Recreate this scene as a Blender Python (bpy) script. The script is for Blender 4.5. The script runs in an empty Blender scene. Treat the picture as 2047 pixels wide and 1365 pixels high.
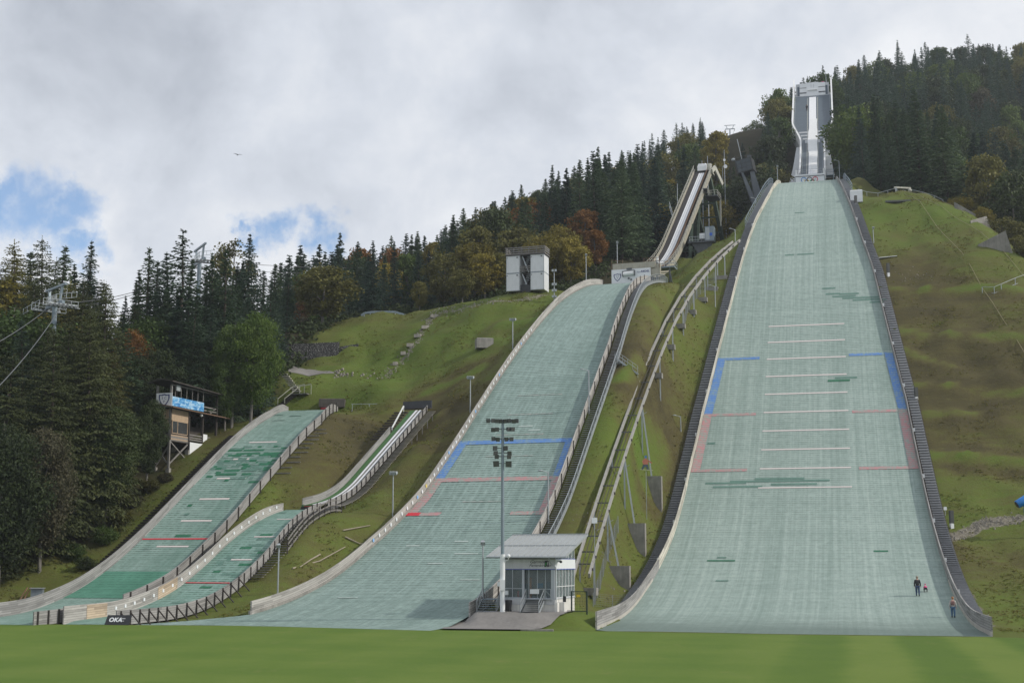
import bpy, math, random
import numpy as np
from mathutils import Vector, Matrix

# ------------------------------------------------------------------ camera, sky, sun, exposure
S = bpy.context.scene
COL = S.collection
F, CAMH = 2700.0, 5.7
TH = math.atan(437.5 / F)
cd = bpy.data.cameras.new('camera'); cam = bpy.data.objects.new('camera', cd); COL.objects.link(cam)
cam.location = (0, 0, CAMH); cam.rotation_euler = (math.pi / 2 + TH, 0, 0)
cd.sensor_width = 36.0; cd.lens = 36.0 * F / 2047.0; cd.clip_start = 0.5; cd.clip_end = 6000
S.camera = cam
SUN_AZ, SUN_EL = 100.0, 36.0            # degrees, clockwise from the viewing direction
sd = bpy.data.lights.new('sun', 'SUN'); sun = bpy.data.objects.new('sun', sd); COL.objects.link(sun)
sd.energy = 3.0; sd.angle = math.radians(1.8); sd.color = (1.0, 0.94, 0.84)
_d = Vector((math.sin(math.radians(SUN_AZ)) * math.cos(math.radians(SUN_EL)), math.cos(math.radians(SUN_AZ)) * math.cos(math.radians(SUN_EL)), math.sin(math.radians(SUN_EL))))
sun.rotation_euler = _d.to_track_quat('Z', 'Y').to_euler(); sun.location = (150, -20, 150)
S.view_settings.view_transform = 'Standard'; S.view_settings.look = 'None'
S.view_settings.exposure = 0.08; S.view_settings.gamma = 1.0

def ray(px, py):
    u = (px - 1023.5) / F; v = (682.5 - py) / F
    return np.array([u, math.cos(TH) - v * math.sin(TH), math.sin(TH) + v * math.cos(TH)])
def P(px, py, Y):
    r = ray(px, py); return np.array([0, 0, CAMH]) + r * Y / r[1]
def direction(px, py):
    r = ray(px, py); return Vector(r).normalized()

W = bpy.data.worlds.new('World'); S.world = W; W.use_nodes = True
def build_sky():
    nt = W.node_tree; N = nt.nodes; L = nt.links; N.clear()
    def n(t, **k):
        o = N.new(t)
        for a, b in k.items(): setattr(o, a, b)
        return o
    out = n('ShaderNodeOutputWorld'); sky = n('ShaderNodeTexSky', sky_type='NISHITA')
    sky.sun_disc = False; sky.sun_elevation = math.radians(SUN_EL); sky.sun_rotation = math.radians(SUN_AZ)
    sky.altitude = 700; sky.air_density = 1.0; sky.dust_density = .3; sky.ozone_density = 3.5
    bg = n('ShaderNodeBackground'); bg.inputs['Strength'].default_value = 0.15
    L.new(sky.outputs[0], bg.inputs[0])
    tc = n('ShaderNodeTexCoord')
    def vm(op, a, b=None):
        o = n('ShaderNodeVectorMath', operation=op)
        for i, x in enumerate((a, b)):
            if x is None: continue
            if isinstance(x, (tuple, list, Vector)): o.inputs[i].default_value = tuple(x)
            else: L.new(x, o.inputs[i])
        return o
    def m(op, a, b=None, c=None, clamp=False):
        o = n('ShaderNodeMath', operation=op, use_clamp=clamp)
        for i, x in enumerate((a, b, c)):
            if x is None: continue
            if isinstance(x, (int, float)): o.inputs[i].default_value = x
            else: L.new(x, o.inputs[i])
        return o.outputs[0]
    def ss(x, e0, e1):
        o = n('ShaderNodeMapRange', interpolation_type='SMOOTHSTEP'); L.new(x, o.inputs[0])
        o.inputs[1].default_value = e0; o.inputs[2].default_value = e1; return o.outputs[0]
    D = tc.outputs['Generated']
    sep = n('ShaderNodeSeparateXYZ'); L.new(D, sep.inputs[0])
    # cloud layer coordinates: project the direction on a flat deck overhead
    k = m('ADD', m('MAXIMUM', sep.outputs['Z'], 0.0), 0.12)
    cmb = n('ShaderNodeCombineXYZ'); L.new(m('DIVIDE', sep.outputs['X'], k), cmb.inputs[0]); L.new(m('DIVIDE', sep.outputs['Y'], k), cmb.inputs[1])
    def noise(vec, sc, det, rough=0.55, dist=0.0):
        o = n('ShaderNodeTexNoise'); L.new(vec, o.inputs['Vector']); o.inputs['Scale'].default_value = sc
        o.inputs['Detail'].default_value = det; o.inputs['Roughness'].default_value = rough; o.inputs['Distortion'].default_value = dist; return o.outputs['Fac']
    deck = noise(cmb.outputs[0], 1.1, 6, 0.55, 0.3)
    big = noise(D, 6.5, 6, 0.55, 0.5)
    fine = noise(D, 14.0, 9, 0.6, 0.2)
    # openings of blue sky low in the left of the view, ragged by noise
    wob = n('ShaderNodeTexNoise'); L.new(D, wob.inputs['Vector']); wob.inputs['Scale'].default_value = 16; wob.inputs['Detail'].default_value = 8
    wob.inputs['Roughness'].default_value = 0.62
    off = vm('SCALE', vm('SUBTRACT', wob.outputs['Color'], (0.5, 0.5, 0.5)).outputs[0]); off.inputs[3].default_value = 0.115
    Dw = vm('ADD', D, off.outputs[0]).outputs[0]
    hole = None
    for (px, py, r, sx) in ((75, 392, 0.022, 1.0), (150, 392, 0.018, 1.0), (125, 436, 0.020, 0.8), (15, 372, 0.014, 1), (180, 480, 0.013, 0.8), (560, 466, 0.016, 1.0), (640, 472, 0.015, 1.0), (525, 480, 0.008, 1), (-260, 430, 0.06, 1), (1750, 1900, .2, 1)):
        c = direction(px, py)
        dd = vm('DISTANCE', Dw, tuple(c)).outputs['Value']
        h = m('SUBTRACT', 1.0, ss(dd, r * 0.25, r * 1.65))
        hole = h if hole is None else m('MAXIMUM', hole, h)
    cover = m('SUBTRACT', 1.0, m('MULTIPLY', hole, 0.93))
    # cloud brightness: broad grey undersides and bright edges
    b = m('ADD', m('MULTIPLY', big, 0.5), m('ADD', m('MULTIPLY', deck, 0.35), m('MULTIPLY', fine, 0.30)))
    # darker bank high on the left of the view, bright band below it, bright top right
    def spot(px, py, r0, r1):
        dd = vm('DISTANCE', vm('ADD', D, vm('SCALE', off.outputs[0]).outputs[0]).outputs[0], tuple(direction(px, py))).outputs['Value']
        return m('SUBTRACT', 1.0, ss(dd, r0, r1))
    dark = m('MAXIMUM', spot(380, 40, 0.05, 0.34), m('MAXIMUM', m('MULTIPLY', spot(900, 40, 0.02, 0.22), 0.7), m('MULTIPLY', spot(900, 480, 0.02, 0.13), 0.55)))
    lite = m('MAXIMUM', spot(700, 300, 0.03, 0.20), m('MAXIMUM', spot(1900, -50, 0.03, 0.22), m('MULTIPLY', spot(60, 470, 0.02, 0.12), 1.0)))
    v = m('ADD', m('SUBTRACT', b, m('MULTIPLY', ss(sep.outputs['Z'], 0.27, 0.42), 0.075)), m('SUBTRACT', m('MULTIPLY', lite, 0.13), m('MULTIPLY', dark, 0.17)))
    ramp = n('ShaderNodeValToRGB'); L.new(v, ramp.inputs[0]); r = ramp.color_ramp
    r.elements[0].position = 0.16; r.elements[0].color = (0.30, 0.335, 0.40, 1)
    r.elements[1].position = 0.72; r.elements[1].color = (0.94, 0.95, 0.97, 1)
    e = r.elements.new(0.50); e.color = (0.66, 0.70, 0.77, 1)
    bg2 = n('ShaderNodeBackground'); L.new(ramp.outputs[0], bg2.inputs[0]); bg2.inputs['Strength'].default_value = 1.0
    mx = n('ShaderNodeMixShader'); L.new(cover, mx.inputs[0]); L.new(bg.outputs[0], mx.inputs[1]); L.new(bg2.outputs[0], mx.inputs[2])
    L.new(mx.outputs[0], out.inputs[0])
build_sky()

# ------------------------------------------------------------------ helpers
R = random.Random(7)
WLOC = {}
def tag(o, label=None, cat=None, group=None, kind=None):
    if label: o['label'] = label
    if cat: o['category'] = cat
    if group: o['group'] = group
    if kind: o['kind'] = kind
    return o
def thing(name, loc, label, cat, group=None):
    o = bpy.data.objects.new(name, None); COL.objects.link(o); o.empty_display_size = 0.3
    o.location = tuple(float(c) for c in loc); WLOC[o.name] = np.array([float(c) for c in loc])
    return tag(o, label, cat, group)
def v3(a): return np.array([float(a[0]), float(a[1]), float(a[2])])

class MB:
    """collects boxes, beams, tubes and strips, then links them as one mesh object"""
    def __init__(s, M=None): s.v = []; s.f = []; s.uv = {}; s.M = M; s.smooth = set()
    def add(s, pts, faces, uvs=None, smooth=False):
        b = len(s.v)
        for p in pts:
            p = Vector((float(p[0]), float(p[1]), float(p[2])))
            s.v.append(s.M @ p if s.M is not None else p)
        for i, f in enumerate(faces):
            if uvs is not None: s.uv[len(s.f)] = uvs[i]
            if smooth: s.smooth.add(len(s.f))
            s.f.append([b + k for k in f])
        return s
    def box(s, c, d, az=0.0, bevel=0):
        x, y, z = d[0] / 2, d[1] / 2, d[2] / 2; ca, sa = math.cos(az), math.sin(az)
        pts = []
        for sz in (-z, z):
            for (sx, sy) in ((-x, -y), (x, -y), (x, y), (-x, y)):
                pts.append((c[0] + sx * ca - sy * sa, c[1] + sx * sa + sy * ca, c[2] + sz))
        return s.add(pts, [(3, 2, 1, 0), (4, 5, 6, 7), (0, 1, 5, 4), (1, 2, 6, 5), (2, 3, 7, 6), (3, 0, 4, 7)])
    def bar(s, p0, p1, w, h=None, up=(0, 0, 1)):
        h = w if h is None else h
        p0 = Vector(v3(p0)); p1 = Vector(v3(p1)); d = (p1 - p0)
        if d.length < 1e-6: return s
        d.normalize(); u = Vector(up)
        if abs(d.dot(u)) > 0.98: u = Vector((0, 1, 0)) if abs(d.y) < 0.9 else Vector((1, 0, 0))
        a = d.cross(u).normalized(); b = a.cross(d).normalized()
        pts = []
        for q in (p0, p1):
            for (i, j) in ((-1, -1), (1, -1), (1, 1), (-1, 1)): pts.append(q + a * (i * w / 2) + b * (j * h / 2))
        return s.add(pts, [(0, 1, 2, 3), (7, 6, 5, 4), (4, 5, 1, 0), (5, 6, 2, 1), (6, 7, 3, 2), (7, 4, 0, 3)])
    def tube(s, path, r, n=8, cap=True):
        path = [Vector(v3(p)) for p in path]
        rs = r if isinstance(r, (list, tuple)) else [r] * len(path)
        rings = []
        t0 = (path[1] - path[0]).normalized()
        a = t0.cross(Vector((0, 0, 1)))
        if a.length < 0.05: a = t0.cross(Vector((0, 1, 0)))
        a.normalize(); pts = []
        for i, p in enumerate(path):
            t = ((path[min(i + 1, len(path) - 1)] - path[max(i - 1, 0)])).normalized()
            a = (a - t * a.dot(t)).normalized(); b = t.cross(a)
            for k in range(n):
                q = 2 * math.pi * k / n; pts.append(p + (a * math.cos(q) + b * math.sin(q)) * rs[i])
        f = []
        for i in range(len(path) - 1):
            for k in range(n):
                k2 = (k + 1) % n; f.append((i * n + k, i * n + k2, (i + 1) * n + k2, (i + 1) * n + k))
        s.add(pts, f, smooth=n > 5)
        if cap:
            s.add(pts[:n], [tuple(range(n - 1, -1, -1))]); s.add(pts[-n:], [tuple(range(n))])
        return s
    def loft(s, rings, cap=True, closed=True, smooth=False):
        n = len(rings[0]); pts = [p for r in rings for p in r]; f = []
        for i in range(len(rings) - 1):
            for k in range(n if closed else n - 1):
                k2 = (k + 1) % n; f.append((i * n + k, i * n + k2, (i + 1) * n + k2, (i + 1) * n + k))
        s.add(pts, f, smooth=smooth)
        if cap and closed:
            s.add(rings[0], [tuple(range(n - 1, -1, -1))]); s.add(rings[-1], [tuple(range(n))])
        return s
    def ball(s, c, r, n=10, m=6, sc=(1, 1, 1)):
        rings = []
        for i in range(m + 1):
            t = math.pi * (i + (0.02 if i == 0 else -0.02 if i == m else 0)) / m
            rings.append([(c[0] + r * sc[0] * math.sin(t) * math.cos(2 * math.pi * k / n), c[1] + r * sc[1] * math.sin(t) * math.sin(2 * math.pi * k / n), c[2] + r * sc[2] * math.cos(t)) for k in range(n)])
        return s.loft(rings[::-1], smooth=True)
    def wall(s, base, heights, thick, side):
        """a standing strip along base points: side = unit vectors pointing outward; uv in metres"""
        n = len(base); L = 0.0; ring = []
        for i in range(n):
            if i: L += float(np.linalg.norm(base[i] - base[i - 1]))
            b = base[i]; o = np.array([side[i][0], side[i][1], 0]) * thick; h = np.array([0, 0, heights[i]])
            ring.append((L, heights[i], [b, b + o, b + o + h, b + h]))
        for i in range(n - 1):
            (L0, h0, a), (L1, h1, c) = ring[i], ring[i + 1]
            pts = a + c
            s.add(pts, [(0, 3, 7, 4), (1, 5, 6, 2), (3, 2, 6, 7), (0, 4, 5, 1)],
                  [((L0, 0), (L0, h0), (L1, h1), (L1, 0)), ((L0, 0), (L1, 0), (L1, h1), (L0, h0)), ((L0, h0), (L0, h0 + .1), (L1, h1 + .1), (L1, h1)), ((L0, 0), (L1, 0), (L1, .1), (L0, .1))])
        s.add(ring[0][2], [(0, 1, 2, 3)], [((0, 0), (thick, 0), (thick, 1), (0, 1))]); s.add(ring[-1][2], [(3, 2, 1, 0)], [((0, 1), (thick, 1), (thick, 0), (0, 0))])
        return s
    def build(s, name, mat, parent=None, label=None, local=False, origin=None):
        off = np.zeros(3)
        if parent is not None and not local: off = WLOC[parent.name]
        elif parent is None and not local:
            a = np.array([tuple(v) for v in s.v]); off = np.array([(a[:, 0].min() + a[:, 0].max()) / 2, (a[:, 1].min() + a[:, 1].max()) / 2, a[:, 2].min()])
            if origin is not None: off = v3(origin)
        me = bpy.data.meshes.new(name)
        o3 = Vector(off)
        me.from_pydata([tuple(v - o3) for v in s.v], [], s.f)
        if s.uv:
            ul = me.uv_layers.new(name='UVMap')
            for p in me.polygons:
                u = s.uv.get(p.index)
                if u is None: continue
                for li, q in zip(p.loop_indices, u): ul.data[li].uv = q
        for i in s.smooth: me.polygons[i].use_smooth = True
        me.materials.append(mat); me.validate()
        o = bpy.data.objects.new(name, me); COL.objects.link(o)
        if parent is not None:
            o.parent = parent
            WLOC[o.name] = WLOC[parent.name] if not local else np.zeros(3)
        else:
            o.location = tuple(off); WLOC[o.name] = off
        if label: o['label'] = label
        return o
def copy_tree(o, parent=None):
    c = o.copy(); COL.objects.link(c)
    if parent is not None: c.parent = parent
    for ch in list(o.children): copy_tree(ch, c)
    return c

# ------------------------------------------------------------------ materials
MATS = {}
def nodes(name):
    m = bpy.data.materials.new(name); m.use_nodes = True; nt = m.node_tree
    b = nt.nodes['Principled BSDF']
    return m, nt, b
class NB:
    def __init__(s, nt): s.nt = nt; s.N = nt.nodes; s.L = nt.links
    def n(s, t, **k):
        o = s.N.new(t)
        for a, b in k.items(): setattr(o, a, b)
        return o
    def put(s, sock, x):
        if isinstance(x, (int, float)): sock.default_value = x
        elif isinstance(x, (tuple, list)): sock.default_value = tuple(x) + ((1,) if len(x) == 3 and len(sock.default_value) == 4 else ())
        else: s.L.new(x, sock)
    def coord(s, kind='Object', scale=(1, 1, 1), rot=(0, 0, 0)):
        t = s.n('ShaderNodeTexCoord'); mp = s.n('ShaderNodeMapping'); s.L.new(t.outputs[kind], mp.inputs[0])
        mp.inputs['Scale'].default_value = scale; mp.inputs['Rotation'].default_value = rot; return mp.outputs[0]
    def noise(s, vec, scale=1, detail=4, rough=.55, dist=0):
        o = s.n('ShaderNodeTexNoise'); s.L.new(vec, o.inputs['Vector']); o.inputs['Scale'].default_value = scale
        o.inputs['Detail'].default_value = detail; o.inputs['Roughness'].default_value = rough; o.inputs['Distortion'].default_value = dist
        return o.outputs['Fac']
    def math(s, op, a, b=None, c=None, clamp=False):
        o = s.n('ShaderNodeMath', operation=op, use_clamp=clamp)
        for i, x in enumerate((a, b, c)):
            if x is not None: s.put(o.inputs[i], x)
        return o.outputs[0]
    def ss(s, x, e0, e1):
        o = s.n('ShaderNodeMapRange', interpolation_type='SMOOTHSTEP'); s.put(o.inputs[0], x); o.inputs[1].default_value = e0; o.inputs[2].default_value = e1; return o.outputs[0]
    def mix(s, f, a, b, blend='MIX'):
        o = s.n('ShaderNodeMix', data_type='RGBA', blend_type=blend); s.put(o.inputs[0], f); s.put(o.inputs[6], a); s.put(o.inputs[7], b); return o.outputs[2]
    def ramp(s, f, stops):
        o = s.n('ShaderNodeValToRGB'); s.put(o.inputs[0], f); r = o.color_ramp
        while len(r.elements) < len(stops): r.elements.new(0.5)
        for e, (p, c) in zip(r.elements, stops): e.position = p; e.color = tuple(c) + (1,)
        return o.outputs[0]
    def bump(s, h, bsdf, strength=.3, dist=.1):
        o = s.n('ShaderNodeBump'); s.put(o.inputs['Height'], h); o.inputs['Strength'].default_value = strength; o.inputs['Distance'].default_value = dist
        s.L.new(o.outputs[0], bsdf.inputs['Normal'])

def plain(name, col, rough=.6, metal=0.0, var=.25, scale=1.5, bump=0.0, spec=.4):
    """one paint, metal or concrete with weathering blotches"""
    if name in MATS: return MATS[name]
    m, nt, b = nodes(name); q = NB(nt)
    c = q.coord(); f = q.noise(c, scale, 6, .6); f2 = q.noise(q.coord(scale=(3, 3, .35)), scale * 1.3, 4, .6)
    k = q.math('ADD', q.math('MULTIPLY', f, .6), q.math('MULTIPLY', f2, .4))
    lo = tuple(x * (1 - var) for x in col); hi = tuple(min(1, x * (1 + var * .7)) for x in col)
    q.L.new(q.ramp(k, [(.3, lo), (.7, hi)]), b.inputs['Base Color'])
    b.inputs['Roughness'].default_value = rough; b.inputs['Metallic'].default_value = metal
    b.inputs['Specular IOR Level'].default_value = spec
    if bump: q.bump(q.noise(c, scale * 6, 4), b, bump, .03)
    MATS[name] = m; return m

def wood_mat(name, base, plank=.2, seg=3.0, dark=.5):
    """weathered boards; uv in metres: x along, y up"""
    m, nt, b = nodes(name); q = NB(nt)
    t = q.n('ShaderNodeTexCoord'); sp = q.n('ShaderNodeSeparateXYZ'); q.L.new(t.outputs['UV'], sp.inputs[0])
    U, V = sp.outputs[0], sp.outputs[1]
    row = q.math('FLOOR', q.math('DIVIDE', V, plank))
    fv = q.math('FRACT', q.math('DIVIDE', V, plank))
    gap = q.math('LESS_THAN', fv, .12)
    sgm = q.math('FLOOR', q.math('DIVIDE', q.math('ADD', U, q.math('MULTIPLY', row, 1.37)), seg))
    cv = q.n('ShaderNodeCombineXYZ'); q.L.new(row, cv.inputs[0]); q.L.new(sgm, cv.inputs[1])
    wn = q.n('ShaderNodeTexWhiteNoise'); q.L.new(cv.outputs[0], wn.inputs[0])
    mp = q.n('ShaderNodeMapping'); q.L.new(t.outputs['UV'], mp.inputs[0]); mp.inputs['Scale'].default_value = (1.0, 22, 1)
    g = q.noise(mp.outputs[0], 1.5, 5, .65)
    mp2 = q.n('ShaderNodeMapping'); q.L.new(t.outputs['UV'], mp2.inputs[0]); mp2.inputs['Scale'].default_value = (.25, .6, 1)
    st = q.noise(mp2.outputs[0], 1.5, 6, .6)
    val = q.math('ADD', q.math('ADD', q.math('MULTIPLY', wn.outputs[0], .34), q.math('MULTIPLY', g, .35)), q.math('MULTIPLY', st, .45))
    lo = tuple(x * dark for x in base); hi = tuple(min(1, x * 1.35) for x in base)
    col = q.ramp(val, [(.28, lo), (.55, base), (.85, hi)])
    col = q.mix(q.math('MULTIPLY', gap, .75), col, tuple(x * .22 for x in base))
    q.L.new(col, b.inputs['Base Color']); b.inputs['Roughness'].default_value = .85; b.inputs['Specular IOR Level'].default_value = .15
    MATS[name] = m; return m

def mat_mat(name, light, darkc, period=.5, streak=1.0, lines=.75, fresh=None, foot=None):
    """plastic jump matting in overlapping rows across the slope; uv: x across, y down the slope (m)"""
    m, nt, b = nodes(name); q = NB(nt)
    t = q.n('ShaderNodeTexCoord'); sp = q.n('ShaderNodeSeparateXYZ'); q.L.new(t.outputs['UV'], sp.inputs[0])
    U, V = sp.outputs[0], sp.outputs[1]
    def mp(sx, sy, ox=0):
        o = q.n('ShaderNodeMapping'); q.L.new(t.outputs['UV'], o.inputs[0]); o.inputs['Scale'].default_value = (sx, sy, 1); o.inputs['Location'].default_value = (ox, ox, 0); return o.outputs[0]
    wob = q.math('MULTIPLY', q.math('SUBTRACT', q.noise(mp(.35, .1), 1, 2), .5), .16)
    Vp = q.math('DIVIDE', q.math('ADD', V, wob), period)
    row = q.math('FLOOR', Vp); fr = q.math('FRACT', Vp)
    seg = q.math('FLOOR', q.math('DIVIDE', q.math('ADD', U, q.math('MULTIPLY', row, .618)), 1.05))
    cv = q.n('ShaderNodeCombineXYZ'); q.L.new(row, cv.inputs[0]); q.L.new(seg, cv.inputs[1])
    wn = q.n('ShaderNodeTexWhiteNoise'); q.L.new(cv.outputs[0], wn.inputs[0])
    wr = q.n('ShaderNodeTexWhiteNoise', noise_dimensions='1D'); q.L.new(row, wr.inputs['W'])
    streaks = q.noise(mp(2.4, .02), 1, 7, .72, .15)
    streak2 = q.noise(mp(.28, .006, 5.3), 1, 3, .5)
    band = q.noise(mp(.05, .22, 9.1), 1, 4, .6)
    blot = q.noise(mp(.9, .9, 2.2), 1, 7, .72)
    v = q.math('ADD', q.math('MULTIPLY', streaks, .62 * streak), q.math('MULTIPLY', streak2, .30))
    v = q.math('ADD', v, q.math('MULTIPLY', band, .14)); v = q.math('ADD', v, q.math('MULTIPLY', blot, .30))
    v = q.math('ADD', v, q.math('MULTIPLY', wn.outputs[0], .035)); v = q.math('ADD', v, q.math('MULTIPLY', wr.outputs[0], .05))
    mid = tuple((a + c) / 2 for a, c in zip(light, darkc)); hi = tuple(min(1, a * 1.18) for a in light)
    col = q.ramp(q.math('MULTIPLY', v, 1 / (.88 + .62 * streak)), [(.33, darkc), (.47, mid), (.58, light), (.75, hi)])
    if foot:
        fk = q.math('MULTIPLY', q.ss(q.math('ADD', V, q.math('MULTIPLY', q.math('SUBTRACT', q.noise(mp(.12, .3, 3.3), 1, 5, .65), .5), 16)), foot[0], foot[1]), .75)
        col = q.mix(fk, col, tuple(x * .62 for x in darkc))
    if fresh:
        fmask = q.math('GREATER_THAN', q.math('ADD', q.math('MULTIPLY', wn.outputs[0], .6), q.math('MULTIPLY', band, .8)), fresh[0])
        col = q.mix(q.math('MULTIPLY', fmask, .8), col, fresh[1])
    br = q.math('MULTIPLY', q.ss(q.noise(mp(2.2, .8), 1, 3), .25, .7), lines)
    line = q.math('MULTIPLY', q.math('SUBTRACT', 1.0, q.ss(fr, .10, .42)), br)
    col = q.mix(line, col, tuple(x * .26 for x in darkc))
    holes = q.ss(q.noise(mp(1.6, 3.2, 4.4), 1, 2, .5), .70, .76)
    col = q.mix(q.math('MULTIPLY', holes, .55), col, tuple(x * .45 for x in darkc))
    q.L.new(col, b.inputs['Base Color']); b.inputs['Roughness'].default_value = .7; b.inputs['Specular IOR Level'].default_value = .25
    q.bump(q.math('ADD', fr, q.math('MULTIPLY', q.noise(mp(6, 6), 1, 3), .8)), b, .35, .06)
    MATS[name] = m; return m

def paint_mat(name, col, worn=.35, under=(.24, .33, .29), period=.5):
    m, nt, b = nodes(name); q = NB(nt)
    t = q.n('ShaderNodeTexCoord'); sp = q.n('ShaderNodeSeparateXYZ'); q.L.new(t.outputs['UV'], sp.inputs[0])
    fr = q.math('FRACT', q.math('DIVIDE', sp.outputs[1], period))
    mp = q.n('ShaderNodeMapping'); q.L.new(t.outputs['UV'], mp.inputs[0]); mp.inputs['Scale'].default_value = (1.2, 1.2, 1)
    w = q.math('ADD', q.math('MULTIPLY', q.noise(mp.outputs[0], 2.2, 6, .7), .7), q.math('MULTIPLY', q.noise(mp.outputs[0], .5, 3), .3))
    c = q.mix(q.ss(w, .5 + (.3 - worn) * .5, .72 + (.3 - worn) * .5), col, under)
    c = q.mix(q.math('MULTIPLY', q.math('SUBTRACT', 1, q.ss(fr, .08, .36)), .5), c, tuple(x * .35 for x in col))
    q.L.new(c, b.inputs['Base Color']); b.inputs['Roughness'].default_value = .75
    MATS[name] = m; return m

def leaf_mat(name, lo, mid, hi, scale=.35, trans=.25):
    m, nt, b = nodes(name); q = NB(nt); N = q.N
    c = q.coord(); f = q.noise(c, scale, 3, .6); f2 = q.noise(c, scale * 6, 2, .6)
    oi = q.n('ShaderNodeObjectInfo')
    v = q.math('ADD', q.math('ADD', q.math('MULTIPLY', f, .55), q.math('MULTIPLY', f2, .45)), q.math('MULTIPLY', q.math('SUBTRACT', oi.outputs['Random'], .5), .26))
    col = q.ramp(v, [(.3, lo), (.5, mid), (.72, hi)])
    q.L.new(col, b.inputs['Base Color']); b.inputs['Roughness'].default_value = .65; b.inputs['Specular IOR Level'].default_value = .2
    tr = q.n('ShaderNodeBsdfTranslucent'); q.L.new(col, tr.inputs[0])
    mx = q.n('ShaderNodeMixShader'); mx.inputs[0].default_value = trans
    q.L.new(b.outputs[0], mx.inputs[1]); q.L.new(tr.outputs[0], mx.inputs[2])
    q.L.new(mx.outputs[0], N['Material Output'].inputs[0])
    MATS[name] = m; return m

def glass_mat(name, tint=(.35, .42, .45)):
    m, nt, b = nodes(name)
    b.inputs['Base Color'].default_value = tint + (1,); b.inputs['Roughness'].default_value = .05
    b.inputs['Transmission Weight'].default_value = .85; b.inputs['IOR'].default_value = 1.2
    MATS[name] = m; return m

white = plain('white_paint', (.72, .73, .73), .5, var=.12)
steel = plain('galvanised_steel', (.36, .39, .41), .5, .35, var=.2)
dsteel = plain('dark_steel', (.09, .10, .11), .5, .3, var=.3)
greysteel = plain('blue_grey_steel', (.20, .25, .29), .5, .2, var=.2)
gsteel = plain('green_steel', (.055, .085, .06), .6, .1, var=.3)
beige = plain('beige_paint', (.37, .35, .285), .6, 0, var=.25)
beige2 = plain('pale_concrete_paint', (.43, .425, .37), .65, 0, var=.2)
concrete = plain('concrete', (.25, .24, .22), .9, 0, var=.45, scale=.9, bump=.3)
pale_conc = plain('pale_concrete', (.42, .40, .36), .9, 0, var=.3, scale=.9, bump=.3)
tread = plain('grating_tread', (.26, .27, .29), .7, .1, var=.25)
black = plain('black_plastic', (.02, .022, .025), .5, 0, var=.3)
trackw = plain('white_track', (.74, .75, .77), .4, 0, var=.1)
navy = plain('navy_paint', (.03, .045, .16), .5, 0, var=.1)
sign_white = plain('sign_white', (.70, .72, .74), .5, 0, var=.06)
dkwood = plain('dark_timber', (.055, .047, .042), .85, 0, var=.4, scale=3)
brwood = plain('brown_timber', (.16, .10, .065), .85, 0, var=.4, scale=3)
grwood = plain('grey_timber', (.20, .19, .18), .85, 0, var=.4, scale=3)
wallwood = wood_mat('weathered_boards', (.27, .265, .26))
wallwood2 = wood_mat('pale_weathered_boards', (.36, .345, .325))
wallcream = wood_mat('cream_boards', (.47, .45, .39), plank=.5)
newwood = wood_mat('new_boards', (.45, .36, .27))

# ------------------------------------------------------------------ the four landing hills: axis, profile and measured edges
class Hill:
    def __init__(s, lip, az, drop, angs, zl, EL, ER):
        s.lip = np.array(lip[:2], float); s.zl = zl; s.az = math.radians(az)
        s.a = np.array([math.sin(s.az), math.cos(s.az)]); s.r = np.array([s.a[1], -s.a[0]])
        u = np.linspace(0, angs[-1][0], 2000); an = np.interp(u, [q[0] for q in angs], [q[1] for q in angs])
        t = np.tan(np.radians(an)); s.u = u
        s.z = zl - drop - np.concatenate([[0], np.cumsum((t[1:] + t[:-1]) / 2 * np.diff(u))])
        s.L = np.concatenate([[0], np.cumsum(np.hypot(np.diff(u), np.diff(s.z)))])
        s.EL = np.array(EL); s.ER = np.array(ER); s.U = u[-1]
    def zz(s, u): return np.interp(u, s.u, s.z)
    def len(s, u): return float(np.interp(u, s.u, s.L))
    def at_len(s, l): return float(np.interp(l, s.L, s.u))
    def left(s, u): return np.interp(u, s.EL[:, 0], s.EL[:, 1])
    def right(s, u): return np.interp(u, s.ER[:, 0], s.ER[:, 1])
    def pt(s, u, w, dz=0.0):
        xy = s.lip - s.a * u + s.r * w
        return np.array([xy[0], xy[1], float(s.zz(u)) + dz])
    def uw(s, x, y):
        return (s.lip[0] - x) * s.a[0] + (s.lip[1] - y) * s.a[1], (x - s.lip[0]) * s.r[0] + (y - s.lip[1]) * s.r[1]
h1 = Hill((64.974, 284.659), 13.8, 2.6, [(0, 8.34), (40, 28.71), (80, 37.64), (97, 37.78), (109, 35.38), (122, 31.49), (172, 1.93), (190, 1.6)], 88.77,
          [(0, -6.0), (24, -6.3), (37, -7.1), (44, -7.9), (52, -8.9), (65, -10.1), (80, -11.3), (95, -12.6), (108, -13.6), (120, -14.1), (136, -14.45), (154, -15.2), (180, -15.5)],
          [(0, 5.2), (24, 5.6), (39, 6.8), (47, 7.6), (57, 8.5), (65, 9.3), (73, 10.3), (88, 11.5), (107, 13.1), (120, 13.6), (138, 14.1), (158, 14.55), (176, 14.8), (181, 15.2)])
h2 = Hill((20.264, 219.0), 17.8, 2.0, [(0, 8.54), (25, 25.82), (50, 33.82), (62, 34.87), (70, 34.24), (78, 30.05), (110, 2.11), (120, 1.0)], 52.93,
          [(0, -5.3), (15, -5.5), (25, -6.2), (36, -6.5), (49, -7.0), (63, -7.55), (74, -8.2), (84, -9.8), (93, -10.5), (105, -11.95), (114, -24)],
          [(0, 3.2), (13, 3.2), (20, 3.7), (32, 4.8), (44, 6.0), (54, 6.5), (64, 6.9), (75, 7.4), (86, 7.6), (104, 8.4), (113, 8.4)])
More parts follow.
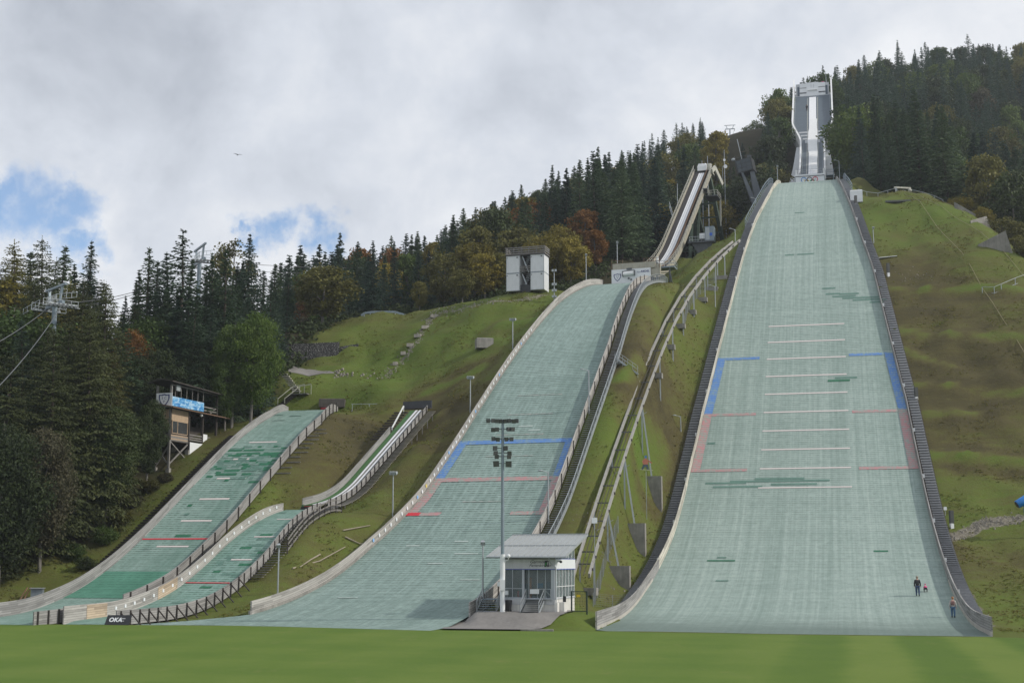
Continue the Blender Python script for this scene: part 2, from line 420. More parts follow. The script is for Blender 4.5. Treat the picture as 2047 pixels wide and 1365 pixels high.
h3 = Hill((-28.496, 186.0), 13.5, .6, [(0, 6.47), (12, 21.32), (24, 30.88), (34, 31.44), (40, 27.56), (45, 24.83), (64, 2.2), (74, 1.2)], 26.81,
          [(0, -2.6), (9, -1.3), (23, -1.6), (36, -2.3), (48, -2.45), (57, -2.5), (74, -1.5)],
          [(0, 4.6), (12, 6.9), (22, 7.0), (32, 6.7), (42, 6.3), (50, 6.1), (57, 5.3), (74, 5.6)])
h4 = Hill((-22.311, 151.0), 20, .4, [(0, 9.75), (7, 23.19), (13, 29.79), (20, 22.31), (30, 1.6), (38, 1.2)], 11.70,
          [(0, -3.1), (10, -3.75), (19, -3.9), (25, -4.6), (30, -4.9), (38, -3.6)], [(0, 1.1), (6, 1.4), (13, 2.4), (19, 2.5), (24, 2.2), (29, 1.4), (38, 1.0)])
HILLS = [h1, h2, h3, h4]

# ------------------------------------------------------------------ inrun lines
def inrun_profile(lip, az, z0, table, rad, ang, total, n=160):
    a = np.array([math.sin(math.radians(az)), math.cos(math.radians(az))]); r = np.array([a[1], -a[0]])
    out = []; Sx = 0; Z = z0; d = total / n
    for i in range(n + 1):
        l = i * d; out.append((l, Sx, Z)); al = math.radians(10.5) if l < table else min(math.radians(ang), math.radians(10.5) + (l - table) / rad)
        Sx += d * math.cos(al); Z += d * math.sin(al)
    out = np.array(out)
    class I: pass
    I.a, I.r, I.az, I.total, I.tab, I.p0 = a, r, math.radians(az), total, out, np.array(lip[:2])
    I.s = staticmethod(lambda l: float(np.interp(l, out[:, 0], out[:, 1]) + max(0, l - total) * math.cos(math.radians(ang)))); I.z = staticmethod(lambda l: float(np.interp(l, out[:, 0], out[:, 2]) + max(0, l - total) * math.sin(math.radians(ang))))
    def pt(l, w=0.0, dz=0.0):
        s_ = I.s(l); xy = np.array(lip[:2]) + a * s_ + r * w; return np.array([xy[0], xy[1], I.z(l) + dz])
    I.pt = staticmethod(pt); return I
I1 = inrun_profile(h1.lip, 13.8, h1.zl, 7, 95, 35, 103)
I2 = inrun_profile(h2.lip, 19.2, 52.93, 6, 62, 36.5, 71.5)
I4 = inrun_profile(h4.lip, 24.5, 11.70, 2.5, 20, 33.5, 29)
# ------------------------------------------------------------------ terrain: one surface through points measured on hills, meadow and mountain
def ctrl():
    C = []
    for x in (-160, -90, -50, -20, 10, 40, 70, 120, 170):
        for y in (-60, 0, 50, 85, 100):
            C.append((x, y, 0.0 if (y < 100 or x > 0) else .3 if x < -20 else .2))
    for h, dl, dr, us in ((h1, 1.5, 3, (0, 12, 25, 40, 55, 70, 85, 100, 115, 130, 145, 160, 175)), (h2, 1, 3, (0, 8, 16, 28, 40, 52, 64, 76, 90, 104)),
                      (h3, 1, 1, (0, 8, 16, 26, 36, 46, 56, 64)), (h4, 1, 1, (0, 6, 12, 18, 24, 32))):
        for u in us:
            for w in (float(h.left(u)) - dl, float(h.right(u)) + dr):
                if h is h2 and u > 100: continue
                C.append(tuple(h.pt(u, w, -.7)))
    for u in (20, 40, 60, 80, 100, 120, 140, 160, 178):       # mound right of the large hill continues its slope
        for w in (20, 28):
            if u >= 60: C.append(tuple(h1.pt(u, w + h1.right(u) * .3, -1.0)))
    for u in (85, 105, 125, 145, 165, 180):
        C.append(tuple(h1.pt(u, 50, -1.0)))
    for u in (0, 14, 28, 44, 58, 72):                          # ground left of the smaller hill under the wood
        for w in (-9, -20, -36, -60):
            C.append(tuple(h3.pt(u, w, -.3 + .02 * abs(w))))
    px = [(600, 668, 216), (555, 672, 215), (640, 655, 217), (700, 640, 217), (735, 633, 216), (800, 633, 215), (865, 623, 212), (940, 611, 209), (1010, 593, 206), (1060, 588, 206), (1105, 586, 208),
          (640, 662, 230), (740, 640, 230), (870, 628, 226), (1000, 600, 222), (1100, 592, 224),
          (560, 690, 206), (675, 682, 208), (560, 728, 203), (570, 738, 198), (600, 746, 197), (650, 744, 199), (610, 727, 203), (680, 712, 205),
          (620, 792, 190), (700, 782, 190), (745, 764, 190), (690, 813, 186), (575, 800, 190),
          (760, 720, 201), (850, 700, 198), (900, 680, 197), (950, 720, 186), (880, 780, 182), (800, 760, 192), (900, 830, 172), (850, 900, 162), (800, 860, 174),
          (810, 960, 157), (760, 1010, 151), (690, 1070, 144), (630, 1130, 136), (560, 1190, 126), (720, 1020, 150), (680, 1045, 146),
          (740, 822, 182), (690, 830, 181), (640, 880, 172), (700, 900, 169), (580, 970, 157), (650, 965, 158), (540, 1005, 150),
          (1000, 1224, 117), (1150, 1224, 117), (1000, 1216, 123), (1150, 1216, 123), (1080, 1240, 112), (1180, 1225, 117),
          # back of the meadow and the mountain behind it
          (1395, 522, 255), (1440, 535, 252), (1480, 485, 268)]
    for p in px: C.append(tuple(P(*p)))
    crest = [(1720, 399, 247), (1760, 392, 248), (1800, 387.5, 248), (1830, 389, 246), (1860, 394, 243), (1910, 416, 234), (1950, 441, 228), (1990, 463, 222), (2047, 516, 210), (2140, 610, 195)]
    for (a, b, Y) in crest:
        C.append(tuple(P(a, b, Y))); C.append(tuple(P(a + 2, b + 10, Y + 9))); C.append(tuple(P(a + 8, b + 34, Y + 30)))
    mt = [(860, 320, 61), (860, 240, 50), (1000, 340, 78), (1000, 250, 56), (1200, 380, 100), (1200, 300, 79), (1200, 245, 61), (1440, 400, 133), (1440, 335, 97), (1450, 292, 70.5), (1400, 288, 69.5), (1395, 335, 95), (1500, 300, 76), (1540, 312, 86),
          (640, 300, 50), (640, 240, 44), (560, 240, 39), (560, 300, 42), (470, 210, 33), (420, 260, 33), (250, 210, 27), (250, 300, 26), (0, 220, 26), (0, 320, 20), (1560, 440, 137), (1560, 340, 104), (1640, 460, 157), (1640, 360, 118), (1720, 470, 165), (1720, 375, 124), (1740, 305, 91),
          (1800, 480, 172), (1800, 400, 136), (1900, 490, 178), (1900, 400, 134), (1880, 300, 84), (2047, 500, 182), (2047, 400, 132), (2047, 290, 70), (2250, 500, 180), (2250, 380, 110), (2250, 270, 55), (2300, 200, 40)]
    for (a, Y, z) in mt: C.append(((a - 1023.5) / F * (Y * math.cos(TH) + (z - CAMH) * math.sin(TH)), Y, z))
    for (x, y, z) in [(-60, 420, 30), (0, 440, 55), (60, 520, 110), (150, 600, 150), (260, 560, 165), (-200, 300, 20), (-200, 520, 10), (0, 700, 10), (200, 800, 60), (320, 350, 60), (320, 200, 30), (320, 80, 0), (320, -60, 0), (-220, 150, 4), (-220, 50, 0), (-220, -60, 0), (-140, 190, 18), (400, 700, 80), (90, 100, 0), (70, 108, .2)]:
        C.append((x, y, z))
    return np.array(C, float)
CT = ctrl()
def _phi(r2): return np.where(r2 > 1e-9, 0.5 * r2 * np.log(np.maximum(r2, 1e-9)), 0)
_sc = 100.0
_X = CT[:, :2] / _sc
_K = _phi(((_X[:, None] - _X[None]) ** 2).sum(2)) + np.eye(len(_X)) * 4e-5
_Pm = np.concatenate([np.ones((len(_X), 1)), _X], 1)
_A = np.block([[_K, _Pm], [_Pm.T, np.zeros((3, 3))]])
_w = np.linalg.solve(_A, np.concatenate([CT[:, 2], np.zeros(3)]))
def tps(x, y):
    q = np.stack([x, y], 1) / _sc; o = np.empty(len(q))
    for i in range(0, len(q), 4000):
        a = q[i:i + 4000]; o[i:i + 4000] = _phi(((a[:, None] - _X[None]) ** 2).sum(2)) @ _w[:-3] + _w[-3] + a @ _w[-2:]
    return o
def axis(parts):
    o = []
    for a, b, st in parts: o += list(np.arange(a, b, st))
    return np.array(sorted(set(np.round(o, 3))))
GX = axis([(-420, -240, 30), (-240, -90, 6), (-90, 105, 1.0), (105, 250, 5), (250, 451, 40)])
GY = axis([(-120, -60, 20), (-60, 96, 4), (96, 290, 1.0), (290, 520, 4), (520, 761, 20)])
def smooth(x): x = np.clip(x, 0, 1); return x * x * (3 - 2 * x)
def border(x): return np.where(x < 2, 110.3 - (x - 2) * .14, np.where(x < 16.5, 110.3 - (x - 2) * .09, 113.05 - .2456 * x))   # edge of the mown field
HOUSE_P = P(1002, 1224, 117.0); HOUSE_AZ = math.radians(17)
def make_heights():
    XX, YY = np.meshgrid(GX, GY); x = XX.ravel(); y = YY.ravel()
    z = tps(x, y)
    rg = np.random.RandomState(3)
    near = 1 - smooth((y - 300) / 60)
    rough = np.zeros(len(x))
    for k in range(46):
        wl = 2.6 * (1.13 ** k) if k < 18 else rg.uniform(2.5, 16); a = rg.uniform(0, 6.283); ph = rg.uniform(0, 6.283)
        rough += np.sin((x * math.cos(a) + y * math.sin(a)) * 6.283 / wl + ph) * min(.055, .012 * wl)
    mask = smooth((y - border(x) - 2) / 10)
    for h, ml, mr, zo in ((h1, 2.0, 2.1, .45), (h2, .5, 3.0, .45), (h3, 1.9, .5, .4), (h4, .3, 1.6, .4)):
        u, w = h.uw(x, y)
        uc = np.clip(u, 0, h.U); L = h.left(uc) - ml; Rr = h.right(uc) + mr
        d = np.maximum(np.maximum(L - w, w - Rr), np.maximum(-(u + 1.5), u - h.U))
        f = 1 - smooth(d / 3.5)
        z = z * (1 - f) + (h.zz(uc) - zo) * f
        mask *= smooth(d / 5)
    z += rough * mask * near
    for h, ml, mr, zo in ((h1, .3, .3, .4), (h2, .3, .3, .4), (h3, .3, .3, .35), (h4, .3, .3, .35)):
        u, w = h.uw(x, y); uc = np.clip(u, 0, h.U)
        d = np.maximum(np.maximum(h.left(uc) - ml - w, w - h.right(uc) - mr), np.maximum(-u, u - h.U))
        z = np.where(d <= .8, np.minimum(z, h.zz(uc) - zo), z)
    for I, hw, clear, l1 in ((I4, 2.3, .75, 29), (I2, 4.5, 1.6, 71)):
        sx = (x - I.p0[0]) * I.a[0] + (y - I.p0[1]) * I.a[1]; wx = (x - I.p0[0]) * I.r[0] + (y - I.p0[1]) * I.r[1]
        d = np.maximum(np.abs(wx) - hw, np.maximum(-sx, sx - I.s(l1))); f = 1 - smooth(d / 2.5)
        zi = np.interp(np.clip(sx, 0, 200), I.tab[:, 1], I.tab[:, 2]) - clear
        z = np.where(z > zi, z * (1 - f) + zi * f, z)
    hx = (x - HOUSE_P[0]) * math.cos(HOUSE_AZ) - (y - HOUSE_P[1]) * math.sin(HOUSE_AZ); hy = (x - HOUSE_P[0]) * math.sin(HOUSE_AZ) + (y - HOUSE_P[1]) * math.cos(HOUSE_AZ)
    d = np.maximum(np.maximum(-3.2 - hx, hx - 6.2), np.maximum(-1.6 - hy, hy - 7.5)); f = 1 - smooth(d / 3.5); u2, w2 = h2.uw(x, y); f = np.where(w2 < h2.right(np.clip(u2, 0, h2.U)) + .6, 0, f)
    z = z * (1 - f) + HOUSE_P[2] * f
    fl = smooth((y - border(x)) / 3)                       # the field itself is level
    z0 = np.where(x < -20, .4, np.where(x < 20, .4 * (20 - x) / 40, 0)) * smooth((y - 60) / 48)
    z = np.where(y < border(x), z0, np.maximum(z, z0 * (1 - fl)) * fl + z0 * (1 - fl))
    return z.reshape(len(GY), len(GX))
GZ = make_heights()
def gz(x, y):
    i = min(max(int(np.searchsorted(GX, x)) - 1, 0), len(GX) - 2); j = min(max(int(np.searchsorted(GY, y)) - 1, 0), len(GY) - 2)
    a = min(max((x - GX[i]) / (GX[i + 1] - GX[i]), 0), 1); b = min(max((y - GY[j]) / (GY[j + 1] - GY[j]), 0), 1)
    return float((GZ[j, i] * (1 - a) + GZ[j, i + 1] * a) * (1 - b) + (GZ[j + 1, i] * (1 - a) + GZ[j + 1, i + 1] * a) * b)
def on_ground(px, py, lift=0.0, y0=60, y1=520):
    """the point of the terrain seen at a measured place of the photograph"""
    r = ray(px, py); Y = y0; prev = None
    while Y < y1:
        q = np.array([0, 0, CAMH]) + r * Y / r[1]; g = q[2] - gz(q[0], q[1]) - lift
        if g <= 0 and prev is not None:
            Yp, gp = prev; Y2 = Yp + (Y - Yp) * gp / (gp - g); q = np.array([0, 0, CAMH]) + r * Y2 / r[1]; return q
        prev = (Y, g); Y += .6
    return np.array([0, 0, CAMH]) + r * y1 / r[1]
CRX = np.array([-75, -38, -28, -20, -14, -4, 0, 6, 14, 21, 45, 52, 66, 78, 85, 92, 112, 150]); CRY = np.array([150, 172, 216, 219, 219, 217, 211, 209, 212, 222, 262, 272, 270, 258, 240, 224, 205, 190])
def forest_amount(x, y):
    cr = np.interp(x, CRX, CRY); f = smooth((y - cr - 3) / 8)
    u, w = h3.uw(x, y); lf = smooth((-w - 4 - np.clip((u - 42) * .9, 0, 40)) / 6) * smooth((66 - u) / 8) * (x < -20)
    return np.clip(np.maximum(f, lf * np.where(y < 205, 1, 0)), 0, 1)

def ground_mat():
    m, nt, b = nodes('meadow'); q = NB(nt)
    c = q.coord(); at = q.n('ShaderNodeVertexColor', layer_name='mask'); sp = q.n('ShaderNodeSeparateColor'); q.L.new(at.outputs[0], sp.inputs[0])
    big = q.noise(q.coord(scale=(.05, .07, .05)), 1, 5, .6, .5); med = q.noise(q.coord(scale=(.22, .35, .4)), 1, 6, .65, .4); fin = q.noise(c, 2.2, 6, .7); vf = q.noise(c, 9, 3, .7)
    terr = q.noise(q.coord(scale=(.12, .3, .9)), 1, 5, .6, .8)
    v = q.math('ADD', q.math('ADD', q.math('MULTIPLY', big, .42), q.math('MULTIPLY', med, .30)), q.math('ADD', q.math('MULTIPLY', terr, .22), q.math('MULTIPLY', fin, .18)))
    v = q.math('ADD', v, q.math('MULTIPLY', q.math('SUBTRACT', sp.outputs['Blue'], .5), .34))
    grass = q.ramp(v, [(.36, (.098, .150, .026)), (.49, (.102, .132, .028)), (.585, (.105, .110, .032)), (.68, (.088, .074, .031)), (.80, (.062, .050, .027))])
    grass = q.mix(q.math('MULTIPLY', q.ss(vf, .35, .75), .45), grass, (.05, .062, .016))
    grass = q.mix(q.math('MULTIPLY', q.ss(q.noise(c, 1.1, 5, .7), .60, .72), .35), grass, (.15, .155, .06))
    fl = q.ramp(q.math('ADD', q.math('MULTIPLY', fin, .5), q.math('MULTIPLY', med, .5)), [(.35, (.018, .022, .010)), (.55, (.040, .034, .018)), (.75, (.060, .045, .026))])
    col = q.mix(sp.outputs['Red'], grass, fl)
    stone = q.ramp(q.noise(c, 3.5, 6, .7), [(.35, (.10, .085, .065)), (.6, (.24, .22, .19)), (.8, (.42, .40, .37))])
    col = q.mix(q.math('MULTIPLY', q.ss(q.math('ADD', sp.outputs['Green'], q.math('MULTIPLY', q.math('SUBTRACT', q.noise(c, 1.6, 6, .7), .5), 1.3)), .45, .62), .9), col, stone)
    q.L.new(col, b.inputs['Base Color']); b.inputs['Roughness'].default_value = .9; b.inputs['Specular IOR Level'].default_value = .1
    q.bump(q.math('ADD', q.math('MULTIPLY', med, 1.2), q.math('ADD', q.math('MULTIPLY', fin, .7), q.math('MULTIPLY', vf, .25))), b, .6, .25)
    return m
def lawn_mat():
    m, nt, b = nodes('mown_lawn'); q = NB(nt)
    c = q.coord(rot=(0, 0, h1.az)); sp = q.n('ShaderNodeSeparateXYZ'); q.L.new(c, sp.inputs[0])
    X = q.math('ADD', sp.outputs[0], q.math('MULTIPLY', q.noise(q.coord(scale=(.1, .03, 1)), 1, 2), .8))
    st = q.math('SINE', q.math('MULTIPLY', X, math.pi / 3.6))
    st = q.ss(q.math('ADD', st, q.math('MULTIPLY', q.math('SUBTRACT', q.noise(q.coord(scale=(.25, .25, 1)), 1, 4, .6), .5), 1.4)), -.7, .7)
    Y = q.math('SINE', q.math('MULTIPLY', sp.outputs[1], math.pi / 4.3)); st2 = q.ss(Y, -.4, .4)
    side = q.ss(q.math('ADD', sp.outputs[0], q.math('MULTIPLY', q.noise(c, .05, 2), 6)), -8, 6)
    stripe = q.mix(side, q.mix(.3, (.5, .5, .5), q.mix(.5, st, st2)), st)
    n1 = q.noise(q.coord(scale=(.14, .10, 1)), 1, 6, .65); n2 = q.noise(q.coord(), 3.5, 6, .75); n3 = q.noise(q.coord(), 30, 2, .6)
    v = q.math('ADD', q.math('ADD', q.math('MULTIPLY', stripe, .34), q.math('MULTIPLY', n1, .50)), q.math('MULTIPLY', n2, .36))
    col = q.ramp(v, [(.26, (.058, .110, .012)), (.52, (.086, .144, .017)), (.80, (.128, .180, .030))])
    col = q.mix(q.math('MULTIPLY', q.ss(n3, .3, .8), .3), col, (.05, .09, .018))
    col = q.mix(q.math('MULTIPLY', q.ss(q.noise(q.coord(scale=(.5, .2, 1)), 1, 5, .7), .58, .72), .3), col, (.17, .17, .06))
    q.L.new(col, b.inputs['Base Color']); b.inputs['Roughness'].default_value = .8; b.inputs['Specular IOR Level'].default_value = .15
    q.bump(n2, b, .4, .05)
    return m
PATH = [(570, 736), (592, 731), (640, 744), (664, 745)]
ROCKS = [(895, 622), (868, 633), (850, 655), (838, 680), (822, 700), (806, 716), (793, 730), (778, 745), (768, 756)]
def build_ground():
    XX, YY = np.meshgrid(GX, GY); ny, nx = XX.shape
    x = XX.ravel(); y = YY.ravel(); z = GZ.ravel().copy()
    fo = forest_amount(x, y)
    st = np.zeros(len(x)); dry = np.full(len(x), .5)
    def strip(pts, wid, amt=1.0):
        pp = [on_ground(*p)[:2] for p in pts]
        for a, b in zip(pp[:-1], pp[1:]):
            d = b - a; t = np.clip(((x - a[0]) * d[0] + (y - a[1]) * d[1]) / max(d @ d, 1e-6), 0, 1)
            dist = np.hypot(x - a[0] - t * d[0], y - a[1] - t * d[1]); np.maximum(st, amt * (1 - smooth((dist - wid * .3) / wid)), out=st)
    strip(ROCKS, .9, .55); strip([(895, 622), (940, 612), (985, 603), (1060, 596), (1100, 590)], 1.0, .62); strip([(690, 870), (670, 920)], 3, .2)
    strip([(1900, 1075), (1960, 1050), (2040, 1035)], 1.3, .8); strip([(1926, 1180), (1945, 1215), (1960, 1235), (1975, 1250)], .9, .9); strip([(1215, 1095), (1240, 1120), (1190, 1130)], 1.6, .3)
    strip([(955, 690), (1000, 680)], 1, .3); strip([(1180, 1150), (1200, 1170)], 1.6, .35)
    for (px, py, rad, amt) in ((1850, 620, 16, .75), (1950, 870, 14, .6), (1800, 560, 9, .7), (700, 860, 9, .8), (640, 900, 7, .75), (1240, 700, 6, .45), (1280, 620, 5, .4), (950, 830, 8, .35), (1330, 800, 6, .6), (860, 860, 8, .65), (1900, 700, 10, .5), (1960, 1130, 8, .4), (1970, 1230, 10, -.5), (1850, 440, 14, -.55), (1950, 520, 9, -.5), (690, 770, 9, -.6), (800, 700, 9, -.55), (1000, 650, 12, -.5), (1190, 850, 5, -.5), (1160, 600, 9, -.3), (1930, 950, 8, -.55), (600, 1150, 12, -.25), (1110, 1235, 6, -1), (1180, 1245, 6, -1), (1420, 520, 10, -.5), (600, 655, 9, -.5)):
        p = on_ground(px, py); d = np.hypot(x - p[0], y - p[1]); dry += amt * .5 * np.exp(-(d / rad) ** 2)
    for line in ([(1755, 580), (1850, 584), (2047, 583)], [(1785, 664), (1900, 672), (2047, 678)], [(1820, 772), (1900, 777), (2047, 786)], [(1850, 912), (1930, 916), (2047, 926)], [(1800, 700), (1900, 735)], [(1850, 830), (1950, 832)], [(780, 880), (880, 830)], [(850, 790), (960, 740)], [(1000, 650), (1080, 640)], [(1240, 760), (1290, 740)], [(1270, 900), (1330, 890)]):
        pp = [on_ground(*p)[:2] for p in line]
        for a, b in zip(pp[:-1], pp[1:]):
            d = b - a; t = np.clip(((x - a[0]) * d[0] + (y - a[1]) * d[1]) / (d @ d), 0, 1); ox = x - a[0] - t * d[0]; oy = y - a[1] - t * d[1]; dist = np.hypot(ox, oy)
            z += .45 * np.exp(-(dist / 1.1) ** 2); dry -= .55 * np.exp(-(dist / 1.0) ** 2); dry += .35 * np.exp(-((dist - 1.8) / 1.2) ** 2)
    lawnm = y < border(x)
    gm, lm = ground_mat(), lawn_mat()
    jb = np.where(lawnm.reshape(ny, nx), 1, 0)
    def sheet(name, sel, mat, extra=0):
        idx = -np.ones(len(x), int); faces = []
        for j in range(ny - 1):
            for i in range(nx - 1):
                if sel(j, i): faces.append((j * nx + i, j * nx + i + 1, (j + 1) * nx + i + 1, (j + 1) * nx + i))
        fa = np.array(faces); used = np.unique(fa); idx[used] = np.arange(len(used)); fa = idx[fa]
        me = bpy.data.meshes.new(name); me.vertices.add(len(used)); me.vertices.foreach_set('co', np.stack([x[used], y[used], z[used]], 1).ravel())
        me.loops.add(len(fa) * 4); me.loops.foreach_set('vertex_index', fa.ravel()); me.polygons.add(len(fa)); me.polygons.foreach_set('loop_start', np.arange(len(fa)) * 4)
        me.polygons.foreach_set('use_smooth', np.ones(len(fa), bool)); me.update(calc_edges=True); me.validate()
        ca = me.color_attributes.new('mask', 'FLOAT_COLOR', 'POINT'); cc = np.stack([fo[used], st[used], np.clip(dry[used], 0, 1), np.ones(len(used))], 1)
        ca.data.foreach_set('color', cc.ravel()); me.materials.append(mat)
        o = bpy.data.objects.new(name, me); COL.objects.link(o); tag(o, kind='structure'); return o
    # split the sheet along the edge of the mown field (vertices of the border rows are snapped to it)
    for i in range(nx):
        bj = border(np.array([GX[i]]))[0]; j = int(np.argmin(np.abs(GY - bj)))
        k = j * nx + i; y[k] = bj; z[k] = gz(GX[i], bj)
    bidx = [int(np.argmin(np.abs(GY - border(np.array([g]))[0]))) for g in GX]
    sheet('lawn', lambda j, i: j < max(bidx[i], bidx[i + 1]) if bidx[i] == bidx[i + 1] else j < min(bidx[i], bidx[i + 1]), lm)
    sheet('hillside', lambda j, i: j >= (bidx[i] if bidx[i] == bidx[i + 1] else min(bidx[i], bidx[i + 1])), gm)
build_ground()

# path, paved apron
def draped(name, polyl, polyr, mat, dz=.05, label=None, n=10):
    mb = MB(); A = [np.array(p) for p in polyl]; B = [np.array(p) for p in polyr]
    rows = []
    for a, b in zip(A, B):
        rows.append([np.array([*(a[:2] * (1 - t) + b[:2] * t), 0]) for t in np.linspace(0, 1, n)])
    fine = []
    for r0, r1 in zip(rows[:-1], rows[1:]):
        for s_ in np.linspace(0, 1, 8, endpoint=False): fine.append([p * (1 - s_) + q * s_ for p, q in zip(r0, r1)])
    fine.append(rows[-1])
    for r in fine:
        for p in r: p[2] = gz(p[0], p[1]) + dz
    mb.loft(fine, cap=False, closed=False, smooth=True)
    o = mb.build(name, mat, origin=(0, 0, 0)); tag(o, kind='structure'); return o
asph = plain('grey_asphalt', (.20, .19, .18), .9, var=.25, scale=.8)
og = on_ground
draped('path', [og(568, 731), og(590, 733), og(612, 739), og(640, 742), og(668, 745)], [og(566, 738), og(578, 745), og(604, 749), og(640, 748), og(668, 747)], asph, .06)
draped('paved_apron', [og(900, 1242), og(935, 1230), og(985, 1224), og(1070, 1222), og(1150, 1222)], [(-5.6, 109.5), (-3.5, 109.45), (-1.2, 109.4), (1.2, 109.4), og(1128, 1229)], asph, .13)

# ------------------------------------------------------------------ landing hills
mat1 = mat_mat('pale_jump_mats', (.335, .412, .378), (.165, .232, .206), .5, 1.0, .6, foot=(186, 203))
mat2 = mat_mat('grey_green_jump_mats', (.275, .365, .335), (.125, .19, .17), .5, .8, 1.0)
mat3 = mat_mat('worn_jump_mats', (.26, .36, .325), (.105, .195, .16), .5, .5, 1.0)
mat4 = mat_mat('green_jump_mats', (.225, .34, .30), (.07, .165, .125), .5, .5, 1.0)
fresh = plain('fresh_green_mats', (.020, .135, .070), .7, var=.35, scale=2)
fresh2 = plain('grey_green_mats', (.10, .195, .16), .7, var=.3, scale=2)
wpaint = paint_mat('white_line_paint', (.66, .60, .58), .22)
wpaint2 = paint_mat('faded_line_paint', (.50, .46, .44), .6); wpaint3 = paint_mat('pale_mat_paint', (.42, .50, .47), .4)
pink = paint_mat('pink_mat_paint', (.45, .215, .225), .5); blue = paint_mat('blue_mat_paint', (.085, .21, .50), .42); red = paint_mat('red_mat_paint', (.55, .03, .05), .2)
def slope_sheet(h, u0, u1, wl, wr, dz, mb, nu=None, nw=6, ground_end=0):
    """a sheet lying on the slope; wl / wr numbers or functions of u; uv in metres"""
    fl = wl if callable(wl) else (lambda u: wl); fr = wr if callable(wr) else (lambda u: wr)
    nu = nu or max(2, int(abs(u1 - u0) / 1.0) + 1); us = np.linspace(u0, u1, nu + 1)
    rows = []; uvs = []
    for u in us:
        a, b = float(fl(u)), float(fr(u)); ws = np.linspace(a, b, nw + 1)
        rows.append([h.pt(u, w, dz) for w in ws]); uvs.append([(w, h.len(u)) for w in ws])
    pts = [p for r in rows for p in r]; uu = [q for r in uvs for q in r]; f = []; fu = []
    if ground_end:
        for r in rows:
            for p in r:
                k = float(smooth((h.uw(p[0], p[1])[0] - (u1 - ground_end)) / ground_end)); p[2] = p[2] * (1 - k) + (gz(p[0], p[1]) + .012) * k
    n = nw + 1
    for i in range(len(us) - 1):
        for k in range(nw):
            q = (i * n + k, (i + 1) * n + k, (i + 1) * n + k + 1, i * n + k + 1); f.append(q); fu.append([uu[j] for j in q])
    mb.add(pts, f, fu, smooth=True); return mb
def edge_wall(h, us, side, heights, mat, parent, name='side_wall', thick=.12, gap=0.0, label=None, base=-.25):
    fn = h.left if side < 0 else h.right
    pts = [h.pt(u, float(fn(u)) + side * gap, base) for u in us]
    out = [h.r * side] * len(us)
    hh = np.interp(us, [q[0] for q in heights], [q[1] for q in heights]) - base
    return MB().wall(pts, list(hh), thick, out).build(name, mat, parent, label)
def urange(a, b, st): return list(np.linspace(a, b, max(2, int(abs(b - a) / st) + 1)))
def posts_on(h, us, side, off, ht, w, mat, parent, name='post', strut=0):
    fn = h.left if side < 0 else h.right
    for u in us:
        p = h.pt(u, float(fn(u)) + side * off, -.4); mb = MB(); mb.bar(p, p + [0, 0, ht + .4], w, w)
        if strut:
            e = h.pt(u, float(fn(u)) + side * (off + strut)); e[2] = gz(e[0], e[1]) - .1
            mb.bar(e, p + [0, 0, ht * .8 + .4], w * .8, w * .8)
        mb.build(name, mat, parent)
def distance_line(h, L, w0, w1, parent, th=.16, mat=None, name='distance_line', dz=.05):
    u = h.at_len(L); return slope_sheet(h, u - th, u + th, w0, w1, dz, MB(), 2, 8).build(name, mat or wpaint, parent)

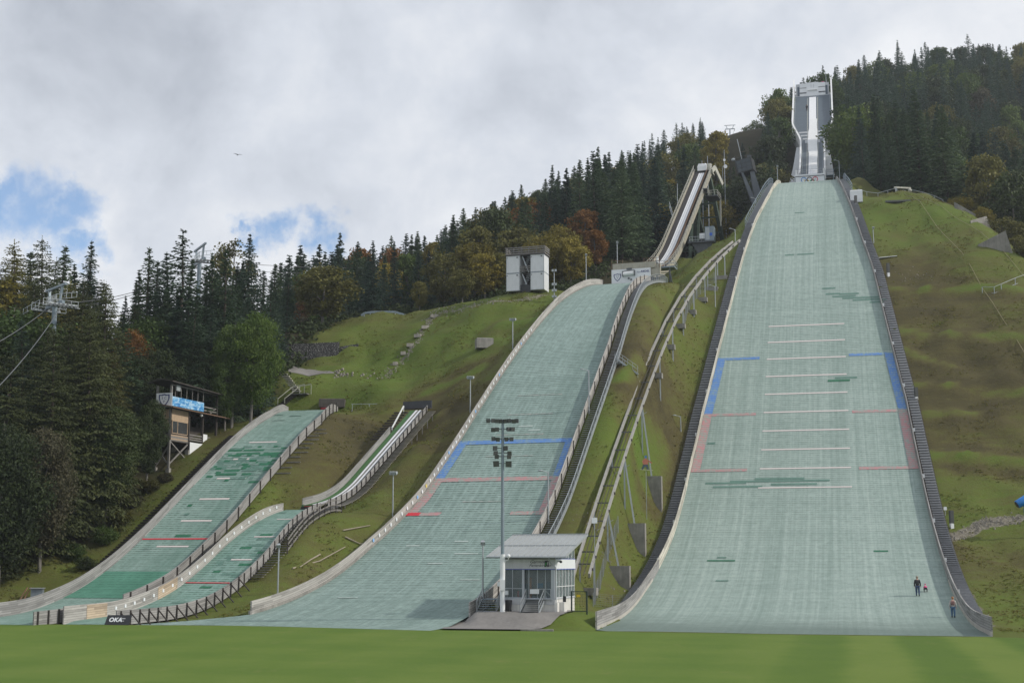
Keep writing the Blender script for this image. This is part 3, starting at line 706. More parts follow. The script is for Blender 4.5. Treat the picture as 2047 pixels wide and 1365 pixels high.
def hill_one():
    t = thing('ski_jump_landing_hill', h1.pt(180, 0), 'widest landing hill of pale green plastic mats below the white start tower', 'ski jump')
    slope_sheet(h1, 0, 181.5, h1.left, h1.right, 0, MB(), 182, 26, 3).build('landing_mats', mat1, t)
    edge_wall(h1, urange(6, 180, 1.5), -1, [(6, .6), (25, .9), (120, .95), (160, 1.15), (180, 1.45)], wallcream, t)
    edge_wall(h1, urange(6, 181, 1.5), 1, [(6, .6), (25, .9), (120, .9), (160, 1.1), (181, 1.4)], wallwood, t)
    # low grey stone coping along the lower end of the left wall and the timber end panels
    edge_wall(h1, urange(150, 180.1, 1.5), -1, [(150, .25), (180, .28)], pale_conc, t, 'wall_footing', .16, -.06)
    edge_wall(h1, urange(150, 181.1, 1.5), 1, [(150, .25), (181, .28)], pale_conc, t, 'wall_footing', .16, -.06)
    edge_wall(h1, urange(146, 180.05, 1.5), -1, [(146, 1.08), (180, 1.48)], wallwood, t, 'board_panel', .05, -.02)
    for k in range(10): distance_line(h1, 100 + 5 * k, -5.5, 5.6, t, .13)
    for sgn, fn in ((-1, h1.left), (1, h1.right)):
        inn = lambda u, k: (float(fn(u)) - sgn * k)
        for c, La, Lb, arm, nm in ((blue, 109.2, 125, 4.9, 'blue_marking'), (pink, 125.0, 140.6, 5.9, 'pink_marking')):
            ua, ub = h1.at_len(La), h1.at_len(Lb)
            lo = (lambda u: inn(u, .05)); hi = (lambda u: inn(u, 1.15))
            mb = MB(); slope_sheet(h1, ua, ub, (lo if sgn < 0 else hi), (hi if sgn < 0 else lo), .045, mb, None, 3)
            mb.build(nm, c, t)
            for Lx in ((La,) if c is blue else (La, Lb - .7)):
                u0 = h1.at_len(Lx); u1_ = h1.at_len(Lx + .7); a = inn(u0, 1.15); b = inn(u0, 1.15 + arm)
                slope_sheet(h1, u0, u1_, min(a, b), max(a, b), .045, MB(), 2, 6).build(nm, c, t)
    rr = random.Random(4)
    for (w0, w1, L, c) in ((2.5, 4.5, 88, fresh2), (4, 7.5, 91, fresh2), (5.5, 11, 91.7, fresh2), (7, 12, 92.5, fresh2), (9.5, 11.5, 93.4, fresh2), (5.0, 8, 90.2, fresh2), (3, 5.2, 90.0, fresh2), (-3.5, -2, 74, fresh2), (-1.5, 1.2, 74, fresh2), (4.0, 7, 116, fresh2), (3, 6, 116.7, fresh), (-12, -7, 143.6, fresh2), (-9, 3, 143.2, fresh2), (-6, 0, 142.6, fresh2), (-11, -5, 144.6, fresh2), (-4, 1.5, 144.1, fresh2),
                           (-10, -7, 166, fresh), (7.5, 9, 163, fresh), (-9, -8, 165, fresh2), (-8.5, -7.2, 173, fresh2), (-12.5, -11.5, 133, fresh2), (-2.2, -.5, 52, fresh2)):
        u = h1.at_len(L); slope_sheet(h1, u - .2, u + .2, w0, w1, .04, MB(), 2, 4).build('replaced_mat', c, t)
    # small distance plates along both walls
    for sgn, fn in ((-1, h1.left), (1, h1.right)):
        for k, L in enumerate(range(60, 200, 12)):
            u = h1.at_len(L); p = h1.pt(u, float(fn(u)) + sgn * .2, .75)
            MB().box(p, (.3, .12, .45), -h1.az).build('wall_lamp', sign_white, t)
    # timber stair flights on both sides
    for sgn, fn, u0, nm, lab in ((-1, h1.left, 52, 'stairway', 'dark stair flight climbing along the left edge of the widest mat slope'), (1, h1.right, 34, 'stairway', 'dark stair flight climbing along the right edge of the widest mat slope')):
        st = thing('stairway', h1.pt(160, float(fn(160)) + sgn * 1.2), lab, 'stairway', 'stair flights beside the widest hill')
        treads = MB(); sides = MB()
        us = urange(u0, 163, .58)
        for u in us:
            w = float(fn(u)); p = h1.pt(u, w + sgn * 1.0, .05); treads.box(p, (1.25, .30, .12), -h1.az)
        treads.build('treads', tread, st)
        plate = MB(); slope_sheet(h1, u0, 163, (lambda u: float(fn(u)) + min(sgn * .4, sgn * 1.62)), (lambda u: float(fn(u)) + max(sgn * .4, sgn * 1.62)), -.06, plate, None, 1); plate.build('stair_plate', plain('stair_plate_grey', (.25, .255, .265), .8, var=.2), st)
        for off in (.38, 1.65):
            pts = [h1.pt(u, float(fn(u)) + sgn * off, -.18) for u in urange(u0, 163, 3)]
            for a, b in zip(pts[:-1], pts[1:]): sides.bar(a, b, .08, .22)
        sides.build('stringers', dkwood, st)
        if sgn < 0: sg = (6, 54)
        else: sg = (2, 36)
        deck = MB(); rail = MB(); pp = [h1.pt(u, float(fn(u)) + sgn * 1.0, .0) for u in urange(*sg, 2)]
        for a, b in zip(pp[:-1], pp[1:]): deck.bar(a, b, 1.25, .1)
        deck.build('walkway', dsteel, st)
        oo = [h1.pt(u, float(fn(u)) + sgn * 1.68, 0) for u in urange(*sg, 2)]
        for zz in (1.25, .62, .08):
            for a, b in zip(oo[:-1], oo[1:]): rail.bar(a + [0, 0, zz], b + [0, 0, zz], .05 if zz < 1.2 else .09)
        for a in oo: rail.bar(a + [0, 0, -1.2], a + [0, 0, 1.25], .07)
        rail.build('railing', greysteel, st)
hill_one()

def hill_two():
    t = thing('ski_jump_landing_hill', h2.pt(105, 0), 'grey green landing hill with blue band behind the floodlight mast', 'ski jump')
    slope_sheet(h2, 0, 113.5, h2.left, h2.right, 0, MB(), 114, 20, 10).build('landing_mats', mat2, t)
    edge_wall(h2, urange(0, 105, 1.5), -1, [(0, .9), (10, 1.1), (60, 1.05), (105, 1.15)], wallwood2, t, thick=.14)
    edge_wall(h2, urange(3, 104.5, 1.5), 1, [(3, .9), (12, 1.15), (104, 1.15)], wallwood2, t, thick=.14)
    edge_wall(h2, urange(0, 105.1, 1.5), -1, [(0, .12), (105, .3)], concrete, t, 'wall_footing', .2, -.08)
    posts_on(h2, urange(8, 96, 3.0), 1, .2, 1.2, .1, dkwood, t)
    for k in range(-4, 1): distance_line(h2, 80 + 5 * k, -3.2, 2.6, t, .07, wpaint2)
    distance_line(h2, 85, -3.0, 2.0, t, .07, wpaint2)
    l, r = h2.left, h2.right
    def band(L0, L1, wl, wr, c, nm): slope_sheet(h2, h2.at_len(L0), h2.at_len(L1), wl, wr, .05, MB(), None, 6).build(nm, c, t)
    band(71.2, 72.1, lambda u: l(u) + .05, lambda u: r(u) - .05, blue, 'blue_marking')
    band(72.1, 79.7, lambda u: l(u) + .05, lambda u: l(u) + 1.15, blue, 'blue_marking'); band(72.1, 79.7, lambda u: r(u) - 1.15, lambda u: r(u) - .05, blue, 'blue_marking')
    band(79.7, 80.5, lambda u: l(u) + .05, lambda u: r(u) - .05, pink, 'pink_marking')
    band(80.5, 87.3, lambda u: l(u) + .05, lambda u: l(u) + 1.15, pink, 'pink_marking'); band(80.5, 87.3, lambda u: r(u) - 1.15, lambda u: r(u) - .05, pink, 'pink_marking')
    band(87.3, 88.0, lambda u: l(u) + 1.6, lambda u: l(u) + 4.0, pink, 'pink_marking'); band(87.3, 88.0, lambda u: r(u) - 4.2, lambda u: r(u) - .05, pink, 'pink_marking'); band(87.3, 88.0, lambda u: l(u) + .05, lambda u: l(u) + 1.6, red, 'red_marking')
    for (w0, w1, L) in ((-1, .5, 94), (-6, -4.5, 95), (0, 2.5, 97), (-2, -.4, 99.5), (3, 5, 104), (-7, -5, 110), (-1, .8, 68), (.5, 2, 69)):
        u = h2.at_len(L); slope_sheet(h2, u - .13, u + .13, w0, w1, .05, MB(), 2, 3).build('pale_mat', wpaint3, t)
    c0 = MB(); c0.tube([(0, 0, 0), (0, .05, 0)], .16, 12)
    proto = None
    for k, L in enumerate(np.arange(40, 96, 1.25)):
        u = h2.at_len(L); p = h2.pt(u, float(l(u)) + .02, .62)
        col = blue_plate if k % 8 == 4 else yellow_plate if k == 34 else sign_white
        mb = MB(Matrix.Translation(Vector(p)) @ Matrix.Rotation(-h2.az - math.pi / 2, 4, 'Z')); mb.tube([(0, 0, 0), (0, .04, 0)], .20, 12); mb.build('distance_plate', col, t)
    st = thing('stairway', h2.pt(100, float(r(100)) + 1.3), 'dark metal stair with pale handrail right of the middle hill', 'stairway')
    tr = MB()
    for u in urange(0, 99, .4): tr.box(h2.pt(u, float(r(u)) + 1.05, .02), (1.15, .28, .06), -h2.az)
    tr.build('treads', tread, st)
    rl = MB(); sn = MB(); oo = [h2.pt(u, float(r(u)) + 1.75, 0) for u in urange(-3, 99, 1.5)]
    for a, b in zip(oo[:-1], oo[1:]):
        sn.bar(a + [0, 0, -.12], b + [0, 0, -.12], .07, .3)
        for zz in (1.1, .15): rl.bar(a + [0, 0, zz], b + [0, 0, zz], .07)
    for a in oo: rl.bar(a, a + [0, 0, 1.1], .06)
    for a, b in zip(oo[:-1], oo[1:]):
        for f in (.25, .5, .75): q = a * (1 - f) + b * f; rl.bar(q + [0, 0, .1], q + [0, 0, 1.1], .022)
    sn.build('stringer', steel, st); rl.build('handrail', steel, st)
    # short stair leaving sideways half way up
    q = thing('steel_steps', og(1258, 745), 'short steel steps leading off the stair onto grass', 'steps')
    a = og(1232, 720, .8); b = og(1272, 748, .2); mb = MB()
    d = (b - a); n = 8
    for k in range(n + 1): mb.box(a + d * k / n, (.35, .9, .05), .3)
    mb.build('treads', steel, q)
    for s_ in (-.5, .5):
        mb = MB(); o_ = np.array([-.3 * s_, .9 * s_, 0]); mb.bar(a + o_, b + o_, .05, .2)
        for zz in (1.0, .55): mb.bar(a + o_ + [0, 0, zz], b + o_ + [0, 0, zz], .05)
        for k in range(0, n + 1, 2): mb.bar(a + d * k / n + o_ + [0, 0, -.5], a + d * k / n + o_ + [0, 0, 1.0], .05)
        mb.build('railing', steel, q)
blue_plate = plain('blue_plate', (.25, .45, .75), .5, var=.1); yellow_plate = plain('yellow_plate', (.7, .55, .15), .5, var=.1)
hill_two()

def hill_three():
    t = thing('ski_jump_landing_hill', h3.pt(62, 0), 'small landing hill with bright green patches beside the wooden judges tower', 'ski jump')
    slope_sheet(h3, 0, 72, h3.left, h3.right, 0, MB(), 74, 14, 4).build('landing_mats', mat3, t)
    edge_wall(h3, urange(0, 73, 1.5), -1, [(0, .5), (3, 1.0), (30, 1.1), (73, 1.3)], wallwood, t, thick=.13)
    edge_wall(h3, urange(0, 57, 1.5), 1, [(0, .35), (4, .95), (57, 1.0)], wallwood, t, thick=.1)
    edge_wall(h3, urange(64.5, 72, 1.5), 1, [(58, .95), (72, .95)], wallwood, t, thick=.1)
    posts_on(h3, urange(1.5, 56, 2.5), 1, .16, 1.0, .14, dkwood, t); posts_on(h3, urange(65, 71.5, 1.6), 1, .16, .95, .14, dkwood, t)
    for L in (20, 25, 30, 35, 40, 46): distance_line(h3, L, .3, 4.0, t, .15)
    distance_line(h3, 44.2, -2.3, 6.2, t, .13, red)
    rr = random.Random(11)
    pm = {}
    for k in range(150):
        L = rr.triangular(20.5, 31.5, 25) if k < 138 else rr.uniform(2, 52); w = rr.uniform(-1.9, 5.6); wd = rr.uniform(.4, 2.2); u = h3.at_len(round(L / .5) * .5)
        w1 = min(w + wd, float(h3.right(u)) - .1); m_ = (fresh, fresh2, fresh, mat3, fresh2)[k % 5]; slope_sheet(h3, u - .2, u + .2, max(w, float(h3.left(u)) + .1), w1, .035 + .0002 * k, pm.setdefault(m_.name, MB()), 1, 2)
    for nm_, mb in pm.items(): o = mb.build('replaced_mats', bpy.data.materials[nm_], t); o['kind'] = 'stuff'
    slope_sheet(h3, h3.at_len(52), h3.at_len(60), h3.left, h3.right, .03, MB(), 8, 8).build('green_mat_field', mat_mat('deep_green_mats', (.10, .26, .19), (.05, .16, .11), .5, .4, .8), t)
    st = thing('log_stairway', h3.pt(40, -4.0), 'dark timber log steps left of the small hill below bushes', 'stairway')
    mb = MB()
    for u in urange(16, 64, .5): p = h3.pt(u, float(h3.left(u)) - 1.4, 0); p[2] = max(p[2] - .25, gz(p[0], p[1]) + .06); mb.box(p, (2.0, .2, .18), -h3.az)
    mb.build('steps', dkwood, st)
    g = thing('log_steps', h3.pt(18, 6.4), 'row of short dark logs laid on bare slope beside the small hill', 'steps')
    for u in urange(14, 26, 1.1):
        p = h3.pt(u, float(h3.right(u)) + .9 + .3 * math.sin(u * 3), 0); p[2] = gz(p[0], p[1]) + .12; MB().bar(p - np.array([.9, -.2, 0]), p + np.array([.9, -.2, .0]), .12).build('log', grwood, g)
hill_three()

def hill_four():
    t = thing('ski_jump_landing_hill', h4.pt(30, 0), 'smallest landing hill in front with raking timber props', 'ski jump')
    slope_sheet(h4, 0, 37.5, h4.left, h4.right, 0, MB(), 40, 10, 3).build('landing_mats', mat4, t)
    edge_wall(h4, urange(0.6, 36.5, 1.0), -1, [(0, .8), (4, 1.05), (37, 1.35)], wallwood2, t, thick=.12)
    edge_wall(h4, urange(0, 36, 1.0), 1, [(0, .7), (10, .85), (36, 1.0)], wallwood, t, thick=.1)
    edge_wall(h4, urange(29.2, 32.6, 1.0), -1, [(29, 1.2), (33, 1.24)], newwood, t, 'new_board_panel', .03, -.03)
    edge_wall(h4, urange(19.5, 22.2, 1.0), -1, [(19, 1.12), (23, 1.16)], newwood, t, 'new_board_panel', .03, -.03)
    posts_on(h4, urange(1, 18, 1.15), 1, .14, .85, .12, dkwood, t); posts_on(h4, urange(19, 35.5, 1.2), 1, .14, .95, .12, dkwood, t, strut=1.3)
    for k, u in enumerate(urange(2, 28, 1.3)):
        p = h4.pt(u, float(h4.left(u)) + .02, .62); MB().box(p, (.06, .26, .3), -h4.az).build('distance_plate', sign_white, t)
    for L, m_ in ((5, wpaint), (10, wpaint), (15, wpaint), (28, wpaint)): distance_line(h4, L, -1.5, .9, t, .11, m_)
    distance_line(h4, 20, h4.left(18) + .1, h4.right(18) - .1, t, .09, red)
    rr = random.Random(5)
    for k in range(26):
        L = rr.uniform(12, 18.5) if k < 18 else rr.uniform(2, 26); u = h4.at_len(round(L / .5) * .5); w = rr.uniform(-3, 1.0)
        slope_sheet(h4, u - .2, u + .2, w, min(w + rr.uniform(.6, 1.8), float(h4.right(u)) - .1), .03 + .0004 * k, MB(), 1, 2).build('replaced_mat', fresh if k % 3 == 0 else fresh2, t)
    # raised access walkway behind the right wall
    wk = thing('timber_walkway', h4.pt(8, 3.0), 'grey timber walkway on posts behind the smallest hill right wall', 'walkway')
    mb = MB(); us = urange(-1.5, 17, .45)
    for u in us: mb.box(h4.pt(max(u, 0), float(h4.right(max(u, 0))) + 1.0, .0) - np.append(h4.a * min(u, 0), 0), (1.3, .3, .06), -h4.az)
    mb.build('treads', grwood, wk); mb = MB()
    pr = [h4.pt(max(u, 0), float(h4.right(max(u, 0))) + 1.65, 0) - np.append(h4.a * min(u, 0), 0) for u in urange(-2, 12, 1.4)]
    for a, b in zip(pr[:-1], pr[1:]):
        for zz in (1.0, .5, -.1): mb.bar(a + [0, 0, zz], b + [0, 0, zz], .06, .14)
    mb.build('railing', grwood, wk)
    for p in pr: MB().bar((p[0], p[1], gz(p[0], p[1]) - .2), p + [0, 0, 1.05], .12).build('post', dkwood, wk)
    sgn = thing('advertising_board', og(308, 1243), 'black board lettered OKA leaning at the smallest hill end', 'sign')
    q = h4.pt(37.6, float(h4.right(37)) + .1); a = q + np.append(h4.r * 2.15 + h4.a * .35, 0)
    dx = Vector(a - q); dx.z = 0; L = dx.length; ang = math.atan2(dx.y, dx.x)
    M = Matrix.Translation(Vector((q[0], q[1], gz(q[0], q[1]) + .0))) @ Matrix.Rotation(ang, 4, 'Z') @ Matrix.Rotation(math.radians(-35), 4, 'X')
    MB(M).box((L / 2, .03, .5), (L, .05, .95)).build('panel', black, sgn)
    lettering('OKA', sgn, M @ Matrix.Translation((.28, -.01, .32)), .55, sign_white, bold=.02)
    lettering('Team', sgn, M @ Matrix.Translation((1.25, -.01, .58)), .2, sign_white); lettering('Skisprung', sgn, M @ Matrix.Translation((1.15, -.01, .36)), .13, sign_white)
def lettering(txt, parent, M, size, mat, bold=0.0, shear=0.0, name='lettering', align='LEFT'):
    """flat raised letters in the local x / z plane of M"""
    c = bpy.data.curves.new('letters', 'FONT'); c.body = txt; c.size = size; c.extrude = .006; c.offset = bold; c.shear = shear; c.align_x = align; c.resolution_u = 4
    o = bpy.data.objects.new('letters', c); COL.objects.link(o); bpy.context.view_layer.update()
    me = bpy.data.meshes.new_from_object(o.evaluated_get(bpy.context.evaluated_depsgraph_get())); bpy.data.objects.remove(o)
    MM = M @ Matrix.Rotation(math.pi / 2, 4, 'X') if True else M
    off = Vector(WLOC[parent.name]); me.transform(MM); me.transform(Matrix.Translation(-off)); me.materials.clear(); me.materials.append(mat)
    o = bpy.data.objects.new(name, me); COL.objects.link(o); o.parent = parent; WLOC[o.name] = WLOC[parent.name]; return o
hill_four()

# ------------------------------------------------------------------ inruns
def ribbon(I, ls, wa, wb, dz, mb, uvscale=1):
    f0 = wa if callable(wa) else (lambda l: wa); f1 = wb if callable(wb) else (lambda l: wb); fz = dz if callable(dz) else (lambda l: dz)
    rows = [[I.pt(l, f0(l), fz(l)), I.pt(l, f1(l), fz(l))] for l in ls]
    pts = [p for r in rows for p in r]; f = [(2 * i, 2 * i + 1, 2 * i + 3, 2 * i + 2) for i in range(len(ls) - 1)]
    uv = [[(f0(ls[i]), ls[i]), (f1(ls[i]), ls[i]), (f1(ls[i + 1]), ls[i + 1]), (f0(ls[i + 1]), ls[i + 1])] for i in range(len(ls) - 1)]
    return mb.add(pts, f, uv)
def rail_wall(I, ls, w0, thick, bot, top, mb):
    """closed section between dz = bot and dz = top at across position w0 (functions allowed)"""
    fw = w0 if callable(w0) else (lambda l: w0); fb = bot if callable(bot) else (lambda l: bot); ft = top if callable(top) else (lambda l: top)
    rings = []
    for l in ls:
        w = fw(l); rings.append([I.pt(l, w - thick / 2, fb(l)), I.pt(l, w + thick / 2, fb(l)), I.pt(l, w + thick / 2, ft(l)), I.pt(l, w - thick / 2, ft(l))])
    return mb.loft(rings)

def ring_mesh(M, rad, th, mb, n=28):
    pts = []; f = []
    for k in range(n):
        q = 2 * math.pi * k / n
        for (rr, yy) in ((rad - th, 0), (rad + th, 0), (rad + th, -.05), (rad - th, -.05)):
            pts.append(M @ Vector((rr * math.cos(q), yy, rr * math.sin(q))))
    for k in range(n):
        b, c = k * 4, ((k + 1) % n) * 4
        for j in range(4): f.append((b + j, b + (j + 1) % 4, c + (j + 1) % 4, c + j))
    return mb.add(pts, f)

def big_inrun():
    I = I1
    t = thing('start_tower', I.pt(48, 0, -(I.z(48) - gz(*I.pt(48)[:2]))), 'tall white ski jump start tower with flared top and ring emblem', 'tower')
    skin = plain('pale_grey_cladding', (.40, .42, .43), .4, var=.15); skin_lit = plain('sunlit_cladding', (.45, .44, .38), .5, var=.12); deckm = plain('slate_deck', (.075, .10, .125), .6, var=.2, scale=.7)  # sunlight painted into the right flank: warmer copy of the left cladding
    wide, narrow = 5.3, 2.95
    def half(l):
        k = smooth((l - 57) / 19.0); return float(narrow + (wide - narrow) * k)
    ls = urange(.3, 103, 1.0)
    mb = MB(); ribbon(I, ls, lambda l: -half(l) + .1, lambda l: half(l) - .1, 0, mb); mb.build('deck', deckm, t)
    mb = MB(); ribbon(I, urange(1, 101.5, 1.0), -.95, .95, .09, mb); mb.build('inrun_track', trackw, t)
    # the loose white cover sheet lying over the right of the track
    mb = MB(); ribbon(I, urange(2, 80, 1), lambda l: -.5 + .7 * math.sin(l / 13.0) + .04 * math.sin(l * .9), lambda l: 1.2 + .05 * math.sin(l * .4), lambda l: .16 + .015 * math.sin(l * 1.3), mb); mb.build('cover_sheet', white, t)
    for s_ in (-1, 1):
        mb = MB(); rail_wall(I, urange(.3, 111.0, 1.0), lambda l: s_ * half(l), .42, lambda l: -1.0, lambda l: 1.15 + .5 * smooth((l - 60) / 30) + 1.3 * smooth((l - 97) / 12), mb); mb.build('side_wall', white, t)
        mb = MB(); rail_wall(I, urange(30, 108.5, 1.5), lambda l: s_ * (half(l) + .02), .3, lambda l: -1.0 - 2.6 * float(smooth((l - 30) / 25)) , lambda l: -.95, mb); mb.build('side_skirt', skin if s_ < 0 else skin_lit, t)
        mb = MB(); rail_wall(I, urange(2, 100, 1.5), lambda l: s_ * (half(l) - .55), .05, .75, .82, mb)
        for l in urange(2, 100, 2): mb.bar(I.pt(l, s_ * (half(l) - .55), 0), I.pt(l, s_ * (half(l) - .55), .8), .05)
        mb.build('handrail', steel, t)
        # window strips and stair bands across the flank where the deck narrows
        for k, l in enumerate((62.5, 65.3, 68.1, 59.5)):
            wi = 1.2; wo = min(half(l) - .9, 3.6) if k < 3 else 1.9
            mb = MB(); ribbon(I, [l, l + (1.3 if k < 3 else 2.5)], s_ * wi, s_ * wo, .06, mb); mb.build('pale_step', plain('pale_step_grey', (.36, .38, .40), .5), t)
        mb = MB(); ribbon(I, urange(3, 101, 2), s_ * 1.3, s_ * 1.42, .05, mb); mb.build('track_edge', beige2, t)
    mb = MB(); ribbon(I, urange(1, 101, 2), -half(80) + .2, half(80) - .2, -1.05, mb) if False else None
    under = MB(); rings = []
    for l in urange(1, 106, 3):
        hw = half(l) - .05; d = 1.0 + 2.4 * float(smooth((l - 25) / 30)); rings.append([I.pt(l, -hw, -.1), I.pt(l, hw, -.1), I.pt(l, hw * .92, -d), I.pt(l, -hw * .92, -d)])
    under.loft(rings); under.build('underside', skin, t)
    # flared supporting leg: wide foot on the hill, narrowing up to the deck
    def leg(side):
        rings = []
        for k in np.linspace(0, 1, 9):
            hw = 5.9 * (1 - k) + 4.1 * k; lf = 14 + 46 * k; lb = 50 + 25 * k
            f0, b0 = I.pt(lf), I.pt(lb); z = gz(*I.pt(30)[:2]) - 4 + (I.z(62) - 2.2 - gz(*I.pt(30)[:2]) + 4) * k
            rr = []
            for (q, w) in ((f0, -hw), (f0, hw), (b0, hw), (b0, -hw)):
                rr.append((q[0] + I.r[0] * w, q[1] + I.r[1] * w, min(z, q[2] - .8 if q is f0 else z)))
            rings.append(rr)
        return rings
    rings = leg(0)
    for nm, pick, m_ in (('leg_cladding', (0, 3), skin), ('leg_cladding', (1, 2), skin_lit), ('leg_front', (0, 1), skin), ('leg_back', (2, 3), skin)):
        mb = MB(); mb.loft([[r[pick[0]], r[pick[1]]] for r in rings], closed=False, smooth=True); mb.build(nm, m_, t)
    for k in range(1, 8):
        pass
    # start house at the top
    T = I.pt(103); M = Matrix.Translation(Vector(T)) @ Matrix.Rotation(-I.az, 4, 'Z')
    mb = MB(M); mb.box((0, 3.2, 1.6), (9.3, 4.4, 5.0)); mb.build('start_house', plain('house_grey', (.44, .46, .48), .5, var=.1), t)
    for sx in (-1, 1):
        for zz in (.3, 2.0, 3.4):
            mb = MB(M); mb.box((sx * 2.55, .86, zz + .1), (2.1, .25, 1.25)); mb.build('wall_panel', sign_white, t)
            mb = MB(M); mb.box((sx * 2.55, .8, zz - .62), (2.1, .3, .08)); mb.build('painted_shadow_gap', dsteel, t)  # dark bar standing in for the shade under each panel
        mb = MB(M); mb.box((sx * 3.95, .9, 1.2), (.6, .2, 4.0)); mb.build('dark_panel', deckm, t)
    mb = MB(M); mb.box((0, .7, 2.1), (3.4, .5, 4.2)); mb.build('gate_wall', sign_white, t)
    mb = MB(M); mb.box((0, .3, 1.9), (2.6, .7, .25)); mb.build('start_beam', white, t)
    for sx in (-.35, .35):
        mb = MB(M); mb.box((sx, .42, 3.1), (.06, .06, 1.1)); mb.build('gate_post', steel, t)
    mb = MB(M); mb.bar((-5.4, 4, 4.15), (5.2, 4, 4.2), .12, .16); mb.bar((-7, 4, 4.2), (-4, 4, 4.25), .07)
    mb.build('roof_rail', white, t)
    for (x, h_) in ((-2.5, 2.4), (-1.0, 1.2), (3.9, 3.6), (4.05, 1.6)):
        mb = MB(M); mb.bar((x, 3, 4), (x, 3, 4 + h_), .07 if h_ < 3 else .16); mb.build('antenna', steel, t)
    # take-off front with the ring emblem, rail and side balcony
    M = Matrix.Translation(Vector(h1.pt(0, 0))) @ Matrix.Rotation(-h1.az, 4, 'Z')
    mb = MB(M); mb.box((-.1, .3, 1.1), (6.5, .5, 3.0)); mb.build('takeoff_front', sign_white, t)
    mb = MB(M); mb.box((-.1, .02, 2.15), (6.2, .12, .12)); mb.build('dark_line', black, t)
    for x in (-3.25, 3.0, -1.2, 1.1):
        mb = MB(M); mb.box((x, .03, .8), (.12 if abs(x) > 2 else .03, .08, 2.6)); mb.build('panel_joint', greysteel, t)
    for i, (x, z, c) in enumerate(((-1.42, 1.25, (.03, .22, .55)), (-.2, 1.25, (.01, .01, .012)), (1.02, 1.25, (.55, .03, .06)), (-.81, .68, (.6, .42, .05)), (.41, .68, (.02, .30, .12)))):
        mb = MB(); ring_mesh(M @ Matrix.Translation((x, .01, z + .1)), .52, .07, mb); mb.build('emblem_ring', plain('ring_paint_%d' % i, c, .5, var=.05), t)
    mb = MB(M)
    for zz in (3.3, 3.75): mb.bar((-3.2, .3, zz), (3.1, .3, zz), .04)
    for x in (-3.2, -1.6, 0, 1.6, 3.1): mb.bar((x, .3, 2.6), (x, .3, 3.75), .04)
    mb.build('front_rail', steel, t)
    mb = MB(M); mb.box((4.1, 1.2, .9), (1.7, 1.8, .2)); mb.box((4.1, 1.2, 2.2), (1.7, 1.8, .12)); mb.bar((4.9, .4, -.6), (4.9, .4, 3.4), .1); mb.bar((3.3, .4, -.6), (3.3, .4, 3.4), .08)
    for zz in (2.9, 3.4): mb.bar((3.3, .4, zz), (5.0, .4, zz), .05); mb.bar((5.0, .4, zz), (5.0, 2, zz), .05)
    mb.build('balcony', greysteel, t)
big_inrun()

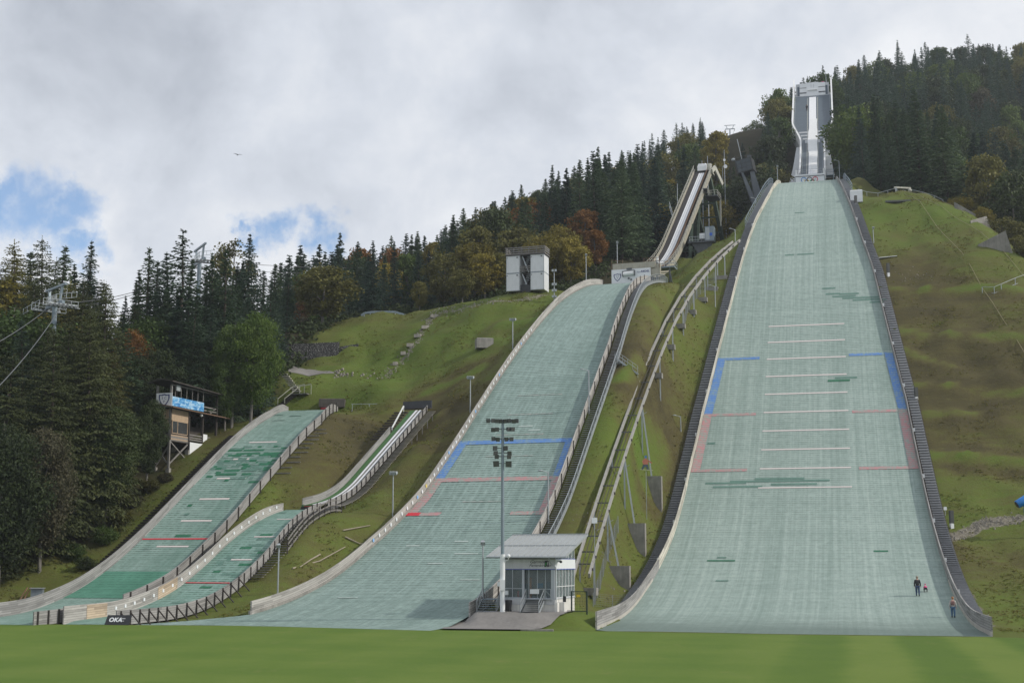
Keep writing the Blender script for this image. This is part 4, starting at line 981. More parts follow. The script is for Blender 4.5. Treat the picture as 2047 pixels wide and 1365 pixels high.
def mid_inrun():
    I = I2
    base = I.pt(60); base[2] = gz(base[0], base[1])
    t = thing('steel_inrun', base, 'steep beige inrun with white track on green steel trestle', 'inrun')
    dk = plain('dark_aisle', (.035, .032, .034), .8, var=.3)
    ls = urange(0, 71.5, 1.0)
    mb = MB(); ribbon(I, ls, -1.75, 1.75, -.05, mb); mb.build('deck', dk, t)
    mb = MB(); ribbon(I, urange(1, 70, 1.0), -.62, .55, .06, mb); mb.build('inrun_track', trackw, t)
    for w in (-.28, .18):
        mb = MB(); ribbon(I, urange(1, 70, 1.0), w - .045, w + .045, .075, mb); mb.build('ski_groove', plain('groove_grey', (.36, .38, .41), .5), t)
    mb = MB(); rail_wall(I, urange(0, 71.5, 1), -1.8, .22, -.9, .45, mb); mb.build('side_girder', beige, t)
    mb = MB(); rail_wall(I, urange(0, 71.5, 1), 1.8, .22, -1.0, .2, mb); mb.build('side_girder', beige, t)
    mb = MB(); rail_wall(I, urange(10, 71, 1), .95, .06, 0, .5, mb); mb.build('aisle_board', brwood, t)
    for s_ in (-1, 1):
        mb = MB()
        for zz in (.85, 1.25): rail_wall(I, urange(0, 71.5, 1), s_ * 1.95, .06, zz, zz + .07, mb)
        for l in urange(0, 71.5, 2.0): mb.bar(I.pt(l, s_ * 1.95, 0), I.pt(l, s_ * 1.95, 1.3), .06)
        mb.build('railing', beige2, t)
    mb = MB()
    for l in urange(42, 71, .5): mb.box(I.pt(l, 1.35, .02), (.75, .3, .05), -I.az)
    mb.build('stair_treads', dkwood, t)
    T = I.pt(71); M = Matrix.Translation(Vector(T)) @ Matrix.Rotation(-I.az, 4, 'Z')
    mb = MB(M); mb.loft([[(-1.0, -.4, .1), (.9, -.4, .1), (.9, .9, .3), (-1, .9, .3)], [(-1.05, -.3, 1.1), (.95, -.4, 1.15), (.9, .9, 1.2), (-1, .9, 1.1)], [(-.8, -.1, 1.75), (.7, -.2, 1.6), (.7, .7, 1.9), (-.7, .7, 1.9)]], smooth=False)
    mb.build('start_cover', white, t)
    mb = MB(M); mb.tube([(1.3, .6, .3), (1.3, .6, 1.7)], .5, 10); mb.build('rolled_sheet', beige2, t)
    # head frame and platform
    mb = MB(M)
    mb.bar((2.2, -1, -.4), (2.4, 1.2, 1.0), .3, .9); mb.bar((2.4, 1.2, 1.0), (3.4, 4.2, -2.0), .3, .9); mb.box((0, 1.2, -.5), (4.4, 2.6, .3))
    mb.build('head_frame', beige2, t)
    mb = MB(M)
    for zz in (1.9, 1.4):
        mb.bar((2.4, 1.2, zz), (3.4, 4.2, zz - 3), .05)
    mb.bar((3.5, 4.2, -3), (3.5, 4.2, 2.0), .07)
    mb.build('head_rail', steel, t)
    # trestle legs
    def gpt(l, w, back=0):
        p = I.pt(l, w); p[0] += I.a[0] * back; p[1] += I.a[1] * back; return np.array([p[0], p[1], gz(p[0], p[1]) - .3])
    top = 69
    for w in (-1.7, 1.8):
        mb = MB(); mb.bar(gpt(top, w * 1.7, 8), I.pt(top, w * 1.0, -.9), .75, .75); mb.build('leg', gsteel, t)
        mb = MB(); mb.bar(gpt(38, w * 1.25), I.pt(44, w, -.9), .6, .7); mb.build('leg', gsteel, t)
        mb = MB(); mb.bar(gpt(48, w * 1.2), I.pt(54, w, -.9), .45, .5); mb.build('leg', gsteel, t)
        mb = MB(); mb.bar(gpt(66, w * .6, 4), I.pt(52, w * .9, -1.2), .6, .7); mb.build('diagonal_brace', gsteel, t)
    for (l0, lt, wb, wt, bk, fr_) in ((48, 54, 1.2, 1.0, 0, (.18, .42, .68, .9)), (top, top, 1.7, 1.0, 8, (.12, .3, .5, .68, .84)), (38, 44, 1.25, 1.0, 0, (.4, .8))):
        for k, f in enumerate(fr_):
            e = [gpt(l0, w * wb, bk) * (1 - f) + I.pt(lt, w * wt, -.9) * f for w in (-1.75, 1.85)]; z = (e[0][2] + e[1][2]) / 2; e[0][2] = e[1][2] = z
            mb = MB(); mb.bar(e[0], e[1], .3, .34); mb.build('cross_beam', gsteel, t)
    for l0 in (30, 22):
        for w in (-1.6, 1.6): mb = MB(); mb.bar(gpt(l0, w), I.pt(l0, w, -.9), .4, .4); mb.build('leg', gsteel, t)
    # landing platform under the head
    M2 = Matrix.Translation(Vector(I.pt(63, 3.0, -1.5))) @ Matrix.Rotation(-I.az, 4, 'Z')
    mb = MB(M2); mb.box((.2, .3, -1.4), (2.6, 4.2, .25)); mb.box((-.6, -2.4, -.4), (1.0, 2.8, .2)); mb.build('side_platform', dsteel, t)
    mb = MB(M2)
    for (a, b) in (((1.5, -1.7), (1.5, 2.3)), ((-1.0, -1.8), (1.5, -1.8)), ((-.1, -3.8), (-.1, -1.2))):
        for zz in (-.3, -.8): mb.bar((*a, zz), (*b, zz), .07)
        for f in np.linspace(0, 1, 5): mb.bar((a[0] * (1 - f) + b[0] * f, a[1] * (1 - f) + b[1] * f, -1.4), (a[0] * (1 - f) + b[0] * f, a[1] * (1 - f) + b[1] * f, -.3), .06)
    mb.bar((1.4, 2, -1.4), (1.4, 2, -7), .3); mb.build('platform_rail', beige2, t)
    for s_, ll in ((-1, (52, 60)), (-1, (46, 50))):
        mb = MB(); a, b = I.pt(ll[0], -2.3, .2), I.pt(ll[1], -3.6, .9); mb.bar(a, b, .08, .3); mb.bar(a + [0, 0, 1], b + [0, 0, 1], .07)
        for f in (0, .33, .66, 1): q = a * (1 - f) + b * f; mb.bar(q, q + [0, 0, 1], .06)
        mb.build('side_walkway', steel, t)
    # take-off front: apron boards and banner
    M = Matrix.Translation(Vector(h2.pt(0, 0))) @ Matrix.Rotation(-h2.az, 4, 'Z')
    mb = MB(M); mb.box((-.1, .25, 3.0), (7.2, .35, 1.0)); mb.box((2.6, .6, 2.2), (3.4, .6, 1.9)); mb.build('takeoff_apron', beige, t)
    mb = MB(M)
    for zz in (3.6, 4.1): mb.bar((-3.9, .2, zz + .1), (-1.9, .2, zz - .2), .07); mb.bar((1.6, .1, zz), (4.2, .1, zz), .07)
    for x in (-3.9, -3.0, -2.0, 1.6, 2.4, 3.2, 4.2): mb.bar((x, .15, 2.4), (x, .15, 4.2), .07)
    mb.build('takeoff_rail', brwood, t)
    bn = thing('banner_wall', h2.pt(0, -.4), 'white banner wall with SCP shield and RIEDEL lettering at take off', 'banner')
    mb = MB(M); mb.box((-.55, -.05, 1.1), (6.6, .14, 2.7)); mb.build('panel', sign_white, bn)
    shield(bn, M @ Matrix.Translation((-2.85, -.13, 1.15)), .62)
    lettering('RIEDEL', bn, M @ Matrix.Translation((1.15, -.13, 1.75)), .46, navy, bold=.012)
    lettering('Start', bn, M @ Matrix.Translation((.42, -.13, 1.72)), .34, navy, shear=.3)
    mb = MB(M); mb.tube([(-1.75, -.45, 1.55), (.0, -.45, 1.65)], .33, 12); mb.build('roller', white, bn)
    mb = MB(M); mb.box((-1.85, -.4, 1.6), (.12, .5, .9)); mb.box((.1, -.4, 1.7), (.12, .5, .9)); mb.bar((-1.8, -.3, 2.1), (.1, -.3, 2.2), .06); mb.box((-.9, -.3, .85), (.28, .2, .25)); mb.ball((-.5, -.25, .62), .14); mb.box((-.8, -.25, 2.45), (.9, .2, .25))
    mb.build('roller_bracket', dsteel, bn)
    # platform and stair right of the take-off
    base = I.pt(4, 5.0); base[2] = gz(base[0], base[1])
    pf = thing('steel_platform', base, 'grey steel platform with stair right of the middle take off', 'platform')
    M3 = Matrix.Translation(Vector(I.pt(5, 4.3, .3))) @ Matrix.Rotation(-I.az, 4, 'Z')
    mb = MB(M3); mb.box((0, 0, 0), (3.2, 2.4, .25)); mb.build('deck', greysteel, pf)
    mb = MB(M3)
    for zz in (1.1, .6): mb.bar((1.6, -1.2, zz), (1.6, 1.2, zz), .06); mb.bar((-1.6, -1.2, zz), (1.6, -1.2, zz), .06); mb.bar((-1.6, 1.2, zz), (1.6, 1.2, zz), .06)
    for x in (-1.6, -.8, 0, .8, 1.6): mb.bar((x, -1.2, 0), (x, -1.2, 1.1), .05)
    for y in (0, 1.2): mb.bar((1.6, y, 0), (1.6, y, 1.1), .05)
    mb.build('railing', steel, pf)
    for x in (-1.4, .8): mb = MB(M3); mb.bar((x, -1, 0), (x, -1, -4.4), .22); mb.build('leg', dsteel, pf)
    mb = MB(M3)
    for k in range(9): mb.box((-.4 + .12 * k, -.3 - .2 * k, -.4 - .42 * k), (1.7, .32, .06))
    mb.bar((.6, -.2, -.2), (1.6, -2.1, -4.0), .08, .3); mb.build('stair', dsteel, pf)
    mb = MB(M3); mb.tube([(-1.3, -.9, .9), (-1.3, -.9, 1.9)], .22, 10); mb.build('white_drum', white, pf)
def shield(parent, M, s):
    out = [(-1, .9), (-.5, .86), (0, 1.0), (.5, .86), (1, .9), (1.02, .3), (.8, -.3), (.45, -.75), (0, -1.1), (-.45, -.75), (-.8, -.3), (-1.02, .3)]
    def poly(k, y, m_, nm):
        pts = [M @ Vector((a * s * k, y, b * s * k)) for a, b in out] + [M @ Vector((a * s * k, y + .02, b * s * k)) for a, b in out]; n = len(out)
        MB().add(pts, [tuple(range(n))] + [(i, i + n, (i + 1) % n + n, (i + 1) % n) for i in range(n)]).build(nm, m_, parent)
    poly(1.0, -.01, navy, 'shield_border'); poly(.78, -.022, sign_white, 'shield_field')
    lettering('S C', parent, M @ Matrix.Translation((0, -.03, .08 * s)), .62 * s, navy, align='CENTER'); lettering('P', parent, M @ Matrix.Translation((0, -.03, -.5 * s)), .62 * s, navy, align='CENTER')
mid_inrun()

def small_inrun():
    I = I4
    t = thing('timber_inrun', I.pt(14, 0, -1), 'small weathered timber inrun with green and white track', 'inrun')
    green = plain('green_track', (.055, .135, .045), .8, var=.3, scale=4)
    ls = urange(0, 28, .7)
    mb = MB(); ribbon(I, ls, -1.1, 1.15, 0, mb); mb.build('deck', grwood, t)
    mb = MB(); ribbon(I, urange(0, 28, .7), -1.05, -.35, .05, mb); mb.build('green_runner', green, t)
    for w in (-.2, .35):
        mb = MB(); ribbon(I, urange(.5, 28, .7), w - .05, w + .24, .06, mb); mb.build('inrun_track', trackw, t)
    mb = MB()
    def uvw(I, ls, w, h0, h1_, th, m_, nm):
        b = [I.pt(l, w, h0) for l in ls]; MB().wall(b, [h1_ - h0] * len(ls), th, [I.r * (1 if w > 0 else -1)] * len(ls)).build(nm, m_, t)
    uvw(I, urange(0, 22, .7), -1.12, -.4, .85, .08, wallwood, 'side_wall'); uvw(I, urange(1.6, 28.5, .7), 1.15, -.35, .42, .08, wallwood, 'side_wall')
    for l in urange(2, 28, 1.15): p = I.pt(l, 1.3, -.4); MB().bar(p, p + [0, 0, .9], .11).build('post', dkwood, t)
    mb = MB()
    for l in urange(1, 28.5, .33): mb.box(I.pt(l, 1.85, -.45), (1.0, .28, .05), -I.az)
    mb.build('walkway_boards', plain('pale_grey_timber', (.36, .345, .32), .85, var=.3, scale=2), t)
    for l in urange(2, 28, 1.6): p = I.pt(l, 2.2, -.5); MB().bar((p[0], p[1], gz(p[0], p[1]) - .1), p, .1).build('walkway_post', grwood, t)
    M = Matrix.Translation(Vector(I.pt(28.6))) @ Matrix.Rotation(-I.az, 4, 'Z')
    mb = MB(M); mb.box((-.6, .6, .55), (4.2, .15, 1.0)); mb.build('start_board', plain('slate_board', (.06, .062, .07), .7, var=.2), t)
    mb = MB(M); mb.box((-.6, .35, .02), (4.2, .7, .1)); mb.build('start_deck', dkwood, t)
    mb = MB()
    for l in urange(20.5, 27.5, .7): mb.box(I.pt(l, -2.2, .05), (1.9, .4, .2), -I.az)
    mb.build('start_steps', dkwood, t)
    mb = MB(); a = I.pt(23.0, -1.35, .2); b = I.pt(27.5, -1.8, .9); mb.bar(a, b, .14, .14); mb.bar(a, a - [0, 0, .8], .1); mb.bar(b, b - [0, 0, 1], .1); mb.build('step_rail', white, t)
    M = Matrix.Translation(Vector(h4.pt(0, 0))) @ Matrix.Rotation(-h4.az, 4, 'Z')
    mb = MB(M); mb.box((-.1, .1, .05), (2.4, .2, .5)); mb.build('takeoff_front', black, t)
    mb = MB(M); mb.box((-.2, .02, .42), (2.0, .08, .18)); mb.build('takeoff_stripe', green, t); mb = MB(M); mb.box((-.1, -.02, .34), (1.5, .06, .08)); mb.build('takeoff_red_stripe', red, t)
    c = thing('railing', og(690, 822), 'thin steel railing on grass lip between small hill and timber inrun', 'railing')
    a, b = og(702, 823), og(773, 822); mb = MB()
    a2 = P(702, 823, a[1]); b2 = P(774, 822, a[1] - .5); ht = 1.05
    for zz in (.08, ht): mb.bar(a2 + [0, 0, zz], b2 + [0, 0, zz], .06)
    mb.build('rail', steel, c)
    for f in (0.03, .5, .97): q = a2 * (1 - f) + b2 * f; MB().bar((q[0], q[1], min(q[2], gz(q[0], q[1])) - .2), q + [0, 0, ht], .07).build('post', steel, c)
small_inrun()

# ------------------------------------------------------------------ house at the foot of the hills
def frame_at(p, az): return Matrix.Translation(Vector(p)) @ Matrix.Rotation(-az, 4, 'Z')
def house():
    A = np.array(HOUSE_P); z0 = gz(A[0], A[1]); az = HOUSE_AZ
    M = frame_at((A[0], A[1], z0), az) @ Matrix.Diagonal((1, 1, .905, 1))          # local x along the front, y away from the viewer
    Wd, Dp = 4.75, 6.6
    t = thing('lift_station_house', (A[0], A[1], z0), 'small glass fronted lift house with sloping grey metal roof', 'house')
    rend = plain('shaded_render', (.50, .51, .53), .8, var=.2, scale=.8); dirty = plain('white_render', (.66, .65, .62), .85, var=.3, scale=.7); fr = plain('shaded_window_frame', (.40, .43, .47), .5, var=.08); frw = plain('sunlit_window_frame', (.66, .67, .68), .5, var=.08)  # shade painted into front frame and render, sunlight into side frame
    gl = glass_mat('window_glass', (.55, .62, .64)); inner = plain('dim_interior', (.10, .10, .10), .8, var=.3)
    mb = MB(M); mb.box((Wd / 2, Dp / 2, .15), (Wd, Dp, 2.3)); mb.build('plinth', dirty, t)
    mb = MB(M); mb.box((Wd / 2, Dp / 2, 1.32), (Wd + .1, Dp + .1, .1)); mb.build('sill_band', fr, t)
    mb = MB(M); mb.box((Wd / 2, -.015, 1.02), (Wd + .02, .06, .5)); mb.build('plinth_board', rend, t)
    # interior: floor, back wall, machine cabinet, door leaf
    mb = MB(M); mb.box((Wd / 2, Dp - .25, 2.9), (Wd - .2, .2, 3.2)); mb.box((.12, Dp / 2, 2.9), (.1, Dp - .5, 3.2)); mb.build('inner_wall', plain('inner_wall_paint', (.34, .34, .32), .8, var=.2), t)
    mb = MB(M); mb.box((1.4, 2.6, 2.0), (1.0, .8, 1.3)); mb.box((3.7, 3.2, 2.1), (.8, 1.2, 1.5)); mb.build('machine_cabinet', greysteel, t)
    mb = MB(M); mb.box((2.15, 1.5, 2.3), (.12, .5, 1.9)); mb.build('orange_panel', plain('orange_paint', (.5, .14, .03), .6), t)
    mb = MB(M); mb.box((3.15, 1.0, 2.5), (.55, .05, .45)); mb.build('blue_screen_sign', plain('sky_blue_sign', (.05, .25, .45), .5), t)
    mb = MB(M); mb.tube([(1.35, .5, 1.4), (1.35, .5, 2.0)], .1, 10); mb.build('red_extinguisher', plain('red_enamel', (.5, .03, .03), .4), t)
    top, bot = 4.05, 1.36
    def pane(x0, x1, y0, y1, z0_, z1, m_=gl):
        mb = MB(M)
        if abs(y1 - y0) < .01: mb.box(((x0 + x1) / 2, y0, (z0_ + z1) / 2), (x1 - x0, .02, z1 - z0_))
        else: mb.box((x0, (y0 + y1) / 2, (z0_ + z1) / 2), (.02, y1 - y0, z1 - z0_))
        return mb.build('window_pane', m_, t)
    for (x0, x1) in ((.22, .98), (1.02, 1.86)):
        pane(x0, x1, .04, .04, 2.28, top - .03); pane(x0, x1, .04, .04, bot + .06, 2.2)
    for (x0, x1) in ((2.05, 2.35), (2.4, 3.1), (3.15, 3.8), (3.85, 4.4)): pane(x0, x1, .3, .3, bot, top - .03)
    mb = MB(M)
    for x, w in ((.11, .24), (1.0, .05), (1.95, .2), (4.56, .32)): mb.box((x, .04, (bot + top) / 2), (w, .12, top - bot))
    for (x0, x1, z) in ((.22, 1.86, 2.24), (.22, 1.86, bot + .04), (.22, 1.86, top - .02)): mb.box(((x0 + x1) / 2, .045, z), (x1 - x0, .08, .06))
    for x in (2.37, 3.12, 3.82): mb.box((x, .3, (bot + top) / 2), (.05, .07, top - bot))
    mb.build('window_frame', fr, t)
    n = 6; ys = np.linspace(.15, Dp - .1, n + 1)
    for k in range(n):
        pane(Wd - .03, 0, ys[k] + .04, ys[k + 1] - .04, 2.45, top - .03); pane(Wd - .03, 0, ys[k] + .04, ys[k + 1] - .04, bot + .06, 2.38)
        zt = 4.95 + (ys[k] + .2) * .30; 
        if k > 0: pane(Wd - .03, 0, ys[k] + .05, ys[k + 1] - .05, 5.0, zt + .1)
    mb = MB(M)
    for y in ys: mb.box((Wd - .02, y, (bot + top) / 2), (.1, .07, top - bot)); mb.box((Wd - .02, y, 4.95 + max(.1, y * .15)), (.1, .07, max(.2, y * .31)))
    for z in (2.42, bot + .04): mb.box((Wd - .022, Dp / 2, z), (.08, Dp - .1, .06))
    mb.build('window_frame', frw, t)
    mb = MB(M); mb.box((Wd / 2, .0, 4.5), (Wd + .06, .16, .92)); mb.build('fascia_board', rend, t)
    mb = MB(M); mb.box((Wd, Dp / 2 + .05, 4.5), (.14, Dp, .92)); mb.build('side_fascia_board', sign_white, t)  # whiter than the front fascia: sunlight put into the side colour
    mb = MB(M); mb.box((Wd / 2, -.02, 4.02), (Wd + .1, .17, .06)); mb.box((Wd + .015, Dp / 2 + .05, 4.02), (.15, Dp, .06)); mb.box((Wd + .015, Dp / 2 + .05, 4.98), (.15, Dp, .05)); mb.build('blue_trim', plain('blue_trim', (.03, .06, .36), .5, var=.05), t)
    lettering('Garmisch', t, M @ Matrix.Translation((2.55, -.09, 4.58)), .42, black, shear=.35); lettering('Partenkirchen', t, M @ Matrix.Translation((2.5, -.09, 4.27)), .34, black, shear=.35)
    mb = MB(M); mb.box((4.05, -.1, 4.53), (.36, .03, .56)); mb.build('emblem', black, t)
    mb = MB(M); mb.bar((3.95, -.12, 4.32), (4.0, -.12, 4.66), .07, .02); mb.bar((4.03, -.12, 4.5), (4.1, -.12, 4.62), .05, .02); mb.build('emblem_green', plain('emblem_green', (.05, .3, .08), .5), t)
    mb = MB(M); mb.bar((4.14, -.12, 4.45), (4.17, -.12, 4.75), .04, .02); mb.bar((4.04, -.12, 4.3), (4.15, -.12, 4.38), .04, .02); mb.build('emblem_pale', sign_white, t)
    # roof: standing seams, gutter
    roofm = plain('zinc_roof', (.36, .38, .38), .45, .25, var=.12, scale=.6)
    x0, x1, y0, y1, zA, zB = -1.1, Wd + 1.2, -.75, Dp + .35, 5.12, 7.25
    def rz(y): return zA + (zB - zA) * (y - y0) / (y1 - y0)
    mb = MB(M); mb.loft([[(x0, y0, rz(y0)), (x1, y0, rz(y0)), (x1, y0, rz(y0) + .12), (x0, y0, rz(y0) + .12)], [(x0, y1, rz(y1)), (x1, y1, rz(y1)), (x1, y1, rz(y1) + .12), (x0, y1, rz(y1) + .12)]]); rf = mb.build('roof', roofm, t)
    mb = MB(M)
    for x in np.arange(x0 + .25, x1, .52): mb.bar((x, y0, rz(y0) + .15), (x, y1, rz(y1) + .15), .03, .06)
    mb.build('roof_seams', roofm, rf)
    ym = y0 + (y1 - y0) * .46; mb = MB(M); mb.bar((x0, ym, rz(ym) + .16), (x1, ym, rz(ym) + .16), .06, .07); mb.bar((x0, y1 - .2, rz(y1 - .2) + .2), (x1, y1 - .2, rz(y1) + .18), .07, .08); mb.build('snow_guard', steel, rf)
    mb = MB(M); mb.tube([(x0, y0 - .06, zA + .03), (x1, y0 - .06, zA - .0)], .09, 8); mb.tube([(Wd - .35, y0 - .06, zA), (Wd - .3, -.3, 4.6), (Wd + .12, -.12, 4.2), (Wd + .12, -.12, -.6)], .055, 8); mb.build('gutter', steel, t)
    mb = MB(M); mb.box((Wd / 2, Dp / 2 + .1, 5.0), (Wd - .1, Dp - .3, .12)); mb.build('ceiling', dsteel, t)
    mb = MB(M); mb.loft([[(.2, Dp - .1, 5), (Wd - .2, Dp - .1, 5), (Wd - .2, Dp - .1, 6.9), (.2, Dp - .1, 6.9)], [(.2, Dp, 5), (Wd - .2, Dp, 5), (Wd - .2, Dp, 6.9), (.2, Dp, 6.9)]]); mb.build('rear_wall', rend, t)
    mb = MB(M); mb.box((Wd / 2, -.02, 5.03), (Wd, .12, .14)); mb.build('painted_eaves_shadow', dkwood, t)  # dark strip painted in for the shade under the eaves
    # entrance stair, open rails, notice
    mb = MB(M)
    for k in range(7): mb.box((3.05, -.25 - .26 * k, 1.2 - .17 * k), (1.5, .3, .05))
    mb.build('entrance_treads', dsteel, t)
    mb = MB(M)
    for x in (2.25, 3.85): mb.bar((x, -.1, 1.15), (x, -1.95, -.05), .05, .22)
    mb.box((3.3, -.0, 1.28), (2.4, .5, .06)); mb.build('stair_stringer', steel, t)
    mb = MB(M)
    for x in (2.25, 3.85):
        mb.bar((x, -.15, 2.2), (x, -1.9, 1.0), .05); mb.bar((x, -1.9, 1.0), (x, -1.9, -.1), .05); mb.bar((x, -.15, 2.2), (x, -.15, 1.2), .05); mb.bar((x, -.15, 1.7), (x, -1.9, .5), .04)
    for (xa, xb) in ((2.1, 2.25), (3.0, 4.4)): mb.bar((xa, -.15, 2.2), (xb, -.15, 2.2), .05)
    mb.bar((4.4, -.15, 2.2), (4.4, -.15, 1.0), .05); mb.bar((3.85, -.15, 2.15), (4.4, -.15, 1.6), .03)
    mb.build('entrance_railing', steel, t)
    mb = MB(M); mb.box((3.0, -.2, 1.98), (.8, .03, .42)); mb.build('notice', sign_white, t)
    mb = MB(M); mb.box((.5, -.1, 1.85), (.3, .2, .4)); mb.box((-.12, -.1, 2.65), (.35, .2, .42)); mb.build('meter_box', sign_white, t)
    mb = MB(M); mb.tube([(.55, -.1, .2), (.55, -.1, 1.65)], .03, 6); mb.build('conduit', steel, t)
    mb = MB(M); mb.box((Wd + .35, .8, .35), (.7, .9, 1.3)); mb.box((Wd + .15, .1, .35), (.25, .8, 1.2)); mb.build('low_white_block', dirty, t)
    mb = MB(M); mb.box((Wd + .5, 1.2, .75), (.25, .12, 1.6)); mb.build('black_panel', black, t)
    mb = MB(M); mb.tube([(Wd + .02, .6, 4.75), (Wd + .35, .4, 4.75)], .04, 6); mb.ball((Wd + .42, .35, 4.72), .13); mb.build('floodlamp', black, t)
    # bin, camera mast and side stairs are things of their own
    b = thing('wheelie_bin', M @ Vector((.72, -.55, 0)), 'black wheelie bin by the lift house plinth', 'bin')
    Mb = M @ Matrix.Translation((.72, -.55, gz(*(M @ Vector((.72, -.55, 0)))[:2]) - z0 + .1))
    mb = MB(Mb); mb.loft([[(-.24, -.27, .08), (.24, -.27, .08), (.24, .22, .08), (-.24, .22, .08)], [(-.3, -.36, .98), (.3, -.36, .98), (.3, .3, .98), (-.3, .3, .98)]]); mb.build('body', black, b)
    mb = MB(Mb); mb.loft([[(-.32, -.4, .98), (.32, -.4, .98), (.32, .34, .98), (-.32, .34, .98)], [(-.3, -.36, 1.05), (.3, -.36, 1.05), (.3, .3, 1.1), (-.3, .3, 1.1)]]); mb.build('lid', black, b)
    for x in (-.24, .24): mb = MB(Mb); mb.tube([(x - .04, .24, .1), (x + .04, .24, .1)], .1, 12); mb.build('wheel', dsteel, b)
    sp = M @ Vector((-1.3, 1.2, 0)); zs = gz(sp.x, sp.y)
    s_ = thing('side_stairs', (sp.x, sp.y, zs), 'grey steel stair with railings left of the lift house', 'stairs')
    Ms = M @ Matrix.Translation((-1.3, .9, zs - z0))
    mb = MB(Ms)
    for k in range(6): mb.box((0, .28 * k - .9, .15 + .2 * k), (1.7, .3, .05))
    mb.box((.2, 1.4, 1.2), (2.2, 1.4, .06)); mb.build('treads', greysteel, s_)
    mb = MB(Ms)
    for x in (-.9, .88):
        mb.bar((x, -1.0, .0), (x, .6, 1.15), .05, .2); mb.bar((x, -1.0, 1.0), (x, .6, 2.15), .05); mb.bar((x, .6, 2.15), (x, 2.2, 2.15), .05); mb.bar((x, .6, 1.7), (x, 2.2, 1.7), .04)
        for f in np.linspace(0, 1, 5): mb.bar((x, -1.0 + 1.6 * f, 1.15 * f), (x, -1.0 + 1.6 * f, 1 + 1.15 * f), .045)
        for y in (1.0, 1.6, 2.2): mb.bar((x, y, .2), (x, y, 2.15), .045)
    mb.build('railing', steel, s_)
    g = thing('garden_gate', M @ Vector((Wd + 1.3, 2.0, 0)), 'dark green steel gate with small yellow sign beside lift house', 'gate')
    Mg = M @ Matrix.Translation((Wd + .75, 2.6, gz(*(M @ Vector((Wd + 1.3, 2.6, 0)))[:2]) - z0))
    dg = plain('dark_green_steel', (.012, .035, .03), .5, var=.1)
    mb = MB(Mg)
    for x in (0, 1.35): mb.bar((x, 0, -.2), (x, 0, 2.0), .11)
    for z in (.12, 1.95): mb.bar((0, 0, z), (1.35, 0, z), .07)
    mb.build('frame', dg, g)
    mb = MB(Mg)
    for x in np.linspace(.12, 1.25, 9): mb.bar((x, 0, .12), (x, 0, 1.95), .012)
    for z in np.linspace(.4, 1.7, 5): mb.bar((0, 0, z), (1.35, 0, z), .012)
    mb.build('mesh_infill', dg, g); mb = MB(Mg); mb.box((.62, -.04, 1.55), (.32, .02, .22)); mb.build('yellow_sign', plain('yellow_sign', (.7, .5, .02), .5, var=.05), g)
    return M, Wd, Dp, z0
HM, HW, HD, HZ = house()

# ------------------------------------------------------------------ floodlight mast and lamps
def mast():
    p = P(1004.5, 1224, 115.6); z0 = gz(p[0], p[1]); top = P(1003, 838, 115.6)[2]
    t = thing('floodlight_mast', (p[0], p[1], z0), 'tall floodlight mast with stacked lamp rows in front of middle hill', 'floodlight mast')
    H = top - z0; M = Matrix.Translation((p[0], p[1], z0))
    mb = MB(M); mb.tube([(0, 0, 0), (0, 0, H)], [.17, .11], 12); mb.build('pole', greysteel, t)
    mb = MB(M); mb.tube([(0, 0, 0), (0, 0, 4.9)], .215, 12); mb.build('pole_sleeve', sign_white, t)
    rows = [(0.0, (-1.2, -.85, -.48, -.1, .28, .62, .95, 1.25), .36), (-.72, (-.85, -.5, .45, .8), .36), (-1.55, (-.72, -.38, .38, .72), .36), (-2.35, (-.66, .32), .4), (-2.75, (-.64, .62), .38), (-3.05, (-.5, .5), .36), (-3.65, (-.5, .5), .52)]
    for dz, xs, sz in rows:
        z = H - .12 + dz
        mb = MB(M); mb.bar((min(xs) - .1, .1, z), (max(xs) + .1, .1, z), .07); mb.build('crossarm', dsteel, t)
        for i, x in enumerate(xs):
            yaw = R.uniform(-.5, .5); Mh = M @ Matrix.Translation((x, -.02, z)) @ Matrix.Rotation(yaw, 4, 'Z') @ Matrix.Rotation(R.uniform(.1, .45), 4, 'X')
            mb = MB(Mh); s_ = sz / 2
            mb.loft([[(-s_, -.22, -s_), (s_, -.22, -s_), (s_, -.22, s_), (-s_, -.22, s_)], [(-s_ * .5, .16, -s_ * .5), (s_ * .5, .16, -s_ * .5), (s_ * .5, .16, s_ * .5), (-s_ * .5, .16, s_ * .5)]])
            hd = mb.build('lamp_head', dsteel, t)
            mb = MB(Mh); mb.box((0, -.225, 0), (sz * .8, .02, sz * .8)); mb.build('lamp_glass', plain('lamp_glass', (.10, .10, .105), .25, var=.1), hd)
    mb = MB(M); mb.box((.0, -.24, 2.35), (.42, .3, .9)); mb.build('switch_box', sign_white, t)
    mb = MB(M); mb.tube([(.1, -.1, 4.3), (.5, -.2, 4.45), (.5, -.2, 4.6)], .035, 6); mb.ball((.5, -.2, 4.75), .17); mb.build('camera_dome', sign_white, t)
mast()
